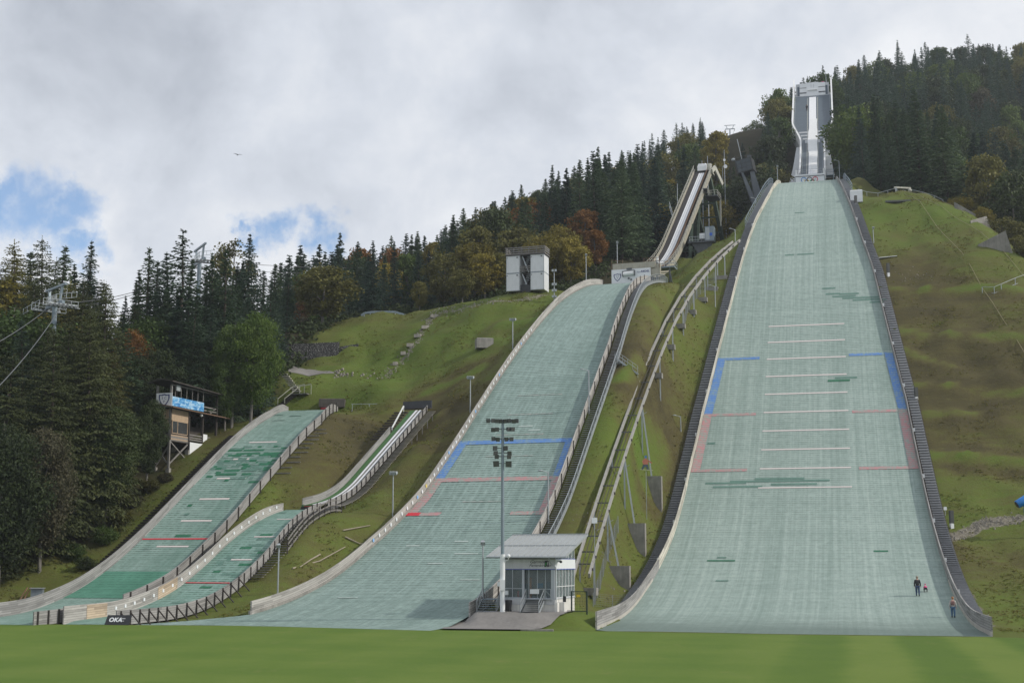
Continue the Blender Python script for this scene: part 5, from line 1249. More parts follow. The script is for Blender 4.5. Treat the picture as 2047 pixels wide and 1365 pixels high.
def lamp_post(px, pb, pt_, label, kind='twin', base=None, lift=0.0):
    p = og(px, pb) if base is None else np.array(base); H = P(px, pt_, p[1])[2] - p[2]
    t = thing('lamp_post', p, label, 'lamp post', 'lamp posts between the hills'); M = Matrix.Translation(Vector(p))
    MB(M).tube([(0, 0, -.4), (0, 0, H)], [.085, .06], 8).build('pole', steel, t)
    if kind == 'twin':
        for sx, yaw in ((-.32, .7), (.32, -.7), (0, 0)):
            Mh = M @ Matrix.Translation((sx, 0, H + .15)) @ Matrix.Rotation(yaw, 4, 'Z') @ Matrix.Rotation(.5, 4, 'X')
            mb = MB(Mh); mb.loft([[(-.22, -.25, -.18), (.22, -.25, -.18), (.22, -.25, .2), (-.22, -.25, .2)], [(-.12, .12, -.1), (.12, .12, -.1), (.12, .12, .1), (-.12, .12, .1)]]); mb.build('lamp_head', steel, t)
        MB(M).bar((-.35, 0, H), (.35, 0, H), .05).build('crossarm', steel, t)
    elif kind == 'single':
        mb = MB(M @ Matrix.Translation((0, 0, H)) @ Matrix.Rotation(.6, 4, 'X')); mb.loft([[(-.2, -.3, -.14), (.2, -.3, -.14), (.2, -.3, .2), (-.2, -.3, .2)], [(-.12, .14, -.1), (.12, .14, -.1), (.12, .14, .1), (-.12, .14, .1)]]); mb.build('lamp_head', steel, t)
        MB(M).box((0, .1, H - .55), (.15, .15, .25)).build('ballast_box', steel, t)
    elif kind == 'arm':
        mb = MB(M); mb.tube([(0, 0, H - .3), (-.15, -.05, H), (-.75, -.1, H + .12)], .04, 6); mb.build('arm', steel, t)
        mb = MB(M @ Matrix.Translation((-.85, -.1, H + .13))); mb.ball((0, 0, 0), .16, 10, 6, (1.7, .8, .5)); mb.build('lamp_head', steel, t)
    elif kind == 'stack':
        for k in range(4):
            for sx in (-.22, .22): mb = MB(M @ Matrix.Translation((sx, -.1, H - k * .95 - (0 if k == 0 else 1.2)))); mb.box((0, 0, 0), (.3, .3, .34)); mb.build('lamp_head', steel, t)
    return t
lamp_post(1025, 697, 640, 'lamp post with spread heads on grass beside upper middle hill wall'); lamp_post(940, 824, 756, 'lamp post with spread heads on grass at middle hill wall mid height')
lamp_post(785, 1031, 947, 'lamp post with spread heads right of the timber inrun'); lamp_post(555, 1189, 1089, 'lamp post in front of the raking timber props', 'single')
def by_wall(h, u, side, off): p = h.pt(u, float((h.left if side < 0 else h.right)(u)) + side * off, -.3); return p
lamp_post(965, 1180, 1083, 'lamp post left of the lift house steel stair', 'single', base=P(965, 1183, 118.5)); lamp_post(1092, 1046, 943, 'lamp post at the middle hill right wall above lift house', 'arm', base=by_wall(h2, 78, 1, .3))
lamp_post(1170, 848, 740, 'lamp post at the middle hill right wall level with side steps', 'arm', base=by_wall(h2, 57.5, 1, .3)); lamp_post(1108, 600, 541, 'lamp post with stacked heads beside white container tower', 'stack')
lamp_post(1172, 562, 509, 'lamp post between container tower and banner wall', 'single', base=P(1172, 575, 219)); lamp_post(1235, 560, 484, 'lamp post rising beside the SCP banner wall', 'single', base=P(1234.5, 560, 221))
lamp_post(1387, 856, 832, 'short curved lamp by the wide hill stairs near red corner', 'arm', base=by_wall(h1, 111, -1, 2.6)); lamp_post(1453, 600, 572, 'short curved lamp at the top of wide hill stair treads', 'arm', base=by_wall(h1, 81, -1, 2.6))
lamp_post(1484, 500, 459, 'curved lamp on the walkway railing left of wide hill', 'arm', base=by_wall(h1, 60, -1, 2.5)); lamp_post(1508, 440, 397, 'curved lamp near upper end of left walkway railing', 'arm', base=by_wall(h1, 38, -1, 2.5))
lamp_post(1536, 375, 332, 'lamp pole at the left shoulder of the wide hill top', 'single', base=by_wall(h1, 4, -1, .8)); lamp_post(1681, 368, 322, 'lamp pole at the right shoulder of the wide hill top', 'arm', base=by_wall(h1, 4, 1, .9)); lamp_post(1731, 488, 455, 'short lamp on right stair flight of the wide hill', 'single', base=by_wall(h1, 63, 1, 1.9))

# ------------------------------------------------------------------ white container tower
def container_tower():
    Y = 207; p = P(1012, 592, Y); q = P(1085, 590, Y - 1.7); base_z = gz((p[0] + q[0]) / 2, Y + 1) - .6
    az = math.radians(17); t = thing('container_tower', (p[0], p[1], base_z), 'white four container judges tower on the grass knoll', 'tower')
    M = frame_at((p[0], p[1], base_z), az); zt = P(1012, 512, Y)[2] - base_z; ch = (zt - .5) / 2
    body = plain('white_container', (.62, .64, .66), .5, var=.1)
    Wc, G, D = 2.2, 1.75, 2.7
    for i, x in enumerate((0, Wc + G)):
        for k in range(2):
            mb = MB(M); mb.box((x + Wc / 2, D / 2, .5 + ch * k + ch / 2), (Wc, D, ch - .06)); c = mb.build('container', body, t)
            mb = MB(M); mb.box((x + Wc / 2, D / 2, .5 + ch * (k + 1) - .03), (Wc + .06, D + .06, .1)); mb.build('edge_beam', greysteel, c)
            mb = MB(M); mb.box((x + Wc - .4, -.06, .5 + ch * k + ch - .35), (.22, .14, .16)); mb.box((x + .18, -.05, .5 + ch * k + ch - .38), (.1, .1, .1)); mb.build('lamp', dsteel, c)
            mb = MB(M)
            for xx in (x + .03, x + Wc - .03): mb.box((xx, -.02, .5 + ch * k + ch / 2), (.06, .06, ch - .06))
            mb.box((x + Wc / 2, -.02, .5 + ch * k + .06), (Wc, .05, .1)); mb.build('corner_post', steel, c)
    mb = MB(M); mb.box((Wc + G / 2, 1.6, .5 + ch), (G - .04, 2.2, .15)); mb.box((Wc + G / 2, 2.6, .5 + ch), (G, .08, ch * 2 - .2)); mb.build('landing', dkwood, t)
    for k in range(2):
        mb = MB(M)
        for j in range(9): mb.box((Wc + .45 + .11 * j, 1.0, .7 + ch * k + j * ch / 9.2), (.55, 1.0, .05))
        mb.bar((Wc + .25, .5, .6 + ch * k + ch * .95), (Wc + 1.35, .5, .5 + ch * k + .1), .06, .18); mb.build('stair', steel, t)
    mb = MB(M); mb.box((Wc + G / 2, .8, .85), (G - .06, 1.0, 1.3)); mb.build('dark_tarpaulin', black, t)
    mb = MB(M)
    for z in (.35, .7, 1.0): mb.box((Wc + G / 2, .05, .5 + ch + z), (G, .06, .14))
    mb.build('landing_rail', grwood, t)
    tw = Wc * 2 + G; mb = MB(M)
    for z in (.15, .55, .9, 1.2):
        mb.box((tw / 2, -.05, zt + z), (tw + .3, .07, .16)); mb.box((tw / 2, D + .05, zt + z), (tw + .3, .07, .16)); mb.box((-.1, D / 2, zt + z), (.07, D + .2, .16)); mb.box((tw + .1, D / 2, zt + z), (.07, D + .2, .16))
    for x in np.linspace(0, tw, 6):
        for y in (0, D): mb.box((x, y, zt + .65), (.1, .1, 1.3))
    mb.build('roof_rail', grwood, t); mb = MB(M); mb.box((tw / 2, D / 2, zt + .02), (tw + .3, D + .3, .14)); mb.build('roof_deck', dkwood, t)
container_tower()

# ------------------------------------------------------------------ wooden judges tower on stilts
def judges_tower():
    c = og(336, 943); Y = c[1]
    # local x runs along the long side (towards the right and away), y to the back left
    M = Matrix.Translation((c[0], c[1], c[2])) @ Matrix.Rotation(math.radians(72), 4, 'Z')
    t = thing('wooden_judges_tower', c, 'dark two storey wooden judges tower on stilts at the wood edge', 'tower')
    def zat(py): return P(344, py, Y)[2] - c[2]
    z1, z2, z3, z4 = zat(878), zat(815), zat(770), zat(762)
    L, D = 11.0, 1.9
    ply = plain('plywood', (.38, .28, .19), .8, var=.25, scale=2)
    for (x, y) in ((0, 0), (0, D), (4.2, 0), (4.2, D), (7.4, 0), (L - .2, 0), (L - .2, D)):
        g = M @ Vector((x, y, 0)); gl_ = gz(g.x, g.y) - c[2]
        MB(M).bar((x, y, min(gl_, z1 - .3) - .3), (x, y, z3 if x in (0, L - .2) or y > 0 else z2), .24).build('post', grwood if x < 1 else dkwood, t)
        if x < 6: MB(M).box((x, y, min(gl_, z1 - .6) + .1), (.5, .5, .7)).build('footing', concrete, t)
    mb = MB(M)
    for (a, b) in (((0, 0, .9), (4.1, 0, z1 - .3)), ((4.1, 0, 1.6), (.1, 0, z1 - .2)), ((0, 0, .9), (0, D, z1 * .75)), ((0, D, .6), (0, .1, z1 * .8))): mb.bar(a, b, .14)
    mb.build('brace', grwood, t)
    mb = MB(M); mb.bar((6.6, -.1, z1 - 1.6), (10.2, -.1, z1 + .3), .2, .2); mb.build('pale_prop', newbar, t)
    mb = MB(M); mb.box((L / 2, D / 2, z1 - .1), (L, D, .2)); mb.build('lower_floor', dkwood, t)
    mb = MB(M); mb.box((2.1, -.0, z1 + .28), (4.2, .1, .75)); mb.box((-.02, D / 2, z1 + .3), (.1, D, .8)); mb.build('parapet', grwood, t)
    mb = MB(M); mb.box((2.1, .02, z1 + (z2 - z1) * .80), (4.0, .06, (z2 - z1) * .36)); mb.build('plywood_panel', ply, t)
    for zz in (.55, .12): mb = MB(M); mb.box((2.1, -.06, z1 + zz), (3.8, .03, .16)); mb.build('pale_board', ply, t)
    mb = MB(M); mb.box((.03, D / 2, z1 + (z2 - z1) * .66), (.06, D - .2, (z2 - z1) * .6)); mb.build('plywood_end', ply, t)
    mb = MB(M)
    for (a, b) in (((-.03, D - .1, z1 + 1.2), (-.03, D / 2, z1 + .8)), ((-.03, .1, z1 + 1.2), (-.03, D / 2, z1 + .8))): mb.bar(a, b, .12)
    for x in (.0, 4.2, 7.4): mb.bar((x, -.05, z1), (x, -.05, z2), .2)
    mb.build('timber_frame', dkwood, t)
    mb = MB(M); mb.box((2.2, .03, z1 + (z2 - z1) * .42), (3.4, .04, (z2 - z1) * .36)); w_ = mb.build('window', glass_mat('old_glass', (.25, .27, .28)), t)
    mb = MB(M)
    for x in (.5, 1.7, 3.95): mb.box((x, -.0, z1 + (z2 - z1) * .42), (.1, .07, (z2 - z1) * .4))
    for f in (.22, .61): mb.box((2.2, -.0, z1 + (z2 - z1) * f), (3.5, .07, .09))
    mb.build('frame', ply, w_)
    mb = MB(M); mb.box((L / 2, D - .05, z1 + 1.2), (L, .08, 2.3)); mb.build('back_boarding', dkwood, t)
    mb = MB(M)
    for z in (.35, .62, .95): mb.box((7.6, -.05, z1 + z), (6.6, .05, .15))
    mb.build('lower_rail', grwood, t); mb = MB(M); mb.box((8.0, -.08, z1 + .8), (1.1, .05, 1.0)); mb.build('white_notice', sign_white, t)
    # canopy between the storeys and upper roof, both falling to the right
    def roof(z, over, name, m_, rise, x0=-.9, x1=L + 1.6):
        mb = MB(M); zz = lambda x: z + rise - (x + .9) / (L + 1.9) * rise * 1.0
        mb.loft([[(x0, -over, zz(x0) - .25), (x1, -over, zz(x1) - .25), (x1, -over, zz(x1) - .12), (x0, -over, zz(x0) - .12)], [(x0, D / 2, zz(x0) + .1), (x1, D / 2, zz(x1) + .1), (x1, D / 2, zz(x1) + .22), (x0, D / 2, zz(x0) + .22)], [(x0, D + over, zz(x0) - .3), (x1, D + over, zz(x1) - .3), (x1, D + over, zz(x1) - .18), (x0, D + over, zz(x0) - .18)]])
        return mb.build(name, m_, t)
    roof(z2 + .1, .9, 'canopy', brwood, .1); roof(z3 + .25, .7, 'roof', dkwood, .35)
    mb = MB(M); mb.box((L / 2, D / 2, z2 + .15), (L, D, .12)); mb.build('upper_floor', dkwood, t)
    mb = MB(M)
    for x in np.linspace(.9, 7.4, 6): mb.bar((x, 0, z2 + .2), (x, 0, z3 + .2), .08)
    mb.bar((0, 0, z3 + .1), (L, 0, z3 + .05), .12, .14)
    for z in (.5, .95): mb.box((9.2, 0, z2 + z), (3.4, .05, .14))
    mb.bar((9.2, 0, z2 + .2), (10.4, 0, z2 + .95), .12); mb.build('upper_frame', grwood, t)
    mb = MB(M); mb.box((3.9, D - .1, z2 + 1.0), (7.6, .08, 1.7)); mb.build('upper_back_boarding', dkwood, t)
    mb = MB(M); mb.box((3.75, -.14, z2 + .85), (7.3, .04, 1.15)); bn = mb.build('blue_banner', banner_mat(), t)
    mb = MB(M); mb.box((-.14, D / 2 - .1, z2 + .95), (.06, D + .3, 1.75)); mb.build('shield_board', sign_white, t)
    shield(t, M @ Matrix.Translation((-.18, D / 2 - .1, z2 + .98)) @ Matrix.Rotation(-math.pi / 2, 4, 'Z'), .74)
    mb = MB(M); mb.box((5.8, -.3, z1 - .75), (3.3, .05, 1.5)); mb.build('white_board', sign_white, t)
    mb = MB(M); mb.ball((6.3, -.5, z2 - .3), .2); mb.build('lamp', white, t)
    mb = MB(M); mb.box((1.3, -.15, z3 - .2), (.9, .08, .7)); mb.build('loudspeaker', steel, t)
def banner_mat():
    m, nt, b = nodes('sky_blue_banner'); q = NB(nt); c = q.coord(scale=(.6, .6, 1.6)); f = q.noise(c, 1.4, 4, .6, 1.0)
    q.L.new(q.ramp(f, [(.35, (.03, .16, .42)), (.5, (.10, .34, .62)), (.60, (.45, .62, .75)), (.7, (.05, .22, .5))]), b.inputs['Base Color']); b.inputs['Roughness'].default_value = .5; return m
newbar = plain('pale_new_timber', (.42, .33, .24), .8, var=.15)
judges_tower()

# ------------------------------------------------------------------ inclined lift between the hills
def inclined_lift():
    px = [(1162, 1150, 2.4), (1172, 1118, 2.8), (1192, 1045, 3.0), (1216, 972, 3.0), (1240, 900, 3.1), (1264, 828, 3.1), (1288, 768, 2.9), (1312, 700, 2.6), (1338, 640, 2.4), (1366, 590, 2.6), (1400, 548, 3.0), (1432, 515, 3.6), (1456, 494, 4.0), (1472, 482, 4.2)]
    pts = [og(a, b, lift) for a, b, lift in px]
    # smooth the line in space
    pts = np.array(pts)
    for _ in range(2): pts[1:-1] = pts[1:-1] * .5 + (pts[:-2] + pts[2:]) * .25
    den = []
    for a, b in zip(pts[:-1], pts[1:]):
        for k in range(4): den.append(a + (b - a) * k / 4)
    den.append(pts[-1]); den = np.array(den)
    t = thing('inclined_lift_rail', (den[0][0], den[0][1], gz(den[0][0], den[0][1])), 'twin steel rails of inclined lift rising between the two larger hills', 'lift rail')
    side = []
    for i in range(len(den)):
        d = den[min(i + 1, len(den) - 1)] - den[max(i - 1, 0)]; d[2] = 0; d /= np.linalg.norm(d); side.append(np.array([d[1], -d[0], 0]))
    railm = plain('weathered_galvanised', (.33, .32, .30), .7, .2, var=.3)
    for s_ in (-.75, .75):
        mb = MB()
        for i in range(len(den) - 1): mb.bar(den[i] + side[i] * s_, den[i + 1] + side[i + 1] * s_, .2, .42)
        mb.build('rail_beam', railm, t)
    for i in range(2, len(den) - 1, 2):
        MB().bar(den[i] - side[i] * .75 - [0, 0, .1], den[i] + side[i] * .75 - [0, 0, .1], .16, .12).build('cross_tie', dsteel, t)
    for i in range(1, len(den) - 1, 2): MB().box(den[i] + side[i] * .9 + [0, 0, -.02], (.1, .35, .26), -.3).build('bracket', dkwood, t)
    mb = MB()
    for w in (-.2, .2):
        for i in range(0, len(den) - 1): mb.bar(den[i] + side[i] * w + [0, 0, .02], den[i + 1] + side[i + 1] * w + [0, 0, .02], .06)
    mb.build('haul_cables', dkwood, t)
    sup = [(3, 0), (9, 1), (15, 1), (21, 1), (27, 0), (31, 0), (34, 0), (37, 0), (40, 0), (43, 0), (46, 0)]
    for i, big in sup:
        p = den[i]; g = gz(p[0], p[1]); sd = side[i]
        if p[2] - g < .6: continue
        for s_ in (-.7, .7): a = p + sd * s_; MB().bar((a[0], a[1], gz(a[0], a[1]) - .2), a - [0, 0, .2], .16).build('leg', steel, t)
        if big:
            b = p + sd * 2.0; b[2] = gz(b[0], b[1])
            MB().bar(b + [0, 0, .6], p + sd * .75 - [0, 0, .2], .18).build('raking_leg', steel, t)
            mb = MB(); mb.bar(b + [0, 0, .7], p - sd * .7 + [0, 0, b[2] + .7 - p[2]], .12); mb.bar(p - sd * .7 + [0, 0, (g - p[2]) * .7], p + sd * 1.3 + [0, 0, (g - p[2]) * .3], .05); mb.build('brace', steel, t)
            c = p + sd * 1.6; dr = np.array([-sd[1], sd[0], 0]); q = c + dr * 1.2; zt = gz(c[0], c[1]) + 1.25
            mb = MB(); ce = p + sd * .2 - dr * .6; cf = p + sd * 2.6 - dr * .6
            rings = []
            for (e, zb) in ((p - sd * .2, None), (p + sd * 3.0, None)):
                e0 = e - dr * .5; e1 = e + dr * .5; rings.append([(e0[0], e0[1], min(gz(e0[0], e0[1]), zt) - .9), (e1[0], e1[1], min(gz(e1[0], e1[1]), zt) - .9), (e1[0], e1[1], zt), (e0[0], e0[1], zt)])
            mb.loft(rings); mb.build('concrete_pier', concrete, t)
        else:
            MB().box((p[0], p[1], g), (2.0, .9, .7), -.3).build('concrete_pier', concrete, t)
    return den
DEN = inclined_lift()

# lift cabin parked below the trestle
def lift_cabin():
    Y = 247.0; c = P(1420, 487, Y); z0 = gz(c[0], c[1])
    t = thing('lift_cabin', (c[0], c[1], z0), 'grey lift cabin with blue notice on a platform under steel trestle', 'lift cabin'); M = frame_at(c, math.radians(17))
    mb = MB(M); mb.box((0, 0, 1.55), (1.7, 2.0, 3.1)); mb.build('cabin', greysteel, t)
    mb = MB(M); mb.box((-.35, -1.02, 1.7), (.75, .04, 2.3)); mb.build('door', steel, t)
    mb = MB(M); mb.box((.3, -1.03, 1.55), (.5, .04, .55)); mb.build('blue_notice', plain('blue_notice', (.03, .12, .55), .5, var=.05), t)
    mb = MB(M); mb.box((-1.5, -.4, .1), (4.8, 2.6, .25)); mb.build('platform', dsteel, t)
    mb = MB(M)
    for zz in (.55, 1.15): mb.bar((-3.7, -1.6, zz), (-.9, -1.6, zz), .06); mb.bar((-3.7, -1.6, zz), (-3.7, .8, zz), .06)
    for x in np.linspace(-3.7, -.9, 6): mb.bar((x, -1.6, .1), (x, -1.6, 1.15), .05)
    mb.build('railing', steel, t); mb = MB(M); mb.box((-1.35, -1.0, 1.3), (.95, .5, 1.0)); mb.build('white_box', sign_white, t)
    for x in (-3.0, .2): mb = MB(M); mb.bar((x, 0, 0), (x, 0, z0 - c[2] - .3), .25); mb.build('leg', gsteel, t)
    mb = MB(M); mb.loft([[(-3.4, -1.0, 0), (.6, -1.0, 0), (.6, .6, 0), (-3.4, .6, 0)], [(-.6, -.4, -4.2), (.4, -.4, -4.2), (.4, .4, -4.2), (-.6, .4, -4.2)]]); mb.build('stair_housing', dsteel, t)
lift_cabin()

# grey mesh fences
def mesh_fence(pxs, ht, label, name='mesh_fence', step=2.2):
    pts = [og(a, b) for a, b in pxs]; t = thing(name, pts[0], label, 'fence'); fm = plain('fence_wire', (.22, .23, .23), .6, .3, var=.1)
    den = []
    for a, b in zip(pts[:-1], pts[1:]):
        n = max(1, int(np.linalg.norm(b - a) / step))
        for k in range(n):
            q = a + (b - a) * k / n; q[2] = gz(q[0], q[1]); den.append(q)
    den.append(pts[-1]); mb = MB()
    for p in den: MB().bar(p - [0, 0, .2], p + [0, 0, ht], .06).build('post', steel, t)
    for a, b in zip(den[:-1], den[1:]):
        for z in np.linspace(.08, ht - .03, 7): mb.bar(a + [0, 0, z], b + [0, 0, z], .014)
        n = 11
        for k in range(n): q = a + (b - a) * k / n; mb.bar(q + [0, 0, .05], q + [0, 0, ht], .014)
    mb.build('wire_mesh', fm, t)
mesh_fence([(1188, 1208), (1206, 1150), (1222, 1095), (1236, 1062)], 1.7, 'grey wire fence climbing the grass behind the lift house')
mesh_fence([(1186, 1212), (1225, 1216), (1262, 1214)], 1.3, 'low wire fence between garden gate and wide hill wall')
mesh_fence([(1368, 655), (1378, 620), (1400, 588), (1428, 566)], 1.9, 'wire fence on the slope below the trestle')

# ------------------------------------------------------------------ black judges cabin on raking steel leg
def black_cabin():
    Y = 290.0; t0 = P(1516, 400, Y); z0 = gz(t0[0], t0[1])
    t = thing('black_judges_cabin', (t0[0], t0[1], z0), 'black glazed judges cabin cantilevered on a raking dark steel leg', 'tower')
    c = P(1488, 331, Y); M = frame_at(c, math.radians(24)) @ Matrix.Rotation(math.radians(-11), 4, 'Y')
    mb = MB(M); mb.box((0, 1.4, 0), (3.6, 3.2, 3.1)); mb.build('cabin', black, t)
    gl = plain('dark_glazing', (.05, .065, .075), .15, var=.2)
    for i in range(3):
        for k in range(3): mb = MB(M); mb.box((-1.08 + 1.08 * i, -.28, -.92 + .92 * k), (.95, .06, .8)); mb.build('window', gl, t)
    mb = MB(M); mb.bar((1.9, 0, 1.8), (1.5, 0, 1.2), .3); mb.bar((-1.75, 0, 2.6), (-1.75, 0, -1.4), .22); mb.bar((-1.7, -.2, 2.1), (1.6, -.2, 2.1), .05); mb.bar((1.65, 0, 2.4), (1.65, 0, 1.4), .08); mb.build('frame_posts', dsteel, t)
    mb = MB(M); mb.bar((-.25, 0, 1.4), (-.25, 0, 6.4), .13); mb.build('flag_pole', steel, t)
    leg = plain('slate_steel', (.085, .10, .115), .5, .2, var=.2)
    foot = np.array([t0[0] + 1.2, t0[1], z0 - .5])
    MB().loft([[P(1493, 311, Y), P(1498, 311, Y), P(1498, 311, Y + 2), P(1493, 311, Y + 2)], [foot + [-1.2, 0, 0], foot + [1.2, 0, 0], foot + [1.2, 2, 0], foot + [-1.2, 2, 0]]]).build('raking_leg', leg, t)
    MB().loft([[P(1481, 345, Y), P(1486, 345, Y), P(1486, 345, Y + 1.5), P(1481, 345, Y + 1.5)], [foot + [-1.4, -.6, 0], foot + [0, -.6, 0], foot + [0, 1, 0], foot + [-1.4, 1, 0]]]).build('lower_leg', leg, t)
    a, b = P(1495, 345, Y), foot + [0, 0, .5]
    mb = MB()
    for f in (.15, .4, .65): q = P(1492, 352, Y) * (1 - f) + foot * f; r_ = P(1502, 340, Y) * (1 - f) + foot * f; mb.bar(q, r_, .12)
    mb.build('web', leg, t)
    mb = MB(M); mb.ball((-2.1, -.3, 2.0), .35, 8, 5, (1.3, .8, 1)); mb.build('horn_loudspeaker', steel, t)
black_cabin()

# antennas near the head of the steel inrun
def dish_mast(px, pb, pt_, Y, label, dishes):
    a = P(px, pb, Y); g = gz(a[0], a[1]); H = P(px, pt_, Y)[2]
    t = thing('antenna_mast', (a[0], a[1], g), label, 'antenna'); MB().tube([(a[0], a[1], g - .3), (a[0], a[1], H)], [.16, .06], 8).build('pole', steel, t)
    for (dx, py, r) in dishes:
        c = P(px + dx, py, Y - .3); mb = MB(); mb.tube([c, c + np.array([0, .18, 0])], [r, r * .7], 14); mb.build('dish', sign_white, t)
dish_mast(1449, 360, 300, 300, 'thin mast with round white dish right of the steel inrun head', [(1, 333, .45), (-1, 320, .3)])
dish_mast(1404, 360, 322, 300, 'thin mast with two small dishes left of the steel inrun head', [(-3, 334, .26), (-3, 342, .26), (6, 328, .2)])
dish_mast(1415, 350, 312, 291, 'bare pole standing behind the white start cover', [])

# ------------------------------------------------------------------ chairlift: pylons, ropes and one chair
cable_m = plain('steel_cable', (.10, .105, .11), .5, .3, var=.1)
def pylon(px, py, Y, az, label, sc=1.0, fancy=True):
    c = P(px, py, Y); g = gz(c[0], c[1]); t = thing('lift_pylon', (c[0], c[1], g), label, 'lift pylon', 'chairlift pylons'); M = Matrix.Translation(Vector(c)) @ Matrix.Rotation(-az, 4, 'Z') @ Matrix.Scale(sc, 4)
    MB().tube([(c[0], c[1], g - .5), (c[0], c[1], c[2])], [.55 * sc, .35 * sc], 12).build('shaft', greysteel, t)
    mb = MB(M); mb.box((0, 0, -.1), (6.2, .4, .45)); mb.build('crossarm', greysteel, t)
    mb = MB(M); mb.box((0, 0, 2.4), (7.2, .3, .3)); mb.bar((-1.7, 0, 0), (-2.4, 0, 2.3), .3); mb.bar((1.7, 0, 0), (2.4, 0, 2.3), .3); mb.build('gantry', greysteel, t)
    for s_ in (-1, 1):
        mb = MB(M)
        for y in np.linspace(-1.8, 1.8, 7): mb.tube([(s_ * 3.0 - .1, y, -.55 - .04 * y * y), (s_ * 3.0 + .1, y, -.55 - .04 * y * y)], .22, 10)
        mb.build('sheave_wheels', dsteel, t)
        mb = MB(M); mb.bar((s_ * 3.0, -2, -.45), (s_ * 3.0, 2, -.45), .12, .2); mb.build('sheave_beam', steel, t)
        if fancy:
            mb = MB(M); mb.box((s_ * 2.5, 0, -.75), (.7, 5.0, .08)); mb.build('catwalk', steel, t)
            mb = MB(M)
            for zz in (-.2, .3): mb.bar((s_ * 2.15, -2.5, zz), (s_ * 2.15, 2.5, zz), .05)
            for y in np.linspace(-2.5, 2.5, 6): mb.bar((s_ * 2.15, y, -.75), (s_ * 2.15, y, .3), .05)
            mb.build('catwalk_rail', steel, t)
    if fancy:
        mb = MB(M)
        for zz in (.6, 1.15): mb.bar((-1.8, -.5, zz), (1.8, -.5, zz), .06)
        for x in np.linspace(-1.8, 1.8, 8): mb.bar((x, -.5, .1), (x, -.5, 1.15), .06)
        for (a, b) in (((-2.8, -1.2, .2), (-4.0, -3.0, -1.2)), ((2.8, -1.0, .2), (4.0, 1.5, .6))):
            for zz in (0, .7): mb.bar(np.array(a) + [0, 0, zz], np.array(b) + [0, 0, zz], .06)
            for f in np.linspace(0, 1, 5): q = np.array(a) * (1 - f) + np.array(b) * f; mb.bar(q, q + [0, 0, .7], .05)
        mb.build('platform_rail', steel, t)
    return [M @ Vector((s_ * 3.0, 0, -.3)) for s_ in (-1, 1)]
p1 = pylon(110, 608, 160, math.radians(50), 'lift pylon head with railed catwalks among left larches', .85); p2 = pylon(399, 522, 226, math.radians(62), 'grey lift pylon rising between tall spruces left of meadow', 1.0)
p3 = pylon(1384, 368, 345, math.radians(70), 'small lift pylon among trees left of steel inrun head', .8, False); p4 = pylon(1459, 258, 425, math.radians(10), 'lift pylon against the sky at the forest cutting', .5, False)
def rope(a, b, sag, name, label):
    n = 24; pts = []
    for k in range(n + 1):
        f = k / n; q = np.array(a) * (1 - f) + np.array(b) * f; q[2] -= sag * 4 * f * (1 - f); pts.append(q)
    mb = MB(); mb.tube(pts, .045, 6); o = mb.build(name, cable_m); tag(o, label, 'cable', 'chairlift haul ropes'); return pts
e0 = P(-120, 742, 95); e1 = P(80, 706, 112)
for k in range(2):
    dz = np.array([0, 0, 0.0])
    rope([P(-140, 748, 96), P(-20, 790, 100)][k], p1[k], .6, 'haul_rope', 'steel haul rope below the left larch pylon towards the valley, %s strand' % ('outer', 'inner')[k])
    rope(p1[k], p2[k], 1.6, 'haul_rope', 'steel haul rope crossing sky between the two left pylons, %s strand' % ('outer', 'inner')[k])
    cp = rope(p2[k], p3[k], 9.0, 'haul_rope', 'steel haul rope before the autumn wood right of spruces, %s strand' % ('outer', 'inner')[k])
    if k == 0: chair_at = cp[9]
    rope(p3[k], p4[k], 5, 'haul_rope', 'steel haul rope running up the forest cutting, %s strand' % ('outer', 'inner')[k])
def chair():
    f = None; best = min(range(1, 24), key=lambda i: abs(proj_x(cp0[i]) - 807)); c = cp0[best]
    t = thing('lift_chair', c - np.array([0, 0, 3.4]), 'empty silver chair hanging from haul rope before the autumn wood', 'lift chair'); M = Matrix.Translation(Vector(c)) @ Matrix.Rotation(.25, 4, 'Z')
    alu = plain('silver_paint', (.5, .52, .55), .4, .3, var=.1)
    mb = MB(M); mb.tube([(0, 0, .15), (.1, 0, -.35), (-.1, 0, -.9), (.15, 0, -1.35), (.85, 0, -1.4)], .07, 8); mb.build('hanger', alu, t)
    mb = MB(M); mb.tube([(.3, -.95, -1.4), (.95, -.95, -1.75), (1.15, -.95, -2.4), (.9, -.95, -3.05), (.3, -.95, -3.3), (-.35, -.95, -3.15)], .055, 8); mb.tube([(.3, .95, -1.4), (.95, .95, -1.75), (1.15, .95, -2.4), (.9, .95, -3.05), (.3, .95, -3.3), (-.35, .95, -3.15)], .055, 8); mb.bar((.3, -.95, -1.4), (.3, .95, -1.4), .09); mb.build('frame', alu, t)
    mb = MB(M); mb.loft([[(-.35, y, -3.05), (.6, y, -3.15), (1.0, y, -2.8), (1.05, y, -2.3), (.95, y, -2.35), (.85, y, -2.75), (.5, y, -3.0), (-.35, y, -2.95)] for y in (-.9, .9)]); mb.build('seat', dsteel, t)
    mb = MB(M)
    for y in (-.5, 0, .5): mb.tube([(.9, y, -1.95), (.3, y, -2.0), (.0, y, -2.3)], .04, 6)
    mb.bar((.0, -.9, -2.3), (.0, .9, -2.3), .05); mb.bar((-.3, -.6, -3.1), (-.3, -.6, -2.4), .05); mb.bar((-.3, .6, -3.1), (-.3, .6, -2.4), .05); mb.build('safety_bar', alu, t)
def proj_x(p):
    zc = p[1] * math.cos(TH) + (p[2] - CAMH) * math.sin(TH); return 1023.5 + F * p[0] / zc
cp0 = []
for k in range(25):
    f = k / 24; q = np.array(p2[0]) * (1 - f) + np.array(p3[0]) * f; q[2] -= 9.0 * 4 * f * (1 - f); cp0.append(q)
chair()
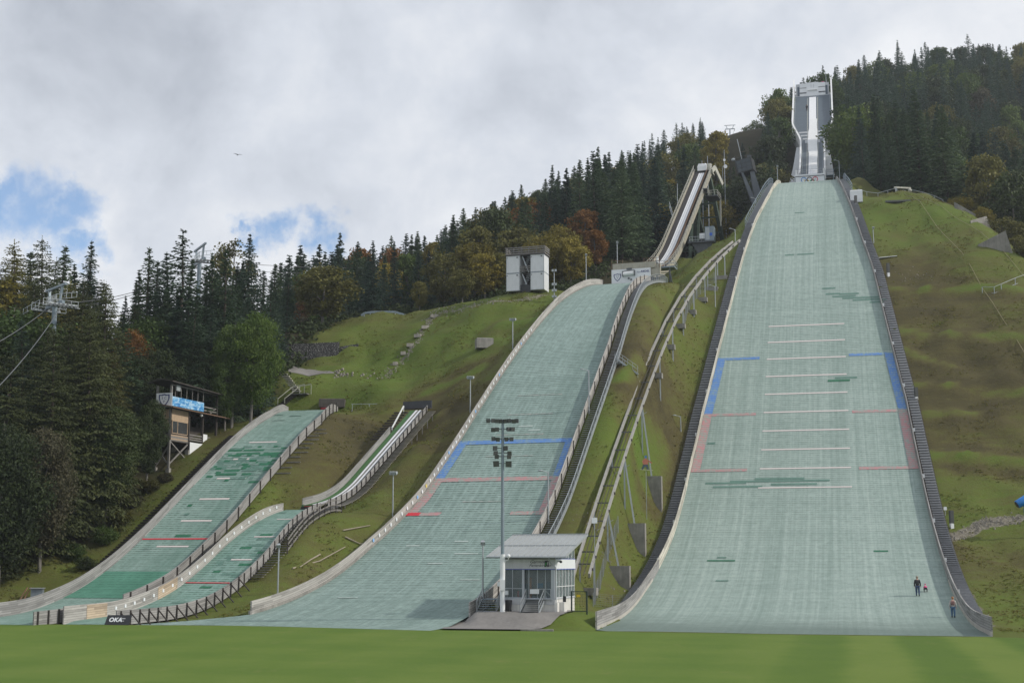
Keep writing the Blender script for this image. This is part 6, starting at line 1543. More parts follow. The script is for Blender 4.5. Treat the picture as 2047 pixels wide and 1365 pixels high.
def gondola():
    a, b = np.array(p4[0]), np.array(p3[0]); q = a * .97 + b * .03; q[2] -= .5
    t = thing('lift_gondola', q - np.array([0, 0, 4]), 'tiny dark cabin hanging below the skyline lift pylon', 'gondola'); M = Matrix.Translation(Vector(q))
    mb = MB(M); mb.tube([(0, 0, 0), (-.3, 0, -.8), (0, 0, -1.8)], .08, 6); mb.build('hanger', steel, t)
    mb = MB(M); mb.loft([[(-.7, -.7, -1.8), (.7, -.7, -1.8), (.7, .7, -1.8), (-.7, .7, -1.8)], [(-.95, -.95, -2.7), (.95, -.95, -2.7), (.95, .95, -2.7), (-.95, .95, -2.7)], [(-.8, -.8, -3.9), (.8, -.8, -3.9), (.8, .8, -3.9), (-.8, .8, -3.9)]][::-1]); mb.build('cabin', plain('dark_cabin', (.06, .065, .08), .3, var=.1), t)
gondola()

# ------------------------------------------------------------------ small things on the slopes
def gabion():
    m, nt, b = nodes('gabion_stone'); q = NB(nt); vo = q.n('ShaderNodeTexVoronoi'); q.L.new(q.coord(), vo.inputs['Vector']); vo.inputs['Scale'].default_value = 5.0
    c = q.ramp(vo.outputs['Color'], [(.1, (.05, .05, .05)), (.5, (.10, .10, .10)), (.95, (.22, .215, .21))]); c = q.mix(q.ss(vo.outputs['Distance'], .25, .55), c, (.02, .02, .02)); q.L.new(c, b.inputs['Base Color']); b.inputs['Roughness'].default_value = .9; q.bump(vo.outputs['Distance'], b, .8, .15)
    A, B = og(530, 730), og(677, 709); t = thing('gabion_wall', (A + B) / 2, 'dark stone gabion retaining wall above the asphalt path', 'wall')
    mb = MB(); n = 14; rings = []
    zA, zB = P(530, 689, A[1])[2], P(677, 682, B[1])[2]
    for k in range(n + 1):
        f = k / n; p = A * (1 - f) + B * f; top = zA * (1 - f) + zB * f; bot = min(gz(p[0], p[1]), top - .5) - .5
        rings.append([(p[0], p[1], bot), (p[0] - .1, p[1] + 1.0, bot), (p[0] - .1, p[1] + 1.6, top), (p[0], p[1] + .6, top)])
    mb.loft(rings); mb.build('stone_face', m, t)
    A, B = B + [.1, .3, 0], og(716, 693); mb = MB(); mb.loft([[(A[0], A[1], A[2] - 1.5), (A[0], A[1] + 1, A[2] - 1.5), (A[0], A[1] + 1, P(676, 693, A[1])[2]), (A[0], A[1], P(676, 693, A[1])[2])], [(B[0], B[1], B[2] - 1), (B[0], B[1] + 1, B[2] - 1), (B[0], B[1] + 1, P(716, 687, B[1])[2]), (B[0], B[1], P(716, 687, B[1])[2])]]); mb.build('stepped_end', m, t)
gabion()
def guard_rail():
    pts = [P(a, b - 5, 216) for a, b in ((722, 636), (728, 631), (740, 629), (765, 628), (790, 628.5), (805, 633), (811, 636))]
    t = thing('guard_rail', pts[2], 'curved blue grey guard rail on the grass crest before the wood', 'guard rail'); mb = MB()
    for a, b in zip(pts[:-1], pts[1:]): mb.bar(a, b, .1, .32)
    mb.build('beam', greysteel, t)
    for p in pts[1:-1]: MB().bar((p[0], p[1] + .1, gz(p[0], p[1]) - .3), p + [0, .1, .1], .14).build('post', steel, t)
guard_rail()
def boxthing(name, px, py, dims, mat, label, cat, az=.3, sink=.2, Y=None):
    p = og(px, py) if Y is None else P(px, py, Y); mb = MB(); d = dims
    mb.loft([[(-d[0] / 2, -d[1] / 2, -sink), (d[0] / 2, -d[1] / 2, -sink), (d[0] / 2, d[1] / 2, -sink), (-d[0] / 2, d[1] / 2, -sink)], [(-d[0] / 2, -d[1] / 2, d[2] * .93), (d[0] / 2, -d[1] / 2, d[2] * .93), (d[0] / 2, d[1] / 2, d[2] * .93), (-d[0] / 2, d[1] / 2, d[2] * .93)], [(-d[0] * .46, -d[1] * .44, d[2]), (d[0] * .46, -d[1] * .44, d[2]), (d[0] * .46, d[1] * .44, d[2]), (-d[0] * .46, d[1] * .44, d[2])]])
    o = mb.build(name, mat, local=True); o.location = tuple(p); o.rotation_euler = (0, 0, -az); tag(o, label, cat); return o
boxthing('concrete_block', 968, 694, (2.4, 1.6, 1.25), concrete, 'weathered concrete block in grass left of the middle hill', 'block', -.2)
boxthing('concrete_tank', 665, 812, (3.6, 2.0, 1.0), plain('dark_concrete', (.10, .09, .08), .9, var=.4), 'dark low concrete tank set in grass above small hill', 'tank', 0)
o = boxthing('red_tarpaulin', 652, 811, (.9, .7, .75), plain('red_tarp', (.35, .04, .05), .6), 'small red cover lying beside dark concrete tank', 'cover', .2); o.location.y -= 1.5; o.location.z = gz(o.location.x, o.location.y)
boxthing('white_hut', 1712, 404, (2.2, 1.6, 2.1), sign_white, 'plain white board hut beside top of right stair flight', 'hut', .2)
boxthing('utility_cabinet', 236, 1192, (.0 + 1.3, .8, .75), steel, 'grey metal cabinet on grass left of small hill wall', 'cabinet', .2) if False else None
def right_slope_things():
    # gantry with white board on the crest
    Y = 246.5; a, b = P(1792, 402, Y), P(1818, 399, Y + 1); t = thing('slope_gantry', (a + b) / 2, 'pale steel gantry with white board on the grass crest', 'gantry')
    for i, p in enumerate((a, b)): MB().bar((p[0], p[1], gz(p[0], p[1]) - .3), (p[0], p[1], P(1800, 375, Y)[2]), .22).build('post', steel, t)
    tz = P(1800, 375, Y)[2]; mb = MB(); mb.bar((a[0] - .3, a[1], tz), (b[0] + .3, b[1], tz + .15), .28); mb.build('beam', beige2, t)
    c = P(1804.5, 385, Y - .2); mb = MB(); mb.box(c, (1.0, .08, .85)); mb.build('white_board', sign_white, t); mb = MB(); mb.ball(P(1819, 381, Y), .35); mb.build('drum', beige2, t)
    p = og(1798, 405); mb = MB(); mb.box((0, 0, .12), (5.0, 1.6, .3)); mb.box((3.2, .2, .2), (1.2, 1.0, .25)); o = mb.build('mooring_slab', plain('slab_grey', (.13, .135, .13), .9), local=True); o.location = tuple(p); o.rotation_euler = (0, 0, -.15); tag(o, 'dark flat slab in front of the steel gantry', 'slab')
    # crest railing
    t = thing('crest_railing', P(1720, 396, 247), 'thin steel railing curving along the right grass crest', 'railing'); prev = None
    for k, (px, py) in enumerate(((1716, 394), (1733, 391), (1755, 388.5), (1775, 387), (1795, 386), (1820, 387), (1845, 390), (1868, 395), (1885, 400))):
        q = P(px, py, 247.5 - max(0, k - 5) * 1.2); g = gz(q[0], q[1]); q[2] = max(g + .9, q[2]); MB().bar((q[0], q[1], g - .3), q, .07).build('post', steel, t)
        if prev is not None: MB().bar(prev, q, .07).build('rail', steel, t)
        prev = q
    # steel railing at right edge
    t = thing('slope_railing', og(1990, 590), 'grey steel railing on dark right slope at picture edge', 'railing'); prev = None
    for k, (px, py) in enumerate(((1964, 588), (1988, 588), (2002, 582), (2030, 570), (2062, 558))):
        q = og(px, py); MB().bar(q - [0, 0, .2], q + [0, 0, 1.1], .08).build('post', steel, t)
        if prev is not None:
            for zz in (1.1, .15): MB().bar(prev + [0, 0, zz], q + [0, 0, zz], .06).build('rail', steel, t)
        prev = q
    # snow-making hydrants: dark post with a white foot
    for (px, py, H, lab) in ((1711, 412, 1.9, 'dark hydrant post with white foot near the top of the right stairs'), (1776, 552, 2.0, 'dark hydrant post with white foot on brown grass below white plank'), (1832, 800, 1.7, 'dark hydrant post with white foot level with the blue marking'), (1903, 1055, 1.9, 'dark hydrant post beside the small white slope sign')):
        q = og(px, py); t = thing('hydrant_post', q, lab, 'hydrant', 'hydrant posts right of the wide hill'); MB().box(q + [0, 0, H * .65], (.42, .35, H * .75), .2).build('casing', plain('post_dark', (.06, .065, .065), .7), t); MB().box(q + [0, 0, .15], (.36, .3, .8), .2).build('foot', sign_white, t)
    q = og(1775, 517); mb = MB(); mb.bar((-1.6, 0, .1), (1.5, .4, .5), .6, .08); o = mb.build('white_plank', sign_white, local=True); o.location = tuple(q); tag(o, 'long white plank lying on the upper right slope', 'plank')
    for (px, py, w, h_, lab) in ((1890, 1030, .5, .5, 'small white sign by lower right stair flight'), (1190, 1208, .75, .75, 'small white sign on post near the wide hill left wall end')):
        q = og(px, py); zt = P(px, 1016 if px > 1500 else 1040, q[1])[2]; t = thing('sign_post', q, lab, 'sign', 'small white signs'); MB().bar(q - [0, 0, .3], (q[0], q[1], zt + h_ / 2), .06).build('post', steel, t); MB().box((q[0], q[1] - .05, zt), (w * .72, .03, h_ * .72)).build('plate', sign_white, t)
    # snow gun at right edge
    q = og(2052, 1075); zc = P(2050, 1000, q[1])[2]; t = thing('snow_gun', q, 'blue snow gun barrel on a pole at the right edge', 'snow gun'); M = Matrix.Translation((q[0], q[1], zc)) @ Matrix.Rotation(-.5, 4, 'Y')
    blm = plain('snow_gun_blue', (.02, .19, .55), .4, var=.1); mb = MB(M); mb.tube([(-.95, 0, 0), (-.9, 0, 0), (-.3, 0, 0), (.9, 0, 0)], [.40, .46, .48, .52], 20); mb.build('barrel', blm, t); mb = MB(M); mb.tube([(-.96, 0, 0), (-.98, 0, 0)], .36, 20); mb.build('mouth', black, t); MB().tube([q - [0, 0, .3], (q[0], q[1], zc - .4)], .1, 8).build('pole', blm, t)
    # old guy ropes from the gantry down the slope
    for k, (p0, p1_, mid) in enumerate((((1800, 398), (2080, 760), (1880, 590)), ((1803, 398), (2110, 600), (1905, 510)), ((1822, 398), (2110, 575), (1920, 480)))):
        A = P(*p0, 246.5); B = og(min(p1_[0], 2100), p1_[1]) + [0, 0, 1.2]; pts = []
        for f in np.linspace(0, 1, 16): q = A * (1 - f) + B * f; q[2] = max(gz(q[0], q[1]) + .25, q[2] - 4 * 2.2 * f * (1 - f)); pts.append(q)
        mb = MB(); mb.tube(pts, .035, 5); o = mb.build('guy_rope', plain('hemp_rope', (.25, .22, .13), .8)); tag(o, ['thin guy rope sagging from the gantry, lowest of three', 'thin guy rope from the gantry, middle of three', 'thin guy rope from the gantry, uppermost of three'][k], 'rope', 'guy ropes from the gantry')
    # concrete retaining walls
    for (pts, lab) in (([(1908, 404), (1950, 428), (1908, 416), (1950, 434)], 'pale concrete retaining wall, uppermost of three right of crest'), ([(1940, 441), (1972, 432), (1942, 447), (1986, 458)], 'pale concrete retaining wall, middle of three right of crest'), ([(1955, 489), (2010, 461), (1958, 493), (2030, 508)], 'large grey concrete retaining wall, lowest of three right of crest')):
        lo, hi = og(pts[2][0], pts[2][1]), og(pts[3][0], pts[3][1]); tl = P(pts[0][0], pts[0][1], lo[1]); tr = P(pts[1][0], pts[1][1], min(hi[1], lo[1] + 3)); hi = P(pts[3][0], pts[3][1], tr[1])
        bk = np.array([.1, .5, 0]); mb = MB(); mb.loft([[lo - [0, 0, .8], hi - [0, 0, 1.5], hi - [0, 0, 1.5] + bk, lo - [0, 0, .8] + bk], [tl, tr, tr + bk, tl + bk]]); o = mb.build('retaining_wall', plain('stained_concrete', (.23, .22, .20), .9, var=.5, scale=.7)); tag(o, lab, 'wall', 'retaining walls right of the crest')
right_slope_things()
def left_things():
    # steps with railing on the grass left of the small hill's top
    A, B = og(562, 812), og(592, 789); t = thing('grass_steps', A, 'timber steps with pale handrail climbing to the meadow path', 'steps'); d = B - A; n = 9
    mb = MB()
    for k in range(n):
        q = A + d * k / n; q[2] = gz(q[0], q[1]) + .1; mb.box(q, (1.0, .3, .18), -.3)
    mb.build('treads', dkwood, t); mb = MB(); sd = np.array([.5, -.1, 0])
    C = og(615, 786)
    for o_ in (-sd, sd):
        a_, b_, c_ = A + o_, B + o_, C + o_
        for zz in (1.1,): mb.bar(a_ + [0, 0, zz], b_ + [0, 0, zz + .1], .09); mb.bar(b_ + [0, 0, zz + .1], c_ + [0, 0, zz + .2], .09)
        for q in (a_, b_, c_): mb.bar(q - [0, 0, .3], q + [0, 0, 1.2], .08)
    mb.build('handrail', beige2, t)
    mb = MB(); q = og(600, 790); mb.box(q + [0, 0, .15], (2.6, 1.2, .12), -.3); mb.build('landing', grwood, t)
    t = thing('meadow_steps', og(575, 760), 'short worn stone steps leading from the handrail to the path', 'steps'); 
    for f in np.linspace(0, 1, 9):
        q = og(594 - 26 * f, 783 - 34 * f); mb = MB(); mb.box(q + [0, 0, .06], (1.1, .4, .16), -.2); mb.build('step', pale_conc, t)
    # slabs and stones of the old stair line up the meadow
    for k, (px, py, w) in enumerate(((868, 633, 1.3), (850, 656, 1.2), (836, 673, 1.1), (820, 691, 1.1), (806, 707, .8), (790, 728, .7))):
        q = og(px, py); mb = MB(); mb.loft([[(-w / 2, -.5, -.2), (w / 2, -.45, -.2), (w / 2, .5, -.2), (-w / 2, .5, -.2)], [(-w / 2, -.5, .3), (w / 2 - .1, -.45, .35), (w / 2, .45, .38), (-w / 2 + .1, .5, .32)]]); o = mb.build('stone_slab', plain('limestone_slab', (.29, .27, .24), .9, var=.4), local=True); o.location = tuple(q); o.rotation_euler = (R.uniform(-.1, .1), R.uniform(-.1, .1), R.uniform(-.2, .3)); tag(o, '%s pale stone slab counted upwards along the ruined meadow stair' % ('sixth', 'fifth', 'fourth', 'third', 'second', 'first')[k], 'slab', 'slabs of the ruined stair')
    # loose rubble
    mb = MB(); rr = random.Random(9)
    def stone(p, s_):
        pts = [(p[0] + s_ * rr.uniform(.6, 1) * math.cos(q), p[1] + s_ * rr.uniform(.6, 1) * math.sin(q), p[2] - .1) for q in np.arange(0, 6.2, 1.25)]; top = [(p[0] + (x - p[0]) * .6, p[1] + (y - p[1]) * .6, p[2] + s_ * rr.uniform(.4, .9)) for x, y, z in pts]
        mb.loft([pts, top])
    def along(line, n, spread, s0, s1):
        s0 *= .7; s1 *= .7; pp = [og(*q) for q in line]
        for _ in range(n):
            i = rr.randrange(len(pp) - 1); f = rr.random(); q = pp[i] * (1 - f) + pp[i + 1] * f; x = q[0] + rr.gauss(0, spread); y = q[1] + rr.gauss(0, spread); stone((x, y, gz(x, y)), rr.uniform(s0, s1))
    along([(868, 628), (850, 655), (820, 700), (793, 730), (768, 757)], 230, .55, .08, .3); along([(865, 624), (895, 624), (940, 613), (985, 604)], 150, .9, .08, .28); along([(985, 604), (1060, 598)], 50, .8, .06, .18); along([(668, 748), (690, 750), (745, 752)], 40, .5, .12, .5)
    along([(1190, 1150), (1235, 1110), (1200, 1120)], 110, 1.8, .05, .18); along([(1900, 1076), (1945, 1055), (1985, 1042), (2040, 1036)], 160, .5, .08, .32); along([(1930, 1180), (1945, 1215), (1965, 1240)], 130, .35, .05, .22); along([(640, 860), (700, 900), (660, 930)], 90, 2.2, .03, .10); along([(1800, 560), (1860, 540)], 40, 2, .06, .22)
    o = mb.build('rubble', plain('limestone_rubble', (.24, .22, .19), .9, var=.6, scale=4)); tag(o, 'pale loose stones strewn along worn slopes', 'rubble', kind='stuff')
    # thin logs lying on the grass between smallest and middle hill
    for k, (a, b) in enumerate((((585, 1138), (690, 1095)), ((686, 1062), (740, 1052)), ((640, 1110), (600, 1135)), ((690, 1075), (750, 1090)))):
        p, q = og(*a), og(*b); mid = (p + q) / 2; mid[2] = gz(mid[0], mid[1]); mb = MB(); mb.tube([p + [0, 0, .12], mid + [0, 0, .15], q + [0, 0, .12]], [.085, .07, .05], 7); o = mb.build('fallen_log', plain('bleached_wood', (.30, .26, .20), .8)); tag(o, ['long bleached log lying across lower grass slope', 'short bleached log under the timber inrun foot', 'stubby bleached log at lower end of long log', 'slanting bleached log near middle hill left wall'][k], 'log', 'bleached logs on the grass')
    # cabinet and boards at left edge
    q = og(58, 1196); t = thing('metal_cabinet', q, 'open grey metal cabinet standing on left grass', 'cabinet'); MB().box(q + [.8, 0, .45], (1.1, .8, 1.1), .1).build('body', plain('cabinet_grey', (.16, .19, .22), .5), t); MB().box(q + [.8, -.05, 1.02], (1.3, 1.0, .08), .1).build('lid', steel, t)
    t = thing('leaning_boards', q + [-.5, -.3, 0], 'two brown boards leaning beside the grey metal cabinet', 'boards')
    for k in range(2): MB().bar(q + [-.75 + .35 * k, -.4, -.1], q + [-.25 + .35 * k, .1, 1.1], .28, .05).build('board', plain('new_brown_board', (.30, .18, .10), .7), t)
    p = og(1060, 1252); p = np.array([2.0, 109.6, gz(2.0, 109.6)]); mb = MB(); mb.box((0, 0, .06), (2.6, .5, .16)); o = mb.build('drain_slab', concrete, local=True); o.location = tuple(p); o.rotation_euler = (0, 0, -.1); tag(o, 'low concrete drain slab at the lawn edge below the house', 'slab')
left_things()
# tarred skier silhouette board
def skier_board():
    q = by_wall(h1, 134, -1, 3.4); q[2] = gz(q[0], q[1]); t = thing('skier_cutout_sign', q, 'painted cut out figure of a ski jumper on a pole', 'sign'); zc = P(1355, 928, q[1])[2]
    MB().bar(q - [0, 0, .3], (q[0], q[1], zc - .8), .06).build('pole', steel, t); M = Matrix.Translation((q[0], q[1], zc))
    def flat(pts, m_, nm): n = len(pts); MB(M).add([(x, 0, z) for x, z in pts] + [(x, .05, z) for x, z in pts], [tuple(range(n)), tuple(range(2 * n - 1, n - 1, -1))] + [(i, (i + 1) % n, (i + 1) % n + n, i + n) for i in range(n)]).build(nm, m_, t)
    flat([(-.3, .0), (-.45, .35), (-.2, .7), (.1, .72), (.3, .4), (.25, .0)], plain('jacket_orange', (.45, .16, .10), .6), 'torso'); flat([(-.3, .0), (-.55, -.5), (-.4, -.62), (-.05, -.2), (.15, -.6), (.35, -.6), (.25, 0)], plain('trouser_slate', (.06, .09, .12), .6), 'legs'); flat([(-.12, .72), (-.16, .95), (0, 1.08), (.16, .95), (.1, .72)], plain('helmet_blue', (.06, .18, .4), .4), 'head'); flat([(-.7, -.62), (.8, -.72), (.85, -.66), (-.6, -.54)], plain('ski_pale', (.4, .4, .3), .5), 'skis'); flat([(.28, .55), (.75, .2), (.7, .1), (.25, .35)], plain('jacket_orange', (.45, .16, .10)), 'arm')
skier_board()

# ------------------------------------------------------------------ trees
def quad_mesh(name, Q, mat):
    """Q: array (n, 4, 3) of leaf faces"""
    n = len(Q); me = bpy.data.meshes.new(name); me.vertices.add(n * 4); me.vertices.foreach_set('co', Q.reshape(-1).astype(np.float32))
    me.loops.add(n * 4); me.loops.foreach_set('vertex_index', np.arange(n * 4)); me.polygons.add(n); me.polygons.foreach_set('loop_start', np.arange(n) * 4)
    me.update(calc_edges=True); me.materials.append(mat); return me
def norm(a): return a / np.maximum(np.linalg.norm(a, axis=-1, keepdims=True), 1e-6)
def leaves(C, dirn, nrm, ln, wd):
    """leaf quads centred on C, long axis dirn, facing nrm"""
    d = norm(dirn); s_ = norm(np.cross(d, nrm)); ln = np.reshape(ln, (-1, 1)); wd = np.reshape(wd, (-1, 1))
    return np.stack([C - d * ln / 2 - s_ * wd * .25, C - d * ln * .1 + s_ * wd / 2, C + d * ln / 2, C - d * ln * .1 - s_ * wd / 2], 1)
def conifer(seed, H, Rb, n_whorl, leaf, droop=-.35, gap=.0, base=.08, shape=.9, side=5, larch=False):
    g = np.random.RandomState(seed); out = []
    zs = np.linspace(base * H, H * .985, n_whorl) if not larch else np.linspace(base * H, H * .97, n_whorl) + g.uniform(-.3, .3, n_whorl) * H / n_whorl
    for z in zs:
        t = (z - base * H) / (H * (1 - base)); r0 = Rb * max(.03, (1 - t)) ** shape * (1 if t > .12 else .72 + 2.3 * t)
        lf = leaf * (.42 + .58 * max(0, 1 - t) ** .6)
        nb = max(4, int(round((9 if not larch else 8) * (.55 + .6 * (1 - t)))))
        a0 = g.uniform(0, 6.28)
        for k in range(nb):
            if g.rand() < gap: continue
            az = a0 + k * 6.283 / nb + g.uniform(-.35, .35); r = r0 * g.uniform(.62, 1.12); dr = droop * (1 - t) ** .7 + .35 * t + g.uniform(-.14, .14)
            m = max(3, int(r / lf * 1.15)); f = np.linspace(.12, 1, m); bd = np.array([math.cos(az), math.sin(az), 0])
            zc = z + (g.uniform(-.6, .6) * H / n_whorl if not (t < .02) else 0) + r * f * dr + r * .16 * f ** 2.2 * (1 if not larch else -.5); C = bd * (r * f)[:, None]; C[:, 2] = zc
            tan = np.tile(np.array([bd[0], bd[1], dr]), (m, 1)); sv = np.array([-bd[1], bd[0], 0])
            out.append(leaves(C, tan + g.normal(0, .15, (m, 3)), np.tile([0, 0, .7], (m, 1)) + g.normal(0, .75, (m, 3)), lf * g.uniform(.8, 1.4, m), lf * .42 * g.uniform(.8, 1.3, m)))
            wsp = r * .34 * np.sin(np.clip(f * 1.1, 0, 1) * math.pi * .86) + lf * .25
            for s_ in (-1, 1):
                for q in range(side):
                    fr = (q + g.uniform(.2, 1.0, m)) / side
                    D = tan * .75 + sv * s_ * .75 + np.array([0, 0, -.22 - (.5 if larch else .1)]) + g.normal(0, .18, (m, 3))
                    CC = C + sv * s_ * (wsp * fr)[:, None] + bd * (wsp * fr * .35)[:, None]; CC[:, 2] -= wsp * fr * (.28 + .25 * (1 - t)); CC += g.normal(0, lf * .12, (m, 3))
                    out.append(leaves(CC, D, np.array([0, 0, .6]) + bd * .5 + g.normal(0, .7, (m, 3)), lf * g.uniform(.7, 1.25, m), lf * .40 * g.uniform(.7, 1.3, m)))
    tip = np.array([[0, 0, H - .3 * leaf * k] for k in range(6)]); out.append(leaves(tip, np.tile([0, 0, 1.], (6, 1)) + g.normal(0, .3, (6, 3)), g.normal(0, 1, (6, 3)), np.full(6, leaf * .7), np.full(6, leaf * .2)))
    return np.concatenate(out)
def broadleaf(seed, H, Rb, nclump, per, leaf, base=.16, tall=1.0, open_=.25):
    g = np.random.RandomState(seed); out = []
    cz = H * (base + (1 - base) / 2); hz = H * (1 - base) / 2
    k = 0; C = []
    lob = [(g.uniform(0, 6.28), g.uniform(.3, 1), g.uniform(-.6, .75)) for _ in range(7)]
    while len(C) < nclump:
        d = norm(g.normal(0, 1, 3)); rr = g.uniform(.45, 1) ** .5
        low = 1 - .35 * max(0, -d[2]); bump_ = 1 + .22 * math.sin(3 * math.atan2(d[1], d[0]) + seed) * (1 - abs(d[2])) + g.normal(0, .10)
        C.append([d[0] * Rb * rr * low * bump_ * .82, d[1] * Rb * rr * low * bump_ * .82, cz + d[2] * hz * rr * .86])
    C = np.array(C)
    for c in C:
        rc = Rb * g.uniform(.20, .36); n = int(per * g.uniform(.6, 1.2)); d = norm(g.normal(0, 1, (n, 3)) + np.array([0, 0, .25]))
        q = c + d * rc * g.uniform(.35, 1.05, (n, 1)) * np.array([1.15, 1.15, .8])
        out.append(leaves(q, norm(g.normal(0, 1, (n, 3)) + np.array([0, 0, -.3])), d * .8 + g.normal(0, .5, (n, 3)) + np.array([0, 0, .35]), leaf * g.uniform(.7, 1.4, n), leaf * .8 * g.uniform(.7, 1.2, n)))
    return np.concatenate(out), C
bark = plain('bark', (.075, .060, .048), .95, var=.4, scale=2); greybark = plain('grey_bark', (.16, .15, .135), .9, var=.4, scale=2)
LEAFC = {
    'spruce': leaf_mat('spruce_needles', (.027, .048, .027), (.057, .095, .048), (.105, .147, .068), .45, .22),
    'bluespruce': leaf_mat('dark_spruce_needles', (.019, .040, .030), (.045, .078, .053), (.083, .123, .078), .45, .2),
    'larch': leaf_mat('larch_needles', (.026, .034, .012), (.050, .062, .020), (.078, .088, .028), .3, .2),
    'green': leaf_mat('green_leaves', (.030, .053, .013), (.068, .110, .025), (.131, .173, .041), .35, .25),
    'bright': leaf_mat('bright_green_leaves', (.035, .065, .012), (.075, .125, .022), (.14, .19, .04), .35, .3),
    'olive': leaf_mat('olive_leaves', (.048, .048, .014), (.115, .112, .028), (.19, .175, .045), .35, .25),
    'ochre': leaf_mat('ochre_leaves', (.085, .075, .014), (.200, .168, .028), (.31, .25, .05), .35, .3),
    'rust': leaf_mat('rust_leaves', (.075, .038, .012), (.185, .088, .024), (.28, .14, .036), .35, .3),
    'dull': leaf_mat('dull_brown_leaves', (.029, .026, .014), (.060, .055, .029), (.102, .096, .054), .4, .2),
    'pale': leaf_mat('pale_leaves', (.08, .08, .03), (.16, .15, .06), (.26, .24, .11), .4, .3),
    'darkgreen': leaf_mat('dark_green_leaves', (.018, .028, .011), (.038, .055, .018), (.062, .085, .026), .35, .2),
}
CROWN = {}
def trunk_mesh(name, H, r, limbs, C, mat, lean=0):
    mb = MB(); g = random.Random(int(H * 10)); mb.tube([(0, 0, -.8), (0.02 * H * lean, 0, H * .35), (0, .01 * H, H * .7), (0, 0, H * .97)], [r, r * .75, r * .42, r * .06], 7)
    if limbs:
        for k in range(limbs):
            c = C[g.randrange(len(C))]; z0 = max(H * .12, min(c[2] * .62, H * .6)); mb.tube([(0, 0, z0), (c[0] * .45, c[1] * .45, (z0 + c[2]) / 2 + .3), (c[0] * .95, c[1] * .95, c[2])], [r * .38, r * .22, r * .05], 5, cap=False)
    me = bpy.data.meshes.new(name); me.from_pydata([tuple(v) for v in mb.v], [], mb.f); me.materials.append(mat); me.validate(); return me
def crown(shape, colour):
    """crown and trunk meshes of one tree kind (height 1 unit = metres of the prototype), cached"""
    key = (shape, colour)
    if key in CROWN: return CROWN[key]
    kind, i = shape.split(':'); i = int(i)
    if kind == 'fs':   Q = conifer(100 + i, 24, (3.7, 3.1, 4.2, 3.4)[i], 40, .80, gap=.06, side=2, shape=(.85, .95, .8, 1.0)[i]); H = 24; C = None; lim = 0; b = bark
    elif kind == 'ns': Q = conifer(200 + i, 24, (3.9, 4.5, 3.4)[i], 52, .52, droop=(-.45, -.3, -.4)[i], gap=.06, side=3, shape=(.8, .95, 1.0)[i]); H = 24; C = None; lim = 0; b = bark
    elif kind == 'ts': Q = conifer(300 + i, 24, 4.4, 34, .55, droop=-.5, gap=.15, side=4, shape=.75, base=.12); H = 24; C = None; lim = 0; b = bark
    elif kind == 'nl': Q = conifer(400 + i, 24, (5.4, 4.8)[i], 56, .46, droop=-.28, gap=.08, side=3, shape=.62, larch=True); H = 24; C = None; lim = 0; b = bark
    elif kind == 'fb': Q, C = broadleaf(500 + i, 16, (5.6, 5.0, 6.2, 4.4)[i], 80, 80, .58, tall=1); H = 16; lim = 8; b = greybark
    elif kind == 'nb': Q, C = broadleaf(600 + i, 16, (4.6, 5.4, 4.0)[i], 150, 190, .27, base=(.10, .14, .1)[i]); H = 16; lim = 12; b = greybark
    elif kind == 'sh': Q, C = broadleaf(700 + i, 4, (2.2, 2.8)[i], 60, 90, .22, base=.02); H = 4; lim = 8; b = bark
    elif kind == 'bi': Q, C = broadleaf(800 + i, 20, 3.6, 80, 55, .38, base=.3); H = 20; lim = 14; b = greybark
    me = quad_mesh(shape.replace(':', '_') + '_crown', Q, LEAFC[colour]); tk = trunk_mesh('trunk', H, {'fs': .28, 'ns': .30, 'ts': .3, 'nl': .32, 'fb': .3, 'nb': .28, 'sh': .09, 'bi': .22}[kind], lim, C, b)
    CROWN[key] = (me, tk, H); return CROWN[key]
NAMES = {'fs': 'spruce_tree', 'ns': 'spruce_tree', 'ts': 'spruce_tree', 'nl': 'larch_tree', 'fb': 'broadleaf_tree', 'nb': 'broadleaf_tree', 'sh': 'bush', 'bi': 'birch_tree'}
def plant(shape, colour, x, y, H, label, group, wide=1.0, rz=None, cat=None, z=None, sink=.3):
    me, tk, H0 = crown(shape, colour); k = shape.split(':')[0]; s_ = H / H0
    t = thing(NAMES[k], (x, y, (gz(x, y) if z is None else z) - sink), label, cat or ('bush' if k == 'sh' else 'tree'), group)
    t.scale = (s_ * wide, s_ * wide, s_); t.rotation_euler = (R.uniform(-.03, .03), R.uniform(-.03, .03), R.uniform(0, 6.28) if rz is None else rz)
    for nm, m_ in (('trunk', tk), ('crown', me)):
        o = bpy.data.objects.new(nm, m_); COL.objects.link(o); o.parent = t
    return t
def plant_at(shape, colour, px, ptop, Y, label, group, wide=1.0, H=None):
    """a tree whose tip is seen at (px, ptop) standing at distance Y"""
    p = P(px, ptop, Y); g = gz(p[0], p[1]); return plant(shape, colour, p[0], p[1], max(1.0, p[2] - g + .3), label, group, wide)
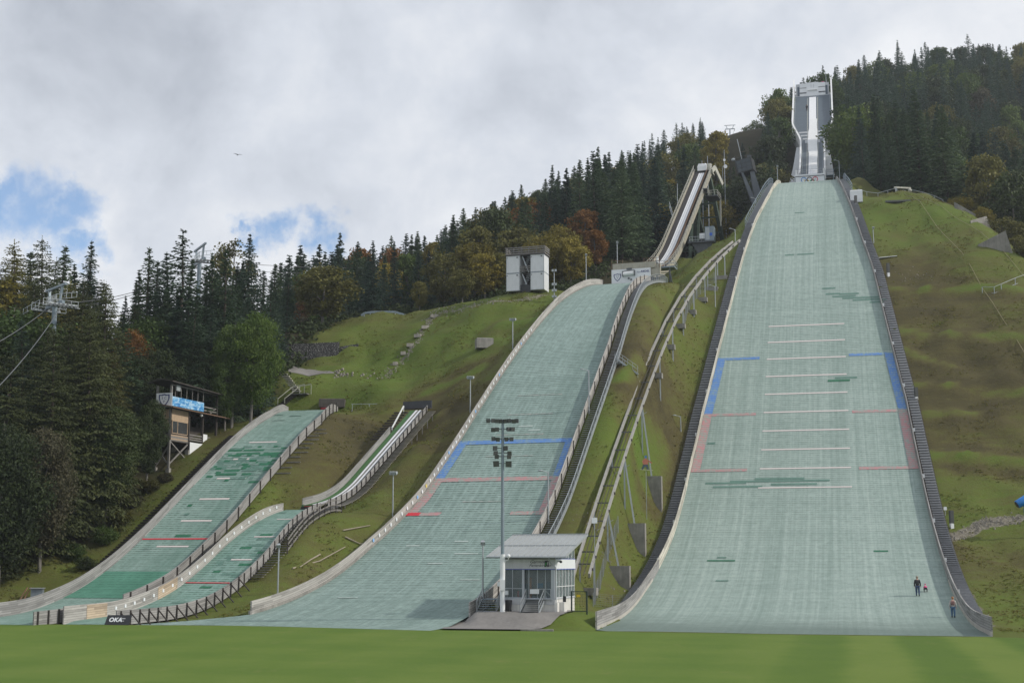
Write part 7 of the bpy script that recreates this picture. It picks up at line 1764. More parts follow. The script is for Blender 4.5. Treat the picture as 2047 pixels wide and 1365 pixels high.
# -- the wood at the left, tree by tree
LW = 'trees of the left wood'
for a in (
    ('ns:0', 'spruce', 305, 493, 186, 'slender dark spruce left of the tallest layered spruce', 1.0), ('ts:0', 'spruce', 364, 460, 178, 'tallest dark spruce with drooping layered branches', 1.05), ('ns:2', 'spruce', 425, 508, 184, 'narrow dark spruce just right of the tallest layered spruce', 1.0),
    ('ns:0', 'spruce', 447, 500, 182, 'dark spruce left of the pale birch', 1.1), ('ns:1', 'bluespruce', 507, 466, 196, 'tall blue dark spruce right of the pale birch', 1.0), ('bi:0', 'pale', 461, 468, 204, 'pale yellow birch standing above dark spruces', 1.0), ('ns:2', 'bluespruce', 545, 560, 200, 'lower dark spruce at meadow edge of left wood', 1.1),
    ('nb:0', 'bright', 508, 612, 176, 'bright green rounded tree at the meadow edge', .8), ('nb:2', 'green', 470, 640, 176, 'mid green tree left of the bright rounded tree', .9), ('ns:1', 'spruce', 388, 590, 174, 'dark spruce below the tallest layered spruce', 1.15), ('ns:0', 'bluespruce', 350, 600, 176, 'shaded spruce between tallest spruce and judges tower roof', 1.2), ('ns:1', 'bluespruce', 430, 610, 177, 'shaded broad spruce above judges tower roof, right side', 1.1),
    ('ns:1', 'bluespruce', 182, 482, 192, 'isolated blue black spruce tip against the sky', 1.0), ('ns:0', 'spruce', 128, 494, 182, 'broad dark spruce in the left wood left of the blue black spruce', 1.15), ('nl:0', 'larch', 165, 555, 170, 'soft green larch right of the railed lift pylon head', 1.0), ('nl:1', 'larch', 215, 560, 162, 'soft green larch at right flank of left wood gap', 1.0), ('nl:1', 'olive', 40, 478, 172, 'tall olive larch near the upper left edge', 1.0), ('nl:0', 'larch', 92, 474, 178, 'tall green larch behind railed lift pylon head', .9),
    ('bi:0', 'ochre', 12, 545, 172, 'ochre leaved birch at the left picture edge', 1.2), ('nl:0', 'larch', 60, 590, 168, 'larch just behind the railed lift pylon', 1.1), ('ns:0', 'spruce', 250, 630, 166, 'spruce in the middle of left wood', 1.3), ('nl:0', 'larch', 200, 610, 152, 'drooping larch over the bushes left of judges tower', 1.05), ('nb:2', 'rust', 268, 648, 172, 'rusty broadleaf tree in the gap of left wood', .8), ('nb:1', 'darkgreen', 300, 690, 170, 'dark green tree left above judges tower roof', 1.0), ('nb:0', 'darkgreen', 330, 660, 178, 'dark green tree straight above judges tower', 1.0), ('ns:2', 'bluespruce', 245, 590, 190, 'dark spruce at the gap of the left wood', 1.1),
    ('nb:2', 'darkgreen', 222, 800, 152, 'leafy dark green tree left of judges tower legs', 1.05), ('nb:0', 'dull', 95, 842, 142, 'dull brown green tree with bare trunk at left', .8), ('nl:1', 'larch', 120, 650, 146, 'near larch in front of left wood', 1.1), ('nl:1', 'larch', 20, 700, 142, 'large dark larch at left picture edge, lower', 1.2), ('ns:1', 'spruce', 160, 700, 156, 'dark spruce behind the dull brown tree', 1.25), ('ns:0', 'bluespruce', 60, 640, 152, 'dark spruce under ochre birch at left edge', 1.1), ('nl:0', 'larch', -20, 600, 150, 'larch cut by the left picture edge', 1.0), ('ns:1', 'spruce', -60, 560, 170, 'spruce cut by the left picture edge', 1.0),
    ('nb:1', 'darkgreen', 400, 690, 175, 'dark tree behind the judges tower roof', .9), ('nb:0', 'green', 455, 700, 175, 'green tree right behind judges tower', .75), ('nb:2', 'darkgreen', 300, 790, 160, 'shaded tree touching judges tower left side', .75), ('ns:2', 'spruce', 275, 560, 188, 'spruce left of the slender dark spruce', .9), ('ns:1', 'bluespruce', 90, 740, 148, 'dark low spruce in front of left wood', 1.2), ('nb:0', 'darkgreen', 15, 830, 136, 'dark bushy tree in lower left corner of wood', .9), ('nl:0', 'olive', 225, 700, 158, 'olive larch above leafy dark green tree', .9), ('ns:0', 'spruce', 480, 570, 188, 'dark spruce under the blue dark spruce', 1.1), ('ns:2', 'bluespruce', 525, 610, 190, 'dark spruce behind the bright rounded tree', 1.0), ('nl:0', 'larch', 0, 520, 178, 'green larch filling the wood behind railed lift pylon, first from left', 1.35), ('nl:1', 'olive', 28, 510, 182, 'olive larch filling the wood behind railed lift pylon, second from left', 1.35), ('ns:0', 'spruce', 66, 505, 184, 'dark spruce filling the wood behind railed lift pylon, third from left', 1.35), ('nl:0', 'larch', 110, 515, 186, 'green larch filling the wood behind railed lift pylon, fourth from left', 1.35), ('ns:2', 'spruce', 155, 528, 188, 'dark spruce filling the wood behind railed lift pylon, fifth from left', 1.35), ('ns:1', 'bluespruce', 172, 540, 190, 'blue black spruce filling the wood behind railed lift pylon, sixth from left', 1.35), ('nl:0', 'larch', 200, 560, 192, 'green larch filling the wood behind railed lift pylon, seventh from left', 1.35), ('nl:1', 'olive', 140, 560, 170, 'olive larch filling the wood behind railed lift pylon, eighth from left', 1.35), ('nl:0', 'larch', 78, 560, 168, 'green larch filling the wood behind railed lift pylon, ninth from left', 1.35), ('nb:0', 'green', 20, 600, 160, 'green broadleaf tree filling the wood behind railed lift pylon, tenth from left', 1.35), ('ns:2', 'spruce', 285, 540, 192, 'dark spruce filling the wood around tallest layered spruce, first of seventeen', 1.3), ('ns:0', 'spruce', 318, 520, 190, 'dark spruce filling the wood around tallest layered spruce, second of seventeen', 1.3), ('ns:1', 'bluespruce', 342, 505, 186, 'blue black spruce filling the wood around tallest layered spruce, third of seventeen', 1.3), ('ns:2', 'spruce', 380, 520, 190, 'dark spruce filling the wood around tallest layered spruce, fourth of seventeen', 1.3), ('ns:0', 'spruce', 408, 530, 192, 'dark spruce filling the wood around tallest layered spruce, fifth of seventeen', 1.3), ('ns:0', 'bluespruce', 438, 545, 190, 'blue black spruce filling the wood around tallest layered spruce, sixth of seventeen', 1.3), ('ns:1', 'bluespruce', 470, 530, 196, 'blue black spruce filling the wood around tallest layered spruce, seventh of seventeen', 1.3), ('ns:2', 'spruce', 490, 520, 200, 'dark spruce filling the wood around tallest layered spruce, eighth of seventeen', 1.3), ('ns:0', 'spruce', 528, 540, 200, 'dark spruce filling the wood around tallest layered spruce, ninth of seventeen', 1.3), ('ns:0', 'bluespruce', 548, 585, 202, 'blue black spruce filling the wood around tallest layered spruce, tenth of seventeen', 1.3), ('ns:2', 'spruce', 330, 575, 182, 'dark spruce filling the wood around tallest layered spruce, eleventh of seventeen', 1.3), ('ns:0', 'bluespruce', 372, 585, 180, 'blue black spruce filling the wood around tallest layered spruce, twelfth of seventeen', 1.3), ('ns:0', 'spruce', 410, 575, 184, 'dark spruce filling the wood around tallest layered spruce, thirteenth of seventeen', 1.3), ('ns:2', 'spruce', 455, 590, 184, 'dark spruce filling the wood around tallest layered spruce, fourteenth of seventeen', 1.3), ('ns:0', 'bluespruce', 495, 600, 186, 'blue black spruce filling the wood around tallest layered spruce, fifteenth of seventeen', 1.3), ('nl:0', 'larch', 270, 610, 180, 'green larch filling the wood around tallest layered spruce, sixteenth of seventeen', 1.3), ('nb:0', 'green', 300, 620, 178, 'green broadleaf tree filling the wood around tallest layered spruce, seventeenth of seventeen', 1.3)):
    plant_at(a[0], a[1], a[2], a[3], a[4], a[5], LW, a[6] * (1.18 if a[0][:2] in ('ns', 'ts') else 1.0))
BG = 'bushes below the left wood'
for k, (px, py, H, c, lab) in enumerate(((300, 985, 2.2, 'olive', 'olive bush below judges tower footings'), (330, 965, 1.6, 'dull', 'dull bush at foot of judges tower'), (240, 1050, 2.4, 'olive', 'olive bush above the dark log steps'), (205, 1090, 2.6, 'green', 'green bush beside the dark log steps'), (150, 1120, 2.3, 'green', 'green bush at lower left slope'), (170, 1140, 1.8, 'darkgreen', 'dark bush right above small hill lower wall'), (115, 1110, 2.2, 'darkgreen', 'dark bush left of lower green bush'), (265, 1015, 2.0, 'dull', 'dull bush between judges tower and log steps'), (140, 1080, 1.8, 'olive', 'olive bush in middle of lower left slope'), (70, 1120, 1.3, 'pale', 'pale flowering shrub on lower left grass, larger'), (82, 1088, 1.1, 'pale', 'pale flowering shrub on lower left grass, upper'), (105, 1095, .9, 'pale', 'pale flowering shrub on lower left grass, right one'), (185, 1050, 1.6, 'olive', 'olive bush under cut trunks'), (225, 1020, 1.5, 'darkgreen', 'dark bush under cut trunks'), (455, 800, 1.6, 'olive', 'olive bush right of judges tower'), (480, 790, 1.4, 'darkgreen', 'dark bush right of judges tower'))):
    p = og(px, py); plant('sh:%d' % (k % 2), c, p[0], p[1], H * .85, lab, BG, 1.15, sink=.1)
for a in (('nl:1', 'larch', 118, 1050, 628, 'near larch hiding the shaft of the railed lift pylon', 1.15), ('nl:0', 'larch', 72, 1075, 640, 'near larch left of railed lift pylon', 1.15), ('nb:2', 'darkgreen', 150, 1030, 770, 'dark leafy tree right of dull brown tree', 1.0), ('nl:0', 'larch', 158, 1030, 632, 'near larch right of the railed lift pylon', 1.1), ('nb:0', 'darkgreen', 235, 985, 800, 'dark leafy tree nearest judges tower legs', 1.0), ('nb:1', 'darkgreen', 10, 1100, 880, 'dark bush like tree at lower left picture edge', 1.1)):
    q = og(a[2], a[3]); plant(a[0], a[1], q[0], q[1], P(a[2], a[4], q[1])[2] - q[2], a[5], LW, a[6])
# cut trunks
for k, (px, py, H, lab) in enumerate(((172, 1028, 4.5, 'bare cut trunk left of its twin'), (178, 1030, 4.2, 'bare cut trunk with fresh cut foot'), (211, 1010, 3.5, 'thin bare trunk below leafy dark green tree'), (447, 828, 4.5, 'bare trunk right of judges tower'), (462, 830, 4, 'second bare trunk right of judges tower'))):
    q = og(px, py); t = thing('bare_trunk', q, lab, 'trunk', 'bare trunks at the wood edge'); MB().tube([q - [0, 0, .3], q + [.05, 0, H * .5], q + [.1, 0, H]], [.16, .13, .1], 8).build('stem', greybark, t); MB().tube([q + [.22, -.3, .0], q + [.3, -.34, .35]], .14, 8).build('cut_block', plain('fresh_wood', (.50, .40, .26), .8), t)

# -- the mountain wood, tree by tree
def zone(px, py):
    if px < 690: return 'ridge left above meadow'
    if px < 880: return 'ridge above guard rail'
    if px < 1100: return 'ridge left of container tower'
    if px < 1250: return 'slope above container tower'
    if px < 1440: return 'slope left of steel inrun'
    if px < 1580: return 'slope between inrun and tower'
    if px < 1760: return 'slope right of start tower'
    if px < 1900: return 'slope above grassy crest'
    return 'slope above retaining walls'
DESC = {'spruce': 'dark green spruce', 'bluespruce': 'blue black spruce', 'green': 'green broadleaf tree', 'darkgreen': 'dark green broadleaf tree', 'olive': 'olive broadleaf tree', 'ochre': 'ochre yellow broadleaf tree', 'rust': 'rusty orange broadleaf tree', 'pale': 'pale yellow broadleaf tree', 'dull': 'dull brown broadleaf tree', 'bright': 'bright green broadleaf tree'}
PLACED = []
def project(p):
    zc = p[1] * math.cos(TH) + (p[2] - CAMH) * math.sin(TH); yc = -p[1] * math.sin(TH) + (p[2] - CAMH) * math.cos(TH); return 1023.5 + F * p[0] / zc, 682.5 - F * yc / zc
# feature trees of the front edge of the wood (tip place, distance, kind)
FW = 'trees of the mountain wood'
for a in (('fb:2', 'ochre', 1120, 445, 238, 'large yellow green beech behind the container tower', 1.0), ('fb:0', 'olive', 1040, 450, 238, 'large olive beech left behind the container tower', 1.1), ('fb:1', 'rust', 1168, 418, 248, 'large rusty beech right behind the container tower', 1.0), ('fb:0', 'ochre', 950, 480, 232, 'broad ochre beech on the front edge left of container tower', 1.1), ('fb:3', 'olive', 1000, 500, 226, 'olive beech directly left of the container tower', 1.0), ('fb:2', 'ochre', 1092, 462, 227, 'yellow green beech rising just over the container tower roof', 1.15), ('fb:0', 'ochre', 1140, 470, 226, 'yellow green beech at the right side of container tower', 1.0), ('fb:1', 'ochre', 970, 505, 224, 'golden beech nearest the grass left of container tower', 1.1), ('fb:0', 'olive', 925, 535, 222, 'low olive beech on the grass edge left of golden beech', 1.0), ('fb:3', 'rust', 1190, 455, 236, 'rusty beech at right end of the yellow green beeches', 1.1), 
          ('fb:2', 'olive', 890, 500, 230, 'olive beech above the ruined stair head', .9), ('fb:1', 'olive', 840, 560, 224, 'low olive beech behind the guard rail', .8), ('fb:3', 'green', 815, 500, 250, 'green beech behind the hanging chair', .8), ('fb:0', 'ochre', 770, 520, 245, 'ochre beech left of the hanging chair', .7), ('fb:1', 'rust', 600, 600, 232, 'low rusty tree at left end of meadow crest', .7), ('sh:1', 'green', 636, 625, 224, 'grey green willow bush on the meadow crest', 1.0), ('sh:0', 'dull', 605, 632, 224, 'dull bush left of the willow bush', 1.2),
          ('fb:3', 'rust', 720, 485, 285, 'orange pointed tree on the ridge above meadow', .7), ('fb:0', 'rust', 790, 490, 270, 'rusty beech on the ridge between two spruces', .7), ('fb:1', 'green', 1215, 375, 290, 'green tall beech left of dark spruce stand', .8), ('fb:2', 'olive', 1330, 300, 340, 'olive beech on the upper slope left of steel inrun', .9),
          ('fb:0', 'green', 1730, 340, 300, 'round green tree right of the white hut', .95), ('fb:1', 'green', 1780, 320, 308, 'round green tree behind the gantry', .9), ('fb:2', 'olive', 1830, 300, 320, 'olive tree above the gantry', .9), ('fb:3', 'olive', 1880, 330, 306, 'olive narrow tree above the crest railing end', .9), ('fb:0', 'green', 1930, 330, 300, 'green tree above the uppermost retaining wall', .9), ('fb:1', 'green', 1985, 350, 290, 'green tree above the middle retaining wall', .9), ('fb:2', 'darkgreen', 2035, 370, 280, 'dark tree above the largest retaining wall', .9), ('sh:1', 'ochre', 1914, 394, 243, 'ochre bush left of the uppermost retaining wall', 1.0), ('sh:0', 'ochre', 1962, 414, 233, 'ochre bush between retaining walls', 1.0), ('sh:1', 'olive', 2002, 438, 226, 'olive bush over the largest retaining wall', 1.6), ('sh:0', 'olive', 2036, 472, 217, 'olive bush right of the largest retaining wall', 1.6), ('sh:0', 'olive', 2044, 486, 211, 'olive bush hanging over right end of largest retaining wall', 1.3), ('sh:1', 'darkgreen', 2056, 505, 212, 'dark bush at the right picture edge', 1.6),
          ('fb:3', 'ochre', 1478, 440, 330, 'low yellow tree under the steel trestle', .8), ('fb:1', 'green', 1500, 400, 335, 'green tree right of the steel trestle', .9), ('fb:0', 'olive', 1440, 390, 330, 'olive tree seen behind the steel trestle', .8)):
    t = plant_at(a[0], a[1], a[2], a[3], a[4], a[5], FW, a[6]); PLACED.append((t.location.x, t.location.y, 4))
SKY = [(560, 512), (640, 486), (700, 476), (760, 474), (860, 466), (900, 440), (960, 408), (1000, 392), (1060, 362), (1100, 345), (1145, 318), (1200, 300), (1250, 292), (1300, 272), (1345, 238), (1400, 238), (1432, 262), (1462, 300), (1490, 268), (1530, 230), (1560, 190), (1600, 160), (1640, 130), (1700, 112), (1760, 98), (1850, 88), (1930, 84), (2047, 84), (2200, 84)]
def sky_y(px): return float(np.interp(px, [q[0] for q in SKY], [q[1] for q in SKY]))
CLEAR = [((1405, 345), (1455, 285))]
def forest():
    g = random.Random(21); cells = {}
    def free(x, y, d):
        i, j = int(x // 8), int(y // 8)
        for a in (-1, 0, 1):
            for b in (-1, 0, 1):
                for (qx, qy, qd) in cells.get((i + a, j + b), ()):
                    if (qx - x) ** 2 + (qy - y) ** 2 < ((qd + d) / 2) ** 2: return False
        cells.setdefault((i, j), []).append((x, y, d)); return True
    for (x, y, d) in PLACED: cells.setdefault((int(x // 8), int(y // 8)), []).append((x, y, 8.5))
    cnt = {'s': 0, 'b': 0}; far = []
    cand = []
    for _ in range(30000):
        Y = g.uniform(212, 520); x = g.uniform(-75, 235)
        cr = float(np.interp(x, CRX, CRY))
        if Y < cr + 7: continue
        cand.append((Y, x))
    cand.sort()
    order = []
    for (Y, x) in cand:
        z = gz(x, Y); px, py = project((x, Y, z))
        if px < 535 or px > 2140: continue
        top = sky_y(px)
        if 925 < px < 1235 and Y < 240: continue
        # cutting of the lift and the places of towers
        if Y > 285 and Y < 425 and abs(px - np.interp(Y, [285, 345, 425], [1395, 1408, 1455])) < np.interp(Y, [285, 425], [9, 14]): continue
        if 1335 < px < 1548 and Y < 302: continue
        if h1.uw(x, Y)[0] < 10 and abs(h1.uw(x, Y)[1]) < 9 and Y < 400 and Y < 384 and -100 < h1.uw(x, Y)[0]: continue
        dx = (x - I2.p0[0]) * I2.r[0] + (Y - I2.p0[1]) * I2.r[1]; ds = (x - I2.p0[0]) * I2.a[0] + (Y - I2.p0[1]) * I2.a[1]
        if abs(dx) < 6.5 and -8 < ds < 80: continue
        right = px > 1500
        low = py > (np.interp(px, [560, 1000, 1250, 1400, 1600, 1750, 2047], [560, 500, 420, 360, 260, 270, 300]))
        pb = .75 if low else (.68 if right else .25)
        if right and py < top + 60: pb = .25
        # dark spruce stands
        if 1180 < px < 1420 and Y > 225 and Y < 300: pb = .15
        if 560 < px < 900: pb = .5
        bl = g.random() < pb
        H = (g.uniform(14, 21) if right else g.uniform(12, 18)) if bl else g.uniform(16, 24 if right else 27) * (1.0 if Y > 240 else .9)
        ytop = project((x, Y, z + H))[1]
        if ytop < top + 2:
            Hm = H
            # keep the skyline of the photograph: shorten, or leave out where nothing of use would remain
            zz = P(px, top + (g.uniform(-16, 4) if g.random() < .16 else g.uniform(2, 40)), Y)[2] - z
            if zz < 9: continue
            H = zz
        if bl and H > 22: H = 22
        d = (7.2 if bl else 4.6) * (1.0 if Y < 330 else 1.15)
        if not free(x, Y, d): continue
        order.append((Y, x, z, H, bl, px, ytop))
    # what shows most comes first
    big = sorted(order, key=lambda o: (o[0]))
    ns = 0; nb = 0
    for (Y, x, z, H, bl, px, ytop) in big:
        if bl:
            u = g.random(); right = px > 1500
            if right: colr = 'green' if u < .32 else 'darkgreen' if u < .68 else 'olive' if u < .90 else 'dull' if u < .97 else 'ochre'
            elif px < 900: colr = 'ochre' if u < .24 else 'rust' if u < .33 else 'olive' if u < .66 else 'green' if u < .85 else 'darkgreen'
            else: colr = 'ochre' if u < .26 else 'rust' if u < .32 else 'olive' if u < .70 else 'green' if u < .9 else 'darkgreen'
            if nb >= 285: far.append((x, Y, z, H, bl, colr)); continue
            nb += 1; sh = 'fb:%d' % g.randrange(4); wide = g.uniform(.85, 1.15) * min(1.25, 15 / H)
        else:
            colr = 'spruce' if g.random() < .6 else 'bluespruce'
            if ns >= 265: far.append((x, Y, z, H, bl, colr)); continue
            ns += 1; sh = 'fs:%d' % g.randrange(4); wide = g.uniform(1.1, 1.5)
        sky = ytop < sky_y(px) + 16
        size = 'tall' if H > (14 if bl else 21) else 'small' if H < (12 if bl else 17) else 'middling'
        lab = '%s %s %s, %s' % (size, DESC[colr], 'on skyline' if sky else 'inside wood', zone(px, 0))
        t = plant(sh, colr, x, Y, H, lab, lab[:0] + '%ss %s on the %s' % (DESC[colr], 'on the skyline' if sky else 'within the wood', zone(px, 0)), wide)
    print('FOREST', ns, nb, len(far))
    if far:
        g2 = np.random.RandomState(5); S_, B_ = [], []
        for (x, Y, z, H, bl, colr) in far:
            me, tk, H0 = crown('fb:%d' % g2.randint(4) if bl else 'fs:%d' % g2.randint(4), 'darkgreen' if bl else 'spruce')
            q = np.empty(len(me.vertices) * 3, np.float32); me.vertices.foreach_get('co', q); q = q.reshape(-1, 4, 3)
            q = q[::2] if len(far) > 200 else q; a = g2.uniform(0, 6.28); c, s_ = math.cos(a), math.sin(a); k = H / H0
            r_ = np.stack([(q[..., 0] * c - q[..., 1] * s_) * k * 1.2 + x, (q[..., 0] * s_ + q[..., 1] * c) * k * 1.2 + Y, q[..., 2] * k + z - .3], -1); (B_ if bl else S_).append(r_)
        for nm, L_, m_, lab in (('far_spruce_wood', S_, 'bluespruce', 'dark mass of spruces filling the upper mountain wood'), ('far_broadleaf_wood', B_, 'darkgreen', 'dark mass of broadleaf trees filling the upper mountain wood')):
            if L_: o = bpy.data.objects.new(nm, quad_mesh(nm, np.concatenate(L_), LEAFC[m_])); COL.objects.link(o); tag(o, lab, 'wood', kind='stuff')
forest()
# undergrowth closing the floor of the wood
def undergrowth():
    g = np.random.RandomState(8); C = []
    for _ in range(9000):
        x = g.uniform(-72, 150); cr = np.interp(x, CRX, CRY); y = cr + 5 + abs(g.normal(0, 1)) * 14
        u_, w_ = h1.uw(x, y); d2 = (x - I2.p0[0]) * I2.r[0] + (y - I2.p0[1]) * I2.r[1]
        if abs(w_) < 13 and u_ > -75 or abs(d2) < 8 and y < 300: continue
        if y < 420: C.append((x, y, gz(x, y)))
    C = np.array(C); n = len(C); k = 7
    P_ = np.repeat(C, k, 0) + g.normal(0, 1, (n * k, 3)) * [.8, .8, .45] + [0, 0, .5]
    o = bpy.data.objects.new('undergrowth', quad_mesh('undergrowth', leaves(P_, g.normal(0, 1, (n * k, 3)), g.normal(0, 1, (n * k, 3)) + [0, 0, .6], .6 * g.uniform(.6, 1.4, n * k), .5 * g.uniform(.6, 1.3, n * k)), LEAFC['darkgreen'])); COL.objects.link(o); tag(o, 'low dark undergrowth at the foot of the mountain wood', 'undergrowth', kind='stuff')
undergrowth()

# ------------------------------------------------------------------ people
def skin_mesh(pts, edges, mat, sub=1):
    """one continuous surface grown round a skeleton: pts {name: (x, y, z, r)}"""
    names = list(pts); ix = {n: i for i, n in enumerate(names)}
    me = bpy.data.meshes.new('skeleton'); me.from_pydata([pts[n][:3] for n in names], [(ix[a], ix[b]) for a, b in edges], [])
    o = bpy.data.objects.new('skeleton', me); COL.objects.link(o); md = o.modifiers.new('s', 'SKIN'); md.use_smooth_shade = True
    for i, n in enumerate(names): r = pts[n][3]; me.skin_vertices[0].data[i].radius = (r, r if len(pts[n]) < 5 else pts[n][4])
    me.skin_vertices[0].data[0].use_root = True
    sb = o.modifiers.new('u', 'SUBSURF'); sb.levels = sb.render_levels = sub
    bpy.context.view_layer.update(); r = bpy.data.meshes.new_from_object(o.evaluated_get(bpy.context.evaluated_depsgraph_get())); bpy.data.objects.remove(o)
    r.materials.clear(); r.materials.append(mat); return r
skin_m = plain('skin', (.50, .31, .23), .6, var=.1)
def person(loc, az, label, jacket, trousers, hair, shoes, pack=None, H=1.75, stride=.12, crouch=False, hat=None, arm=.0):
    t = thing('person', loc, label, 'person', None); t.rotation_euler = (0, 0, -az); k = H / 1.75; t.scale = (k, k, k)
    if crouch:   # bent low on hands and feet, seen from behind
        J = {'pelvis': (0, 0, .62, .15), 'waist': (0, .16, .70, .13), 'chest': (0, .36, .80, .15), 'neck': (0, .50, .92, .06), 'head0': (0, .56, 1.02, .09), 'head': (0, .60, 1.12, .11),
             'shL': (-.17, .42, .84, .07), 'elL': (-.22, .55, .60, .05), 'wrL': (-.20, .66, .36, .035), 'shR': (.17, .42, .84, .07), 'elR': (.22, .55, .60, .05), 'wrR': (.20, .66, .36, .035),
             'hipL': (-.10, 0, .58, .11), 'knL': (-.22, .26, .42, .08), 'anL': (-.20, -.02, .12, .05), 'hipR': (.10, 0, .58, .11), 'knR': (.22, .26, .42, .08), 'anR': (.20, -.02, .12, .05)}
    else:
        J = {'pelvis': (0, 0, .95, .15, .11), 'waist': (0, .02, 1.10, .14, .10), 'chest': (0, .04, 1.32, .17, .12), 'neck': (0, .05, 1.49, .06), 'head0': (0, .07, 1.57, .085), 'head': (0, .075, 1.66, .10),
             'shL': (-.19, .03, 1.40, .075), 'elL': (-.25, -.02 - arm, 1.12, .052), 'wrL': (-.26, .05 + arm, .88, .036), 'shR': (.19, .03, 1.40, .075), 'elR': (.25, .0, 1.12, .052), 'wrR': (.26, .10, .88, .036),
             'hipL': (-.10, 0, .88, .105), 'knL': (-.11, stride * .9, .50, .075), 'anL': (-.11, stride * .6, .10, .05), 'hipR': (.10, 0, .88, .105), 'knR': (.11, -stride * .2, .50, .075), 'anR': (.11, -stride, .10, .05)}
    B = {n: J[n] for n in J}; E = [('pelvis', 'waist'), ('waist', 'chest'), ('chest', 'neck'), ('neck', 'head0'), ('head0', 'head')]
    for s_ in 'LR':
        E += [('chest', 'sh' + s_), ('sh' + s_, 'el' + s_), ('el' + s_, 'wr' + s_), ('pelvis', 'hip' + s_), ('hip' + s_, 'kn' + s_), ('kn' + s_, 'an' + s_)]
        w = np.array(J['wr' + s_][:3]); e = np.array(J['el' + s_][:3]); d = (w - e) / np.linalg.norm(w - e); q = w + d * .07; sg = -1 if s_ == 'L' else 1
        B['palm' + s_] = (*q, .030, .018); E.append(('wr' + s_, 'palm' + s_)); side = np.array([0, 1.0, 0])
        for i, (o_, L) in enumerate(((-.030, .075), (-.010, .088), (.010, .082), (.028, .065))):
            a = q + side * o_ + d * .03; b = a + d * L * .5; c = b + d * L * .4 - np.array([sg * .018, 0, 0])
            for nm, v in (('a', a), ('b', b), ('c', c)): B['f%s%d%s' % (s_, i, nm)] = (*v, .009)
            E += [('palm' + s_, 'f%s%da' % (s_, i)), ('f%s%da' % (s_, i), 'f%s%db' % (s_, i)), ('f%s%db' % (s_, i), 'f%s%dc' % (s_, i))]
        a = w + side * .035 + d * .03; b = a + side * .025 + d * .03
        B['t%sa' % s_] = (*a, .011); B['t%sb' % s_] = (*b, .009); E += [('wr' + s_, 't%sa' % s_), ('t%sa' % s_, 't%sb' % s_)]
    # nose and ears belong to the same surface
    h = np.array(J['head'][:3]); B['nose'] = (h[0], h[1] + .115, h[2] - .02, .016); E.append(('head', 'nose'))
    for s_, sg in (('L', -1), ('R', 1)): B['ear' + s_] = (h[0] + sg * .10, h[1] - .005, h[2] - .01, .02); E.append(('head', 'ear' + s_))
    def add(nm, me): o = bpy.data.objects.new(nm, me); COL.objects.link(o); o.parent = t; return o
    add('body', skin_mesh(B, E, skin_m))
    up = lambda n, g: (*J[n][:3], J[n][3] * g + .012) + ((J[n][4] * g + .012,) if len(J[n]) > 4 else ())
    jj = {n: up(n, 1.12) for n in ('chest', 'waist', 'shL', 'elL', 'wrL', 'shR', 'elR', 'wrR')}; pv = J['pelvis']; jj['hem'] = (pv[0], pv[1], pv[2] - (.08 if not crouch else .0), pv[3] * 1.12 + .01); nk = J['neck']; jj['collar'] = (nk[0], nk[1] - .01, nk[2] - .03, nk[3] + .02)
    add('jacket', skin_mesh(jj, [('chest', 'waist'), ('waist', 'hem'), ('chest', 'collar')] + [e for s_ in 'LR' for e in (('chest', 'sh' + s_), ('sh' + s_, 'el' + s_), ('el' + s_, 'wr' + s_))], jacket, 2))
    tt = {n: up(n, 1.08) for n in ('pelvis', 'hipL', 'knL', 'anL', 'hipR', 'knR', 'anR')}
    add('trousers', skin_mesh(tt, [e for s_ in 'LR' for e in (('pelvis', 'hip' + s_), ('hip' + s_, 'kn' + s_), ('kn' + s_, 'an' + s_))], trousers, 2))
    for s_ in 'LR':
        a = J['an' + s_]; add('shoe', skin_mesh({'heel': (a[0], a[1] - .05, .05, .05), 'toe': (a[0], a[1] + .17, .045, .045), 'cuff': (a[0], a[1], .13, .055)}, [('heel', 'toe'), ('heel', 'cuff')], shoes))
    mb = MB(); mb.ball((h[0], h[1] - .018, h[2] + .035), .118, 12, 8, (1, 1, 1)); o = mb.build('hat' if hat else 'hair', hat or hair, t, local=True)
    for sg in (-1, 1): mb = MB(); mb.ball((h[0] + sg * .036, h[1] + .092, h[2] + .015), .012, 6, 4); mb.build('eye', black, t, local=True)
    mb = MB(); mb.box((h[0], h[1] + .1, h[2] - .06), (.05, .012, .012)); mb.build('mouth', plain('lip_colour', (.35, .12, .10), .6), t, local=True)
    if pack:
        mb = MB(); c = J['chest']; w = J['waist']
        mb.loft([[(c[0] + x * .15, c[1] - .10 - dy, w[2] - .02 + z) for (x, dy) in ((-1, 0), (1, 0), (.8, dd), (-.8, dd))] for (z, dd) in ((0, .12), (.08, .17), (.28, .17), (.38, .09))], smooth=False); bp = mb.build('backpack', pack, t, local=True)
        mb = MB()
        for sg in (-1, 1): mb.tube([(sg * .11, c[1] - .1, c[2] + .1), (sg * .12, c[1] + .03, c[2] + .16), (sg * .12, c[1] + .17, c[2] + .02), (sg * .13, c[1] - .02, w[2])], .018, 6)
        mb.build('straps', pack, t, local=True)
    return t
def on_hill(h, px, py):
    r = ray(px, py)
    for Y in np.arange(90, 330, .15):
        q = np.array([0, 0, CAMH]) + r * Y / r[1]; u, w = h.uw(q[0], q[1])
        if 0 <= u <= h.U and q[2] <= h.zz(u): return q
jblack = plain('black_jacket', (.022, .022, .026), .7, var=.2); jpink = plain('pink_jacket', (.62, .06, .22), .6, var=.1); jbeige = plain('beige_jacket', (.42, .40, .37), .7, var=.1)
jeans = plain('blue_jeans', (.035, .065, .13), .8, var=.2); jeans2 = plain('light_jeans', (.06, .13, .22), .8, var=.2); dark = plain('dark_trousers', (.02, .022, .03), .8)
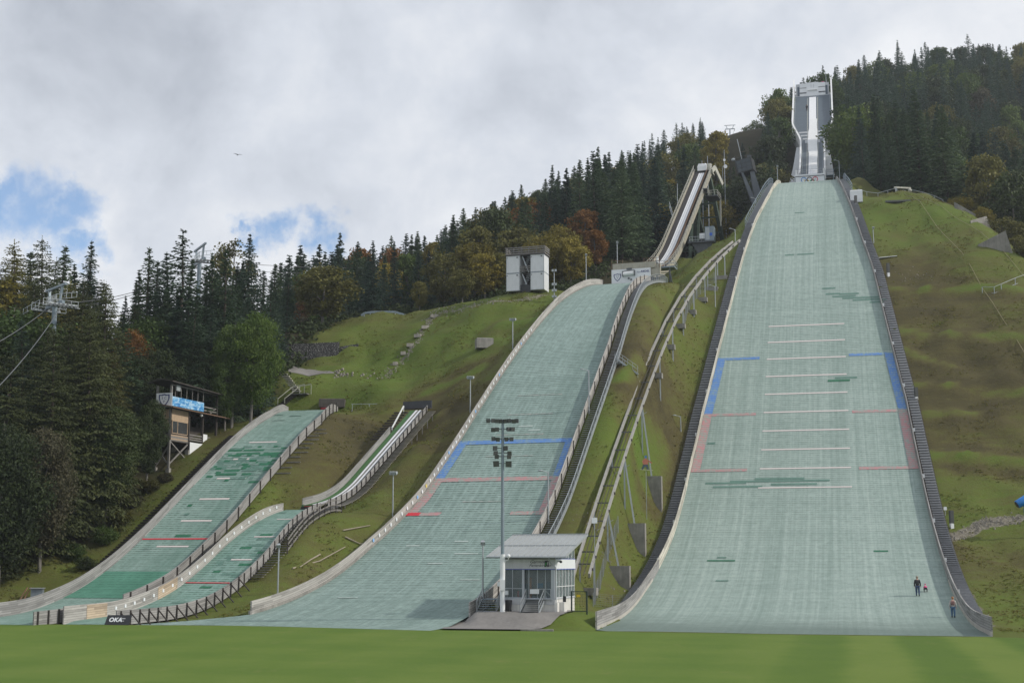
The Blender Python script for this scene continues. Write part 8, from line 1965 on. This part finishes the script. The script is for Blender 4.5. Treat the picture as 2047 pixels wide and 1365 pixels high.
p = on_hill(h1, 1835, 1191); person(p, h1.az, 'man in black jacket with dark backpack walking up the wide mat slope', jblack, jeans, plain('grey_hair', (.28, .24, .19), .8), black, pack=plain('dark_pack', (.035, .036, .04), .7), H=1.84)
p = on_hill(h1, 1850.5, 1183); person(p, h1.az, 'small child in pink jacket crouching on mats beside the man', jpink, dark, plain('pink_hood', (.6, .08, .25), .7), black, H=1.12, crouch=True)
p = on_hill(h1, 1906, 1234); person(p, h1.az + .1, 'woman in beige jacket with brown backpack at the right wall foot', jbeige, jeans2, plain('auburn_hair', (.34, .17, .08), .7), dark, pack=plain('rose_brown_pack', (.22, .12, .11), .7), H=1.76, stride=.06, arm=.04)
p = I1.pt(88.5, -1.55, .03); person(p, I1.az, 'tiny figure in dark clothes climbing beside the white start track', jblack, dark, black, black, H=1.8)
mb = MB(Matrix.Translation(Vector(I1.pt(103))) @ Matrix.Rotation(-I1.az, 4, 'Z')); mb.loft([[(2.3, 2.4, 4.12), (3.5, 2.4, 4.12), (3.5, 3.2, 4.12), (2.3, 3.2, 4.12)], [(2.6, 2.5, 4.9), (3.3, 2.5, 5.0), (3.2, 3.1, 4.9), (2.7, 3.1, 4.8)]]); o = mb.build('pink_cover', plain('magenta_cloth', (.5, .03, .14), .7, var=.2)); tag(o, 'small magenta cover lying on the start tower roof', 'cover')
# a few birds high in the sky
for k, (px, py, Y, lab) in enumerate(((475, 310, 150, 'small dark bird gliding in the sky above the left spruces'),)):
    c = P(px, py, Y); t = thing('bird', c, lab, 'bird'); M = Matrix.Translation(Vector(c)) @ Matrix.Rotation(.5, 4, 'Z'); bm_ = plain('dark_feathers', (.02, .02, .022), .8)
    mb = MB(M); mb.tube([(0, -.22, 0), (0, -.12, .01), (0, 0, .02), (0, .14, .02), (0, .2, .025), (0, .24, .02)], [.01, .05, .065, .05, .04, .008], 8); mb.build('body', bm_, t)
    for sg in (-1, 1): mb = MB(M); mb.add([(sg * .03, .08, .03), (sg * .3, .1, .12), (sg * .58, -.02, .08), (sg * .3, -.06, .11), (sg * .03, -.08, .03), (sg * .03, .08, .045), (sg * .3, .1, .13), (sg * .58, -.02, .085), (sg * .3, -.06, .12), (sg * .03, -.08, .045)], [(0, 1, 3, 4), (1, 2, 3), (5, 9, 8, 6), (6, 8, 7), (0, 5, 6, 1), (1, 6, 7, 2), (2, 7, 8, 3), (3, 8, 9, 4)]); mb.build('wing', bm_, t)

# ------------------------------------------------------------------ tussocks on the meadow slopes
def tussocks():
    g = np.random.RandomState(12); P0 = []
    n = 150000; x = g.uniform(-62, 96, n); y = 108 + (g.uniform(0, 1, n) ** 1.15) * 150
    ok = (y > border(x) + 1.5) & (forest_amount(x, y) < .6)
    for h, ml, mr in ((h1, 2.0, 2.0), (h2, .4, 2.2), (h3, 2.4, .3), (h4, .3, 2.6)):
        u, w = h.uw(x, y); uc = np.clip(u, 0, h.U); ok &= ~((w > h.left(uc) - ml) & (w < h.right(uc) + mr) & (u > -1) & (u < h.U))
    sx = (x - I4.p0[0]) * I4.a[0] + (y - I4.p0[1]) * I4.a[1]; wx = (x - I4.p0[0]) * I4.r[0] + (y - I4.p0[1]) * I4.r[1]; ok &= ~((np.abs(wx) < 2.6) & (sx > -1) & (sx < 27))
    hx = np.array(HM.inverted()); px_ = hx[0, 0] * x + hx[0, 1] * y + hx[0, 3]; py_ = hx[1, 0] * x + hx[1, 1] * y + hx[1, 3]; ok &= ~((px_ > -4.5) & (px_ < HW + 7) & (py_ > -12) & (py_ < HD + .3))
    pa = [on_ground(*p)[:2] for p in ((560, 735), (592, 738), (640, 746), (668, 746))]
    for a, b in zip(pa[:-1], pa[1:]):
        d = b - a; t = np.clip(((x - a[0]) * d[0] + (y - a[1]) * d[1]) / (d @ d), 0, 1); ok &= np.hypot(x - a[0] - t * d[0], y - a[1] - t * d[1]) > 3.2
    clump = np.sin(x * .55 + 1.3 * np.sin(y * .31)) + np.sin(y * .62 + 1.1 * np.sin(x * .43 + 2)) + g.normal(0, .8, n); ok &= clump > .45
    x, y = x[ok], y[ok]; z = np.array([gz(a, b) for a, b in zip(x, y)]); k = 3; m = len(x) * k
    C = np.repeat(np.stack([x, y, z], 1), k, 0) + g.normal(0, 1, (m, 3)) * [.14, .14, .01]; hgt = g.uniform(.09, .24, m) * np.repeat(g.uniform(.6, 1.3, len(x)), k)
    C[:, 2] += hgt * .38; C[:, 2] -= hgt * .2; Q = leaves(C, np.array([0, 0, .35]) + g.normal(0, .8, (m, 3)) * [1, 1, .3], np.array([0, 0, 1.]) + g.normal(0, .35, (m, 3)), hgt * 1.5, hgt * .9)
    mt, nt, b = nodes('tussock_grass'); q = NB(nt); c = q.coord(scale=(.05, .07, .05)); f = q.math('ADD', q.math('MULTIPLY', q.noise(c, 1, 5, .6, .5), .5), q.math('MULTIPLY', q.noise(q.coord(), .9, 5, .7), .5))
    q.L.new(q.ramp(f, [(.34, (.125, .18, .036)), (.46, (.155, .17, .042)), (.55, (.165, .148, .048)), (.68, (.12, .10, .042))]), b.inputs['Base Color']); b.inputs['Roughness'].default_value = .8; b.inputs['Specular IOR Level'].default_value = .1
    tr = q.n('ShaderNodeBsdfTranslucent'); q.L.new(b.inputs['Base Color'].links[0].from_socket, tr.inputs[0]); mx = q.n('ShaderNodeMixShader'); mx.inputs[0].default_value = .5; q.L.new(b.outputs[0], mx.inputs[1]); q.L.new(tr.outputs[0], mx.inputs[2]); q.L.new(mx.outputs[0], q.N['Material Output'].inputs[0])
    o = bpy.data.objects.new('grass', quad_mesh('grass', Q, mt)); COL.objects.link(o); tag(o, 'rough olive and brown grass tussocks covering the slopes', 'grass', kind='stuff')
    print('TUSSOCKS', m)
tussocks()

# ------------------------------------------------------------------ air: thin pale haze round the whole place
def haze():
    mb = MB(); mb.box((15, 318, 109), (890, 900, 222)); m, nt, b = nodes('haze_air'); N = nt.nodes; N.remove(b)
    v = N.new('ShaderNodeVolumePrincipled'); v.inputs['Density'].default_value = .00018; v.inputs['Color'].default_value = (.80, .86, .93, 1); v.inputs['Anisotropy'].default_value = .3
    nt.links.new(v.outputs[0], N['Material Output'].inputs['Volume']); o = mb.build('haze', m, origin=(15, 318, -2)); tag(o, 'thin pale haze filling the valley air', 'haze', kind='stuff')
haze()
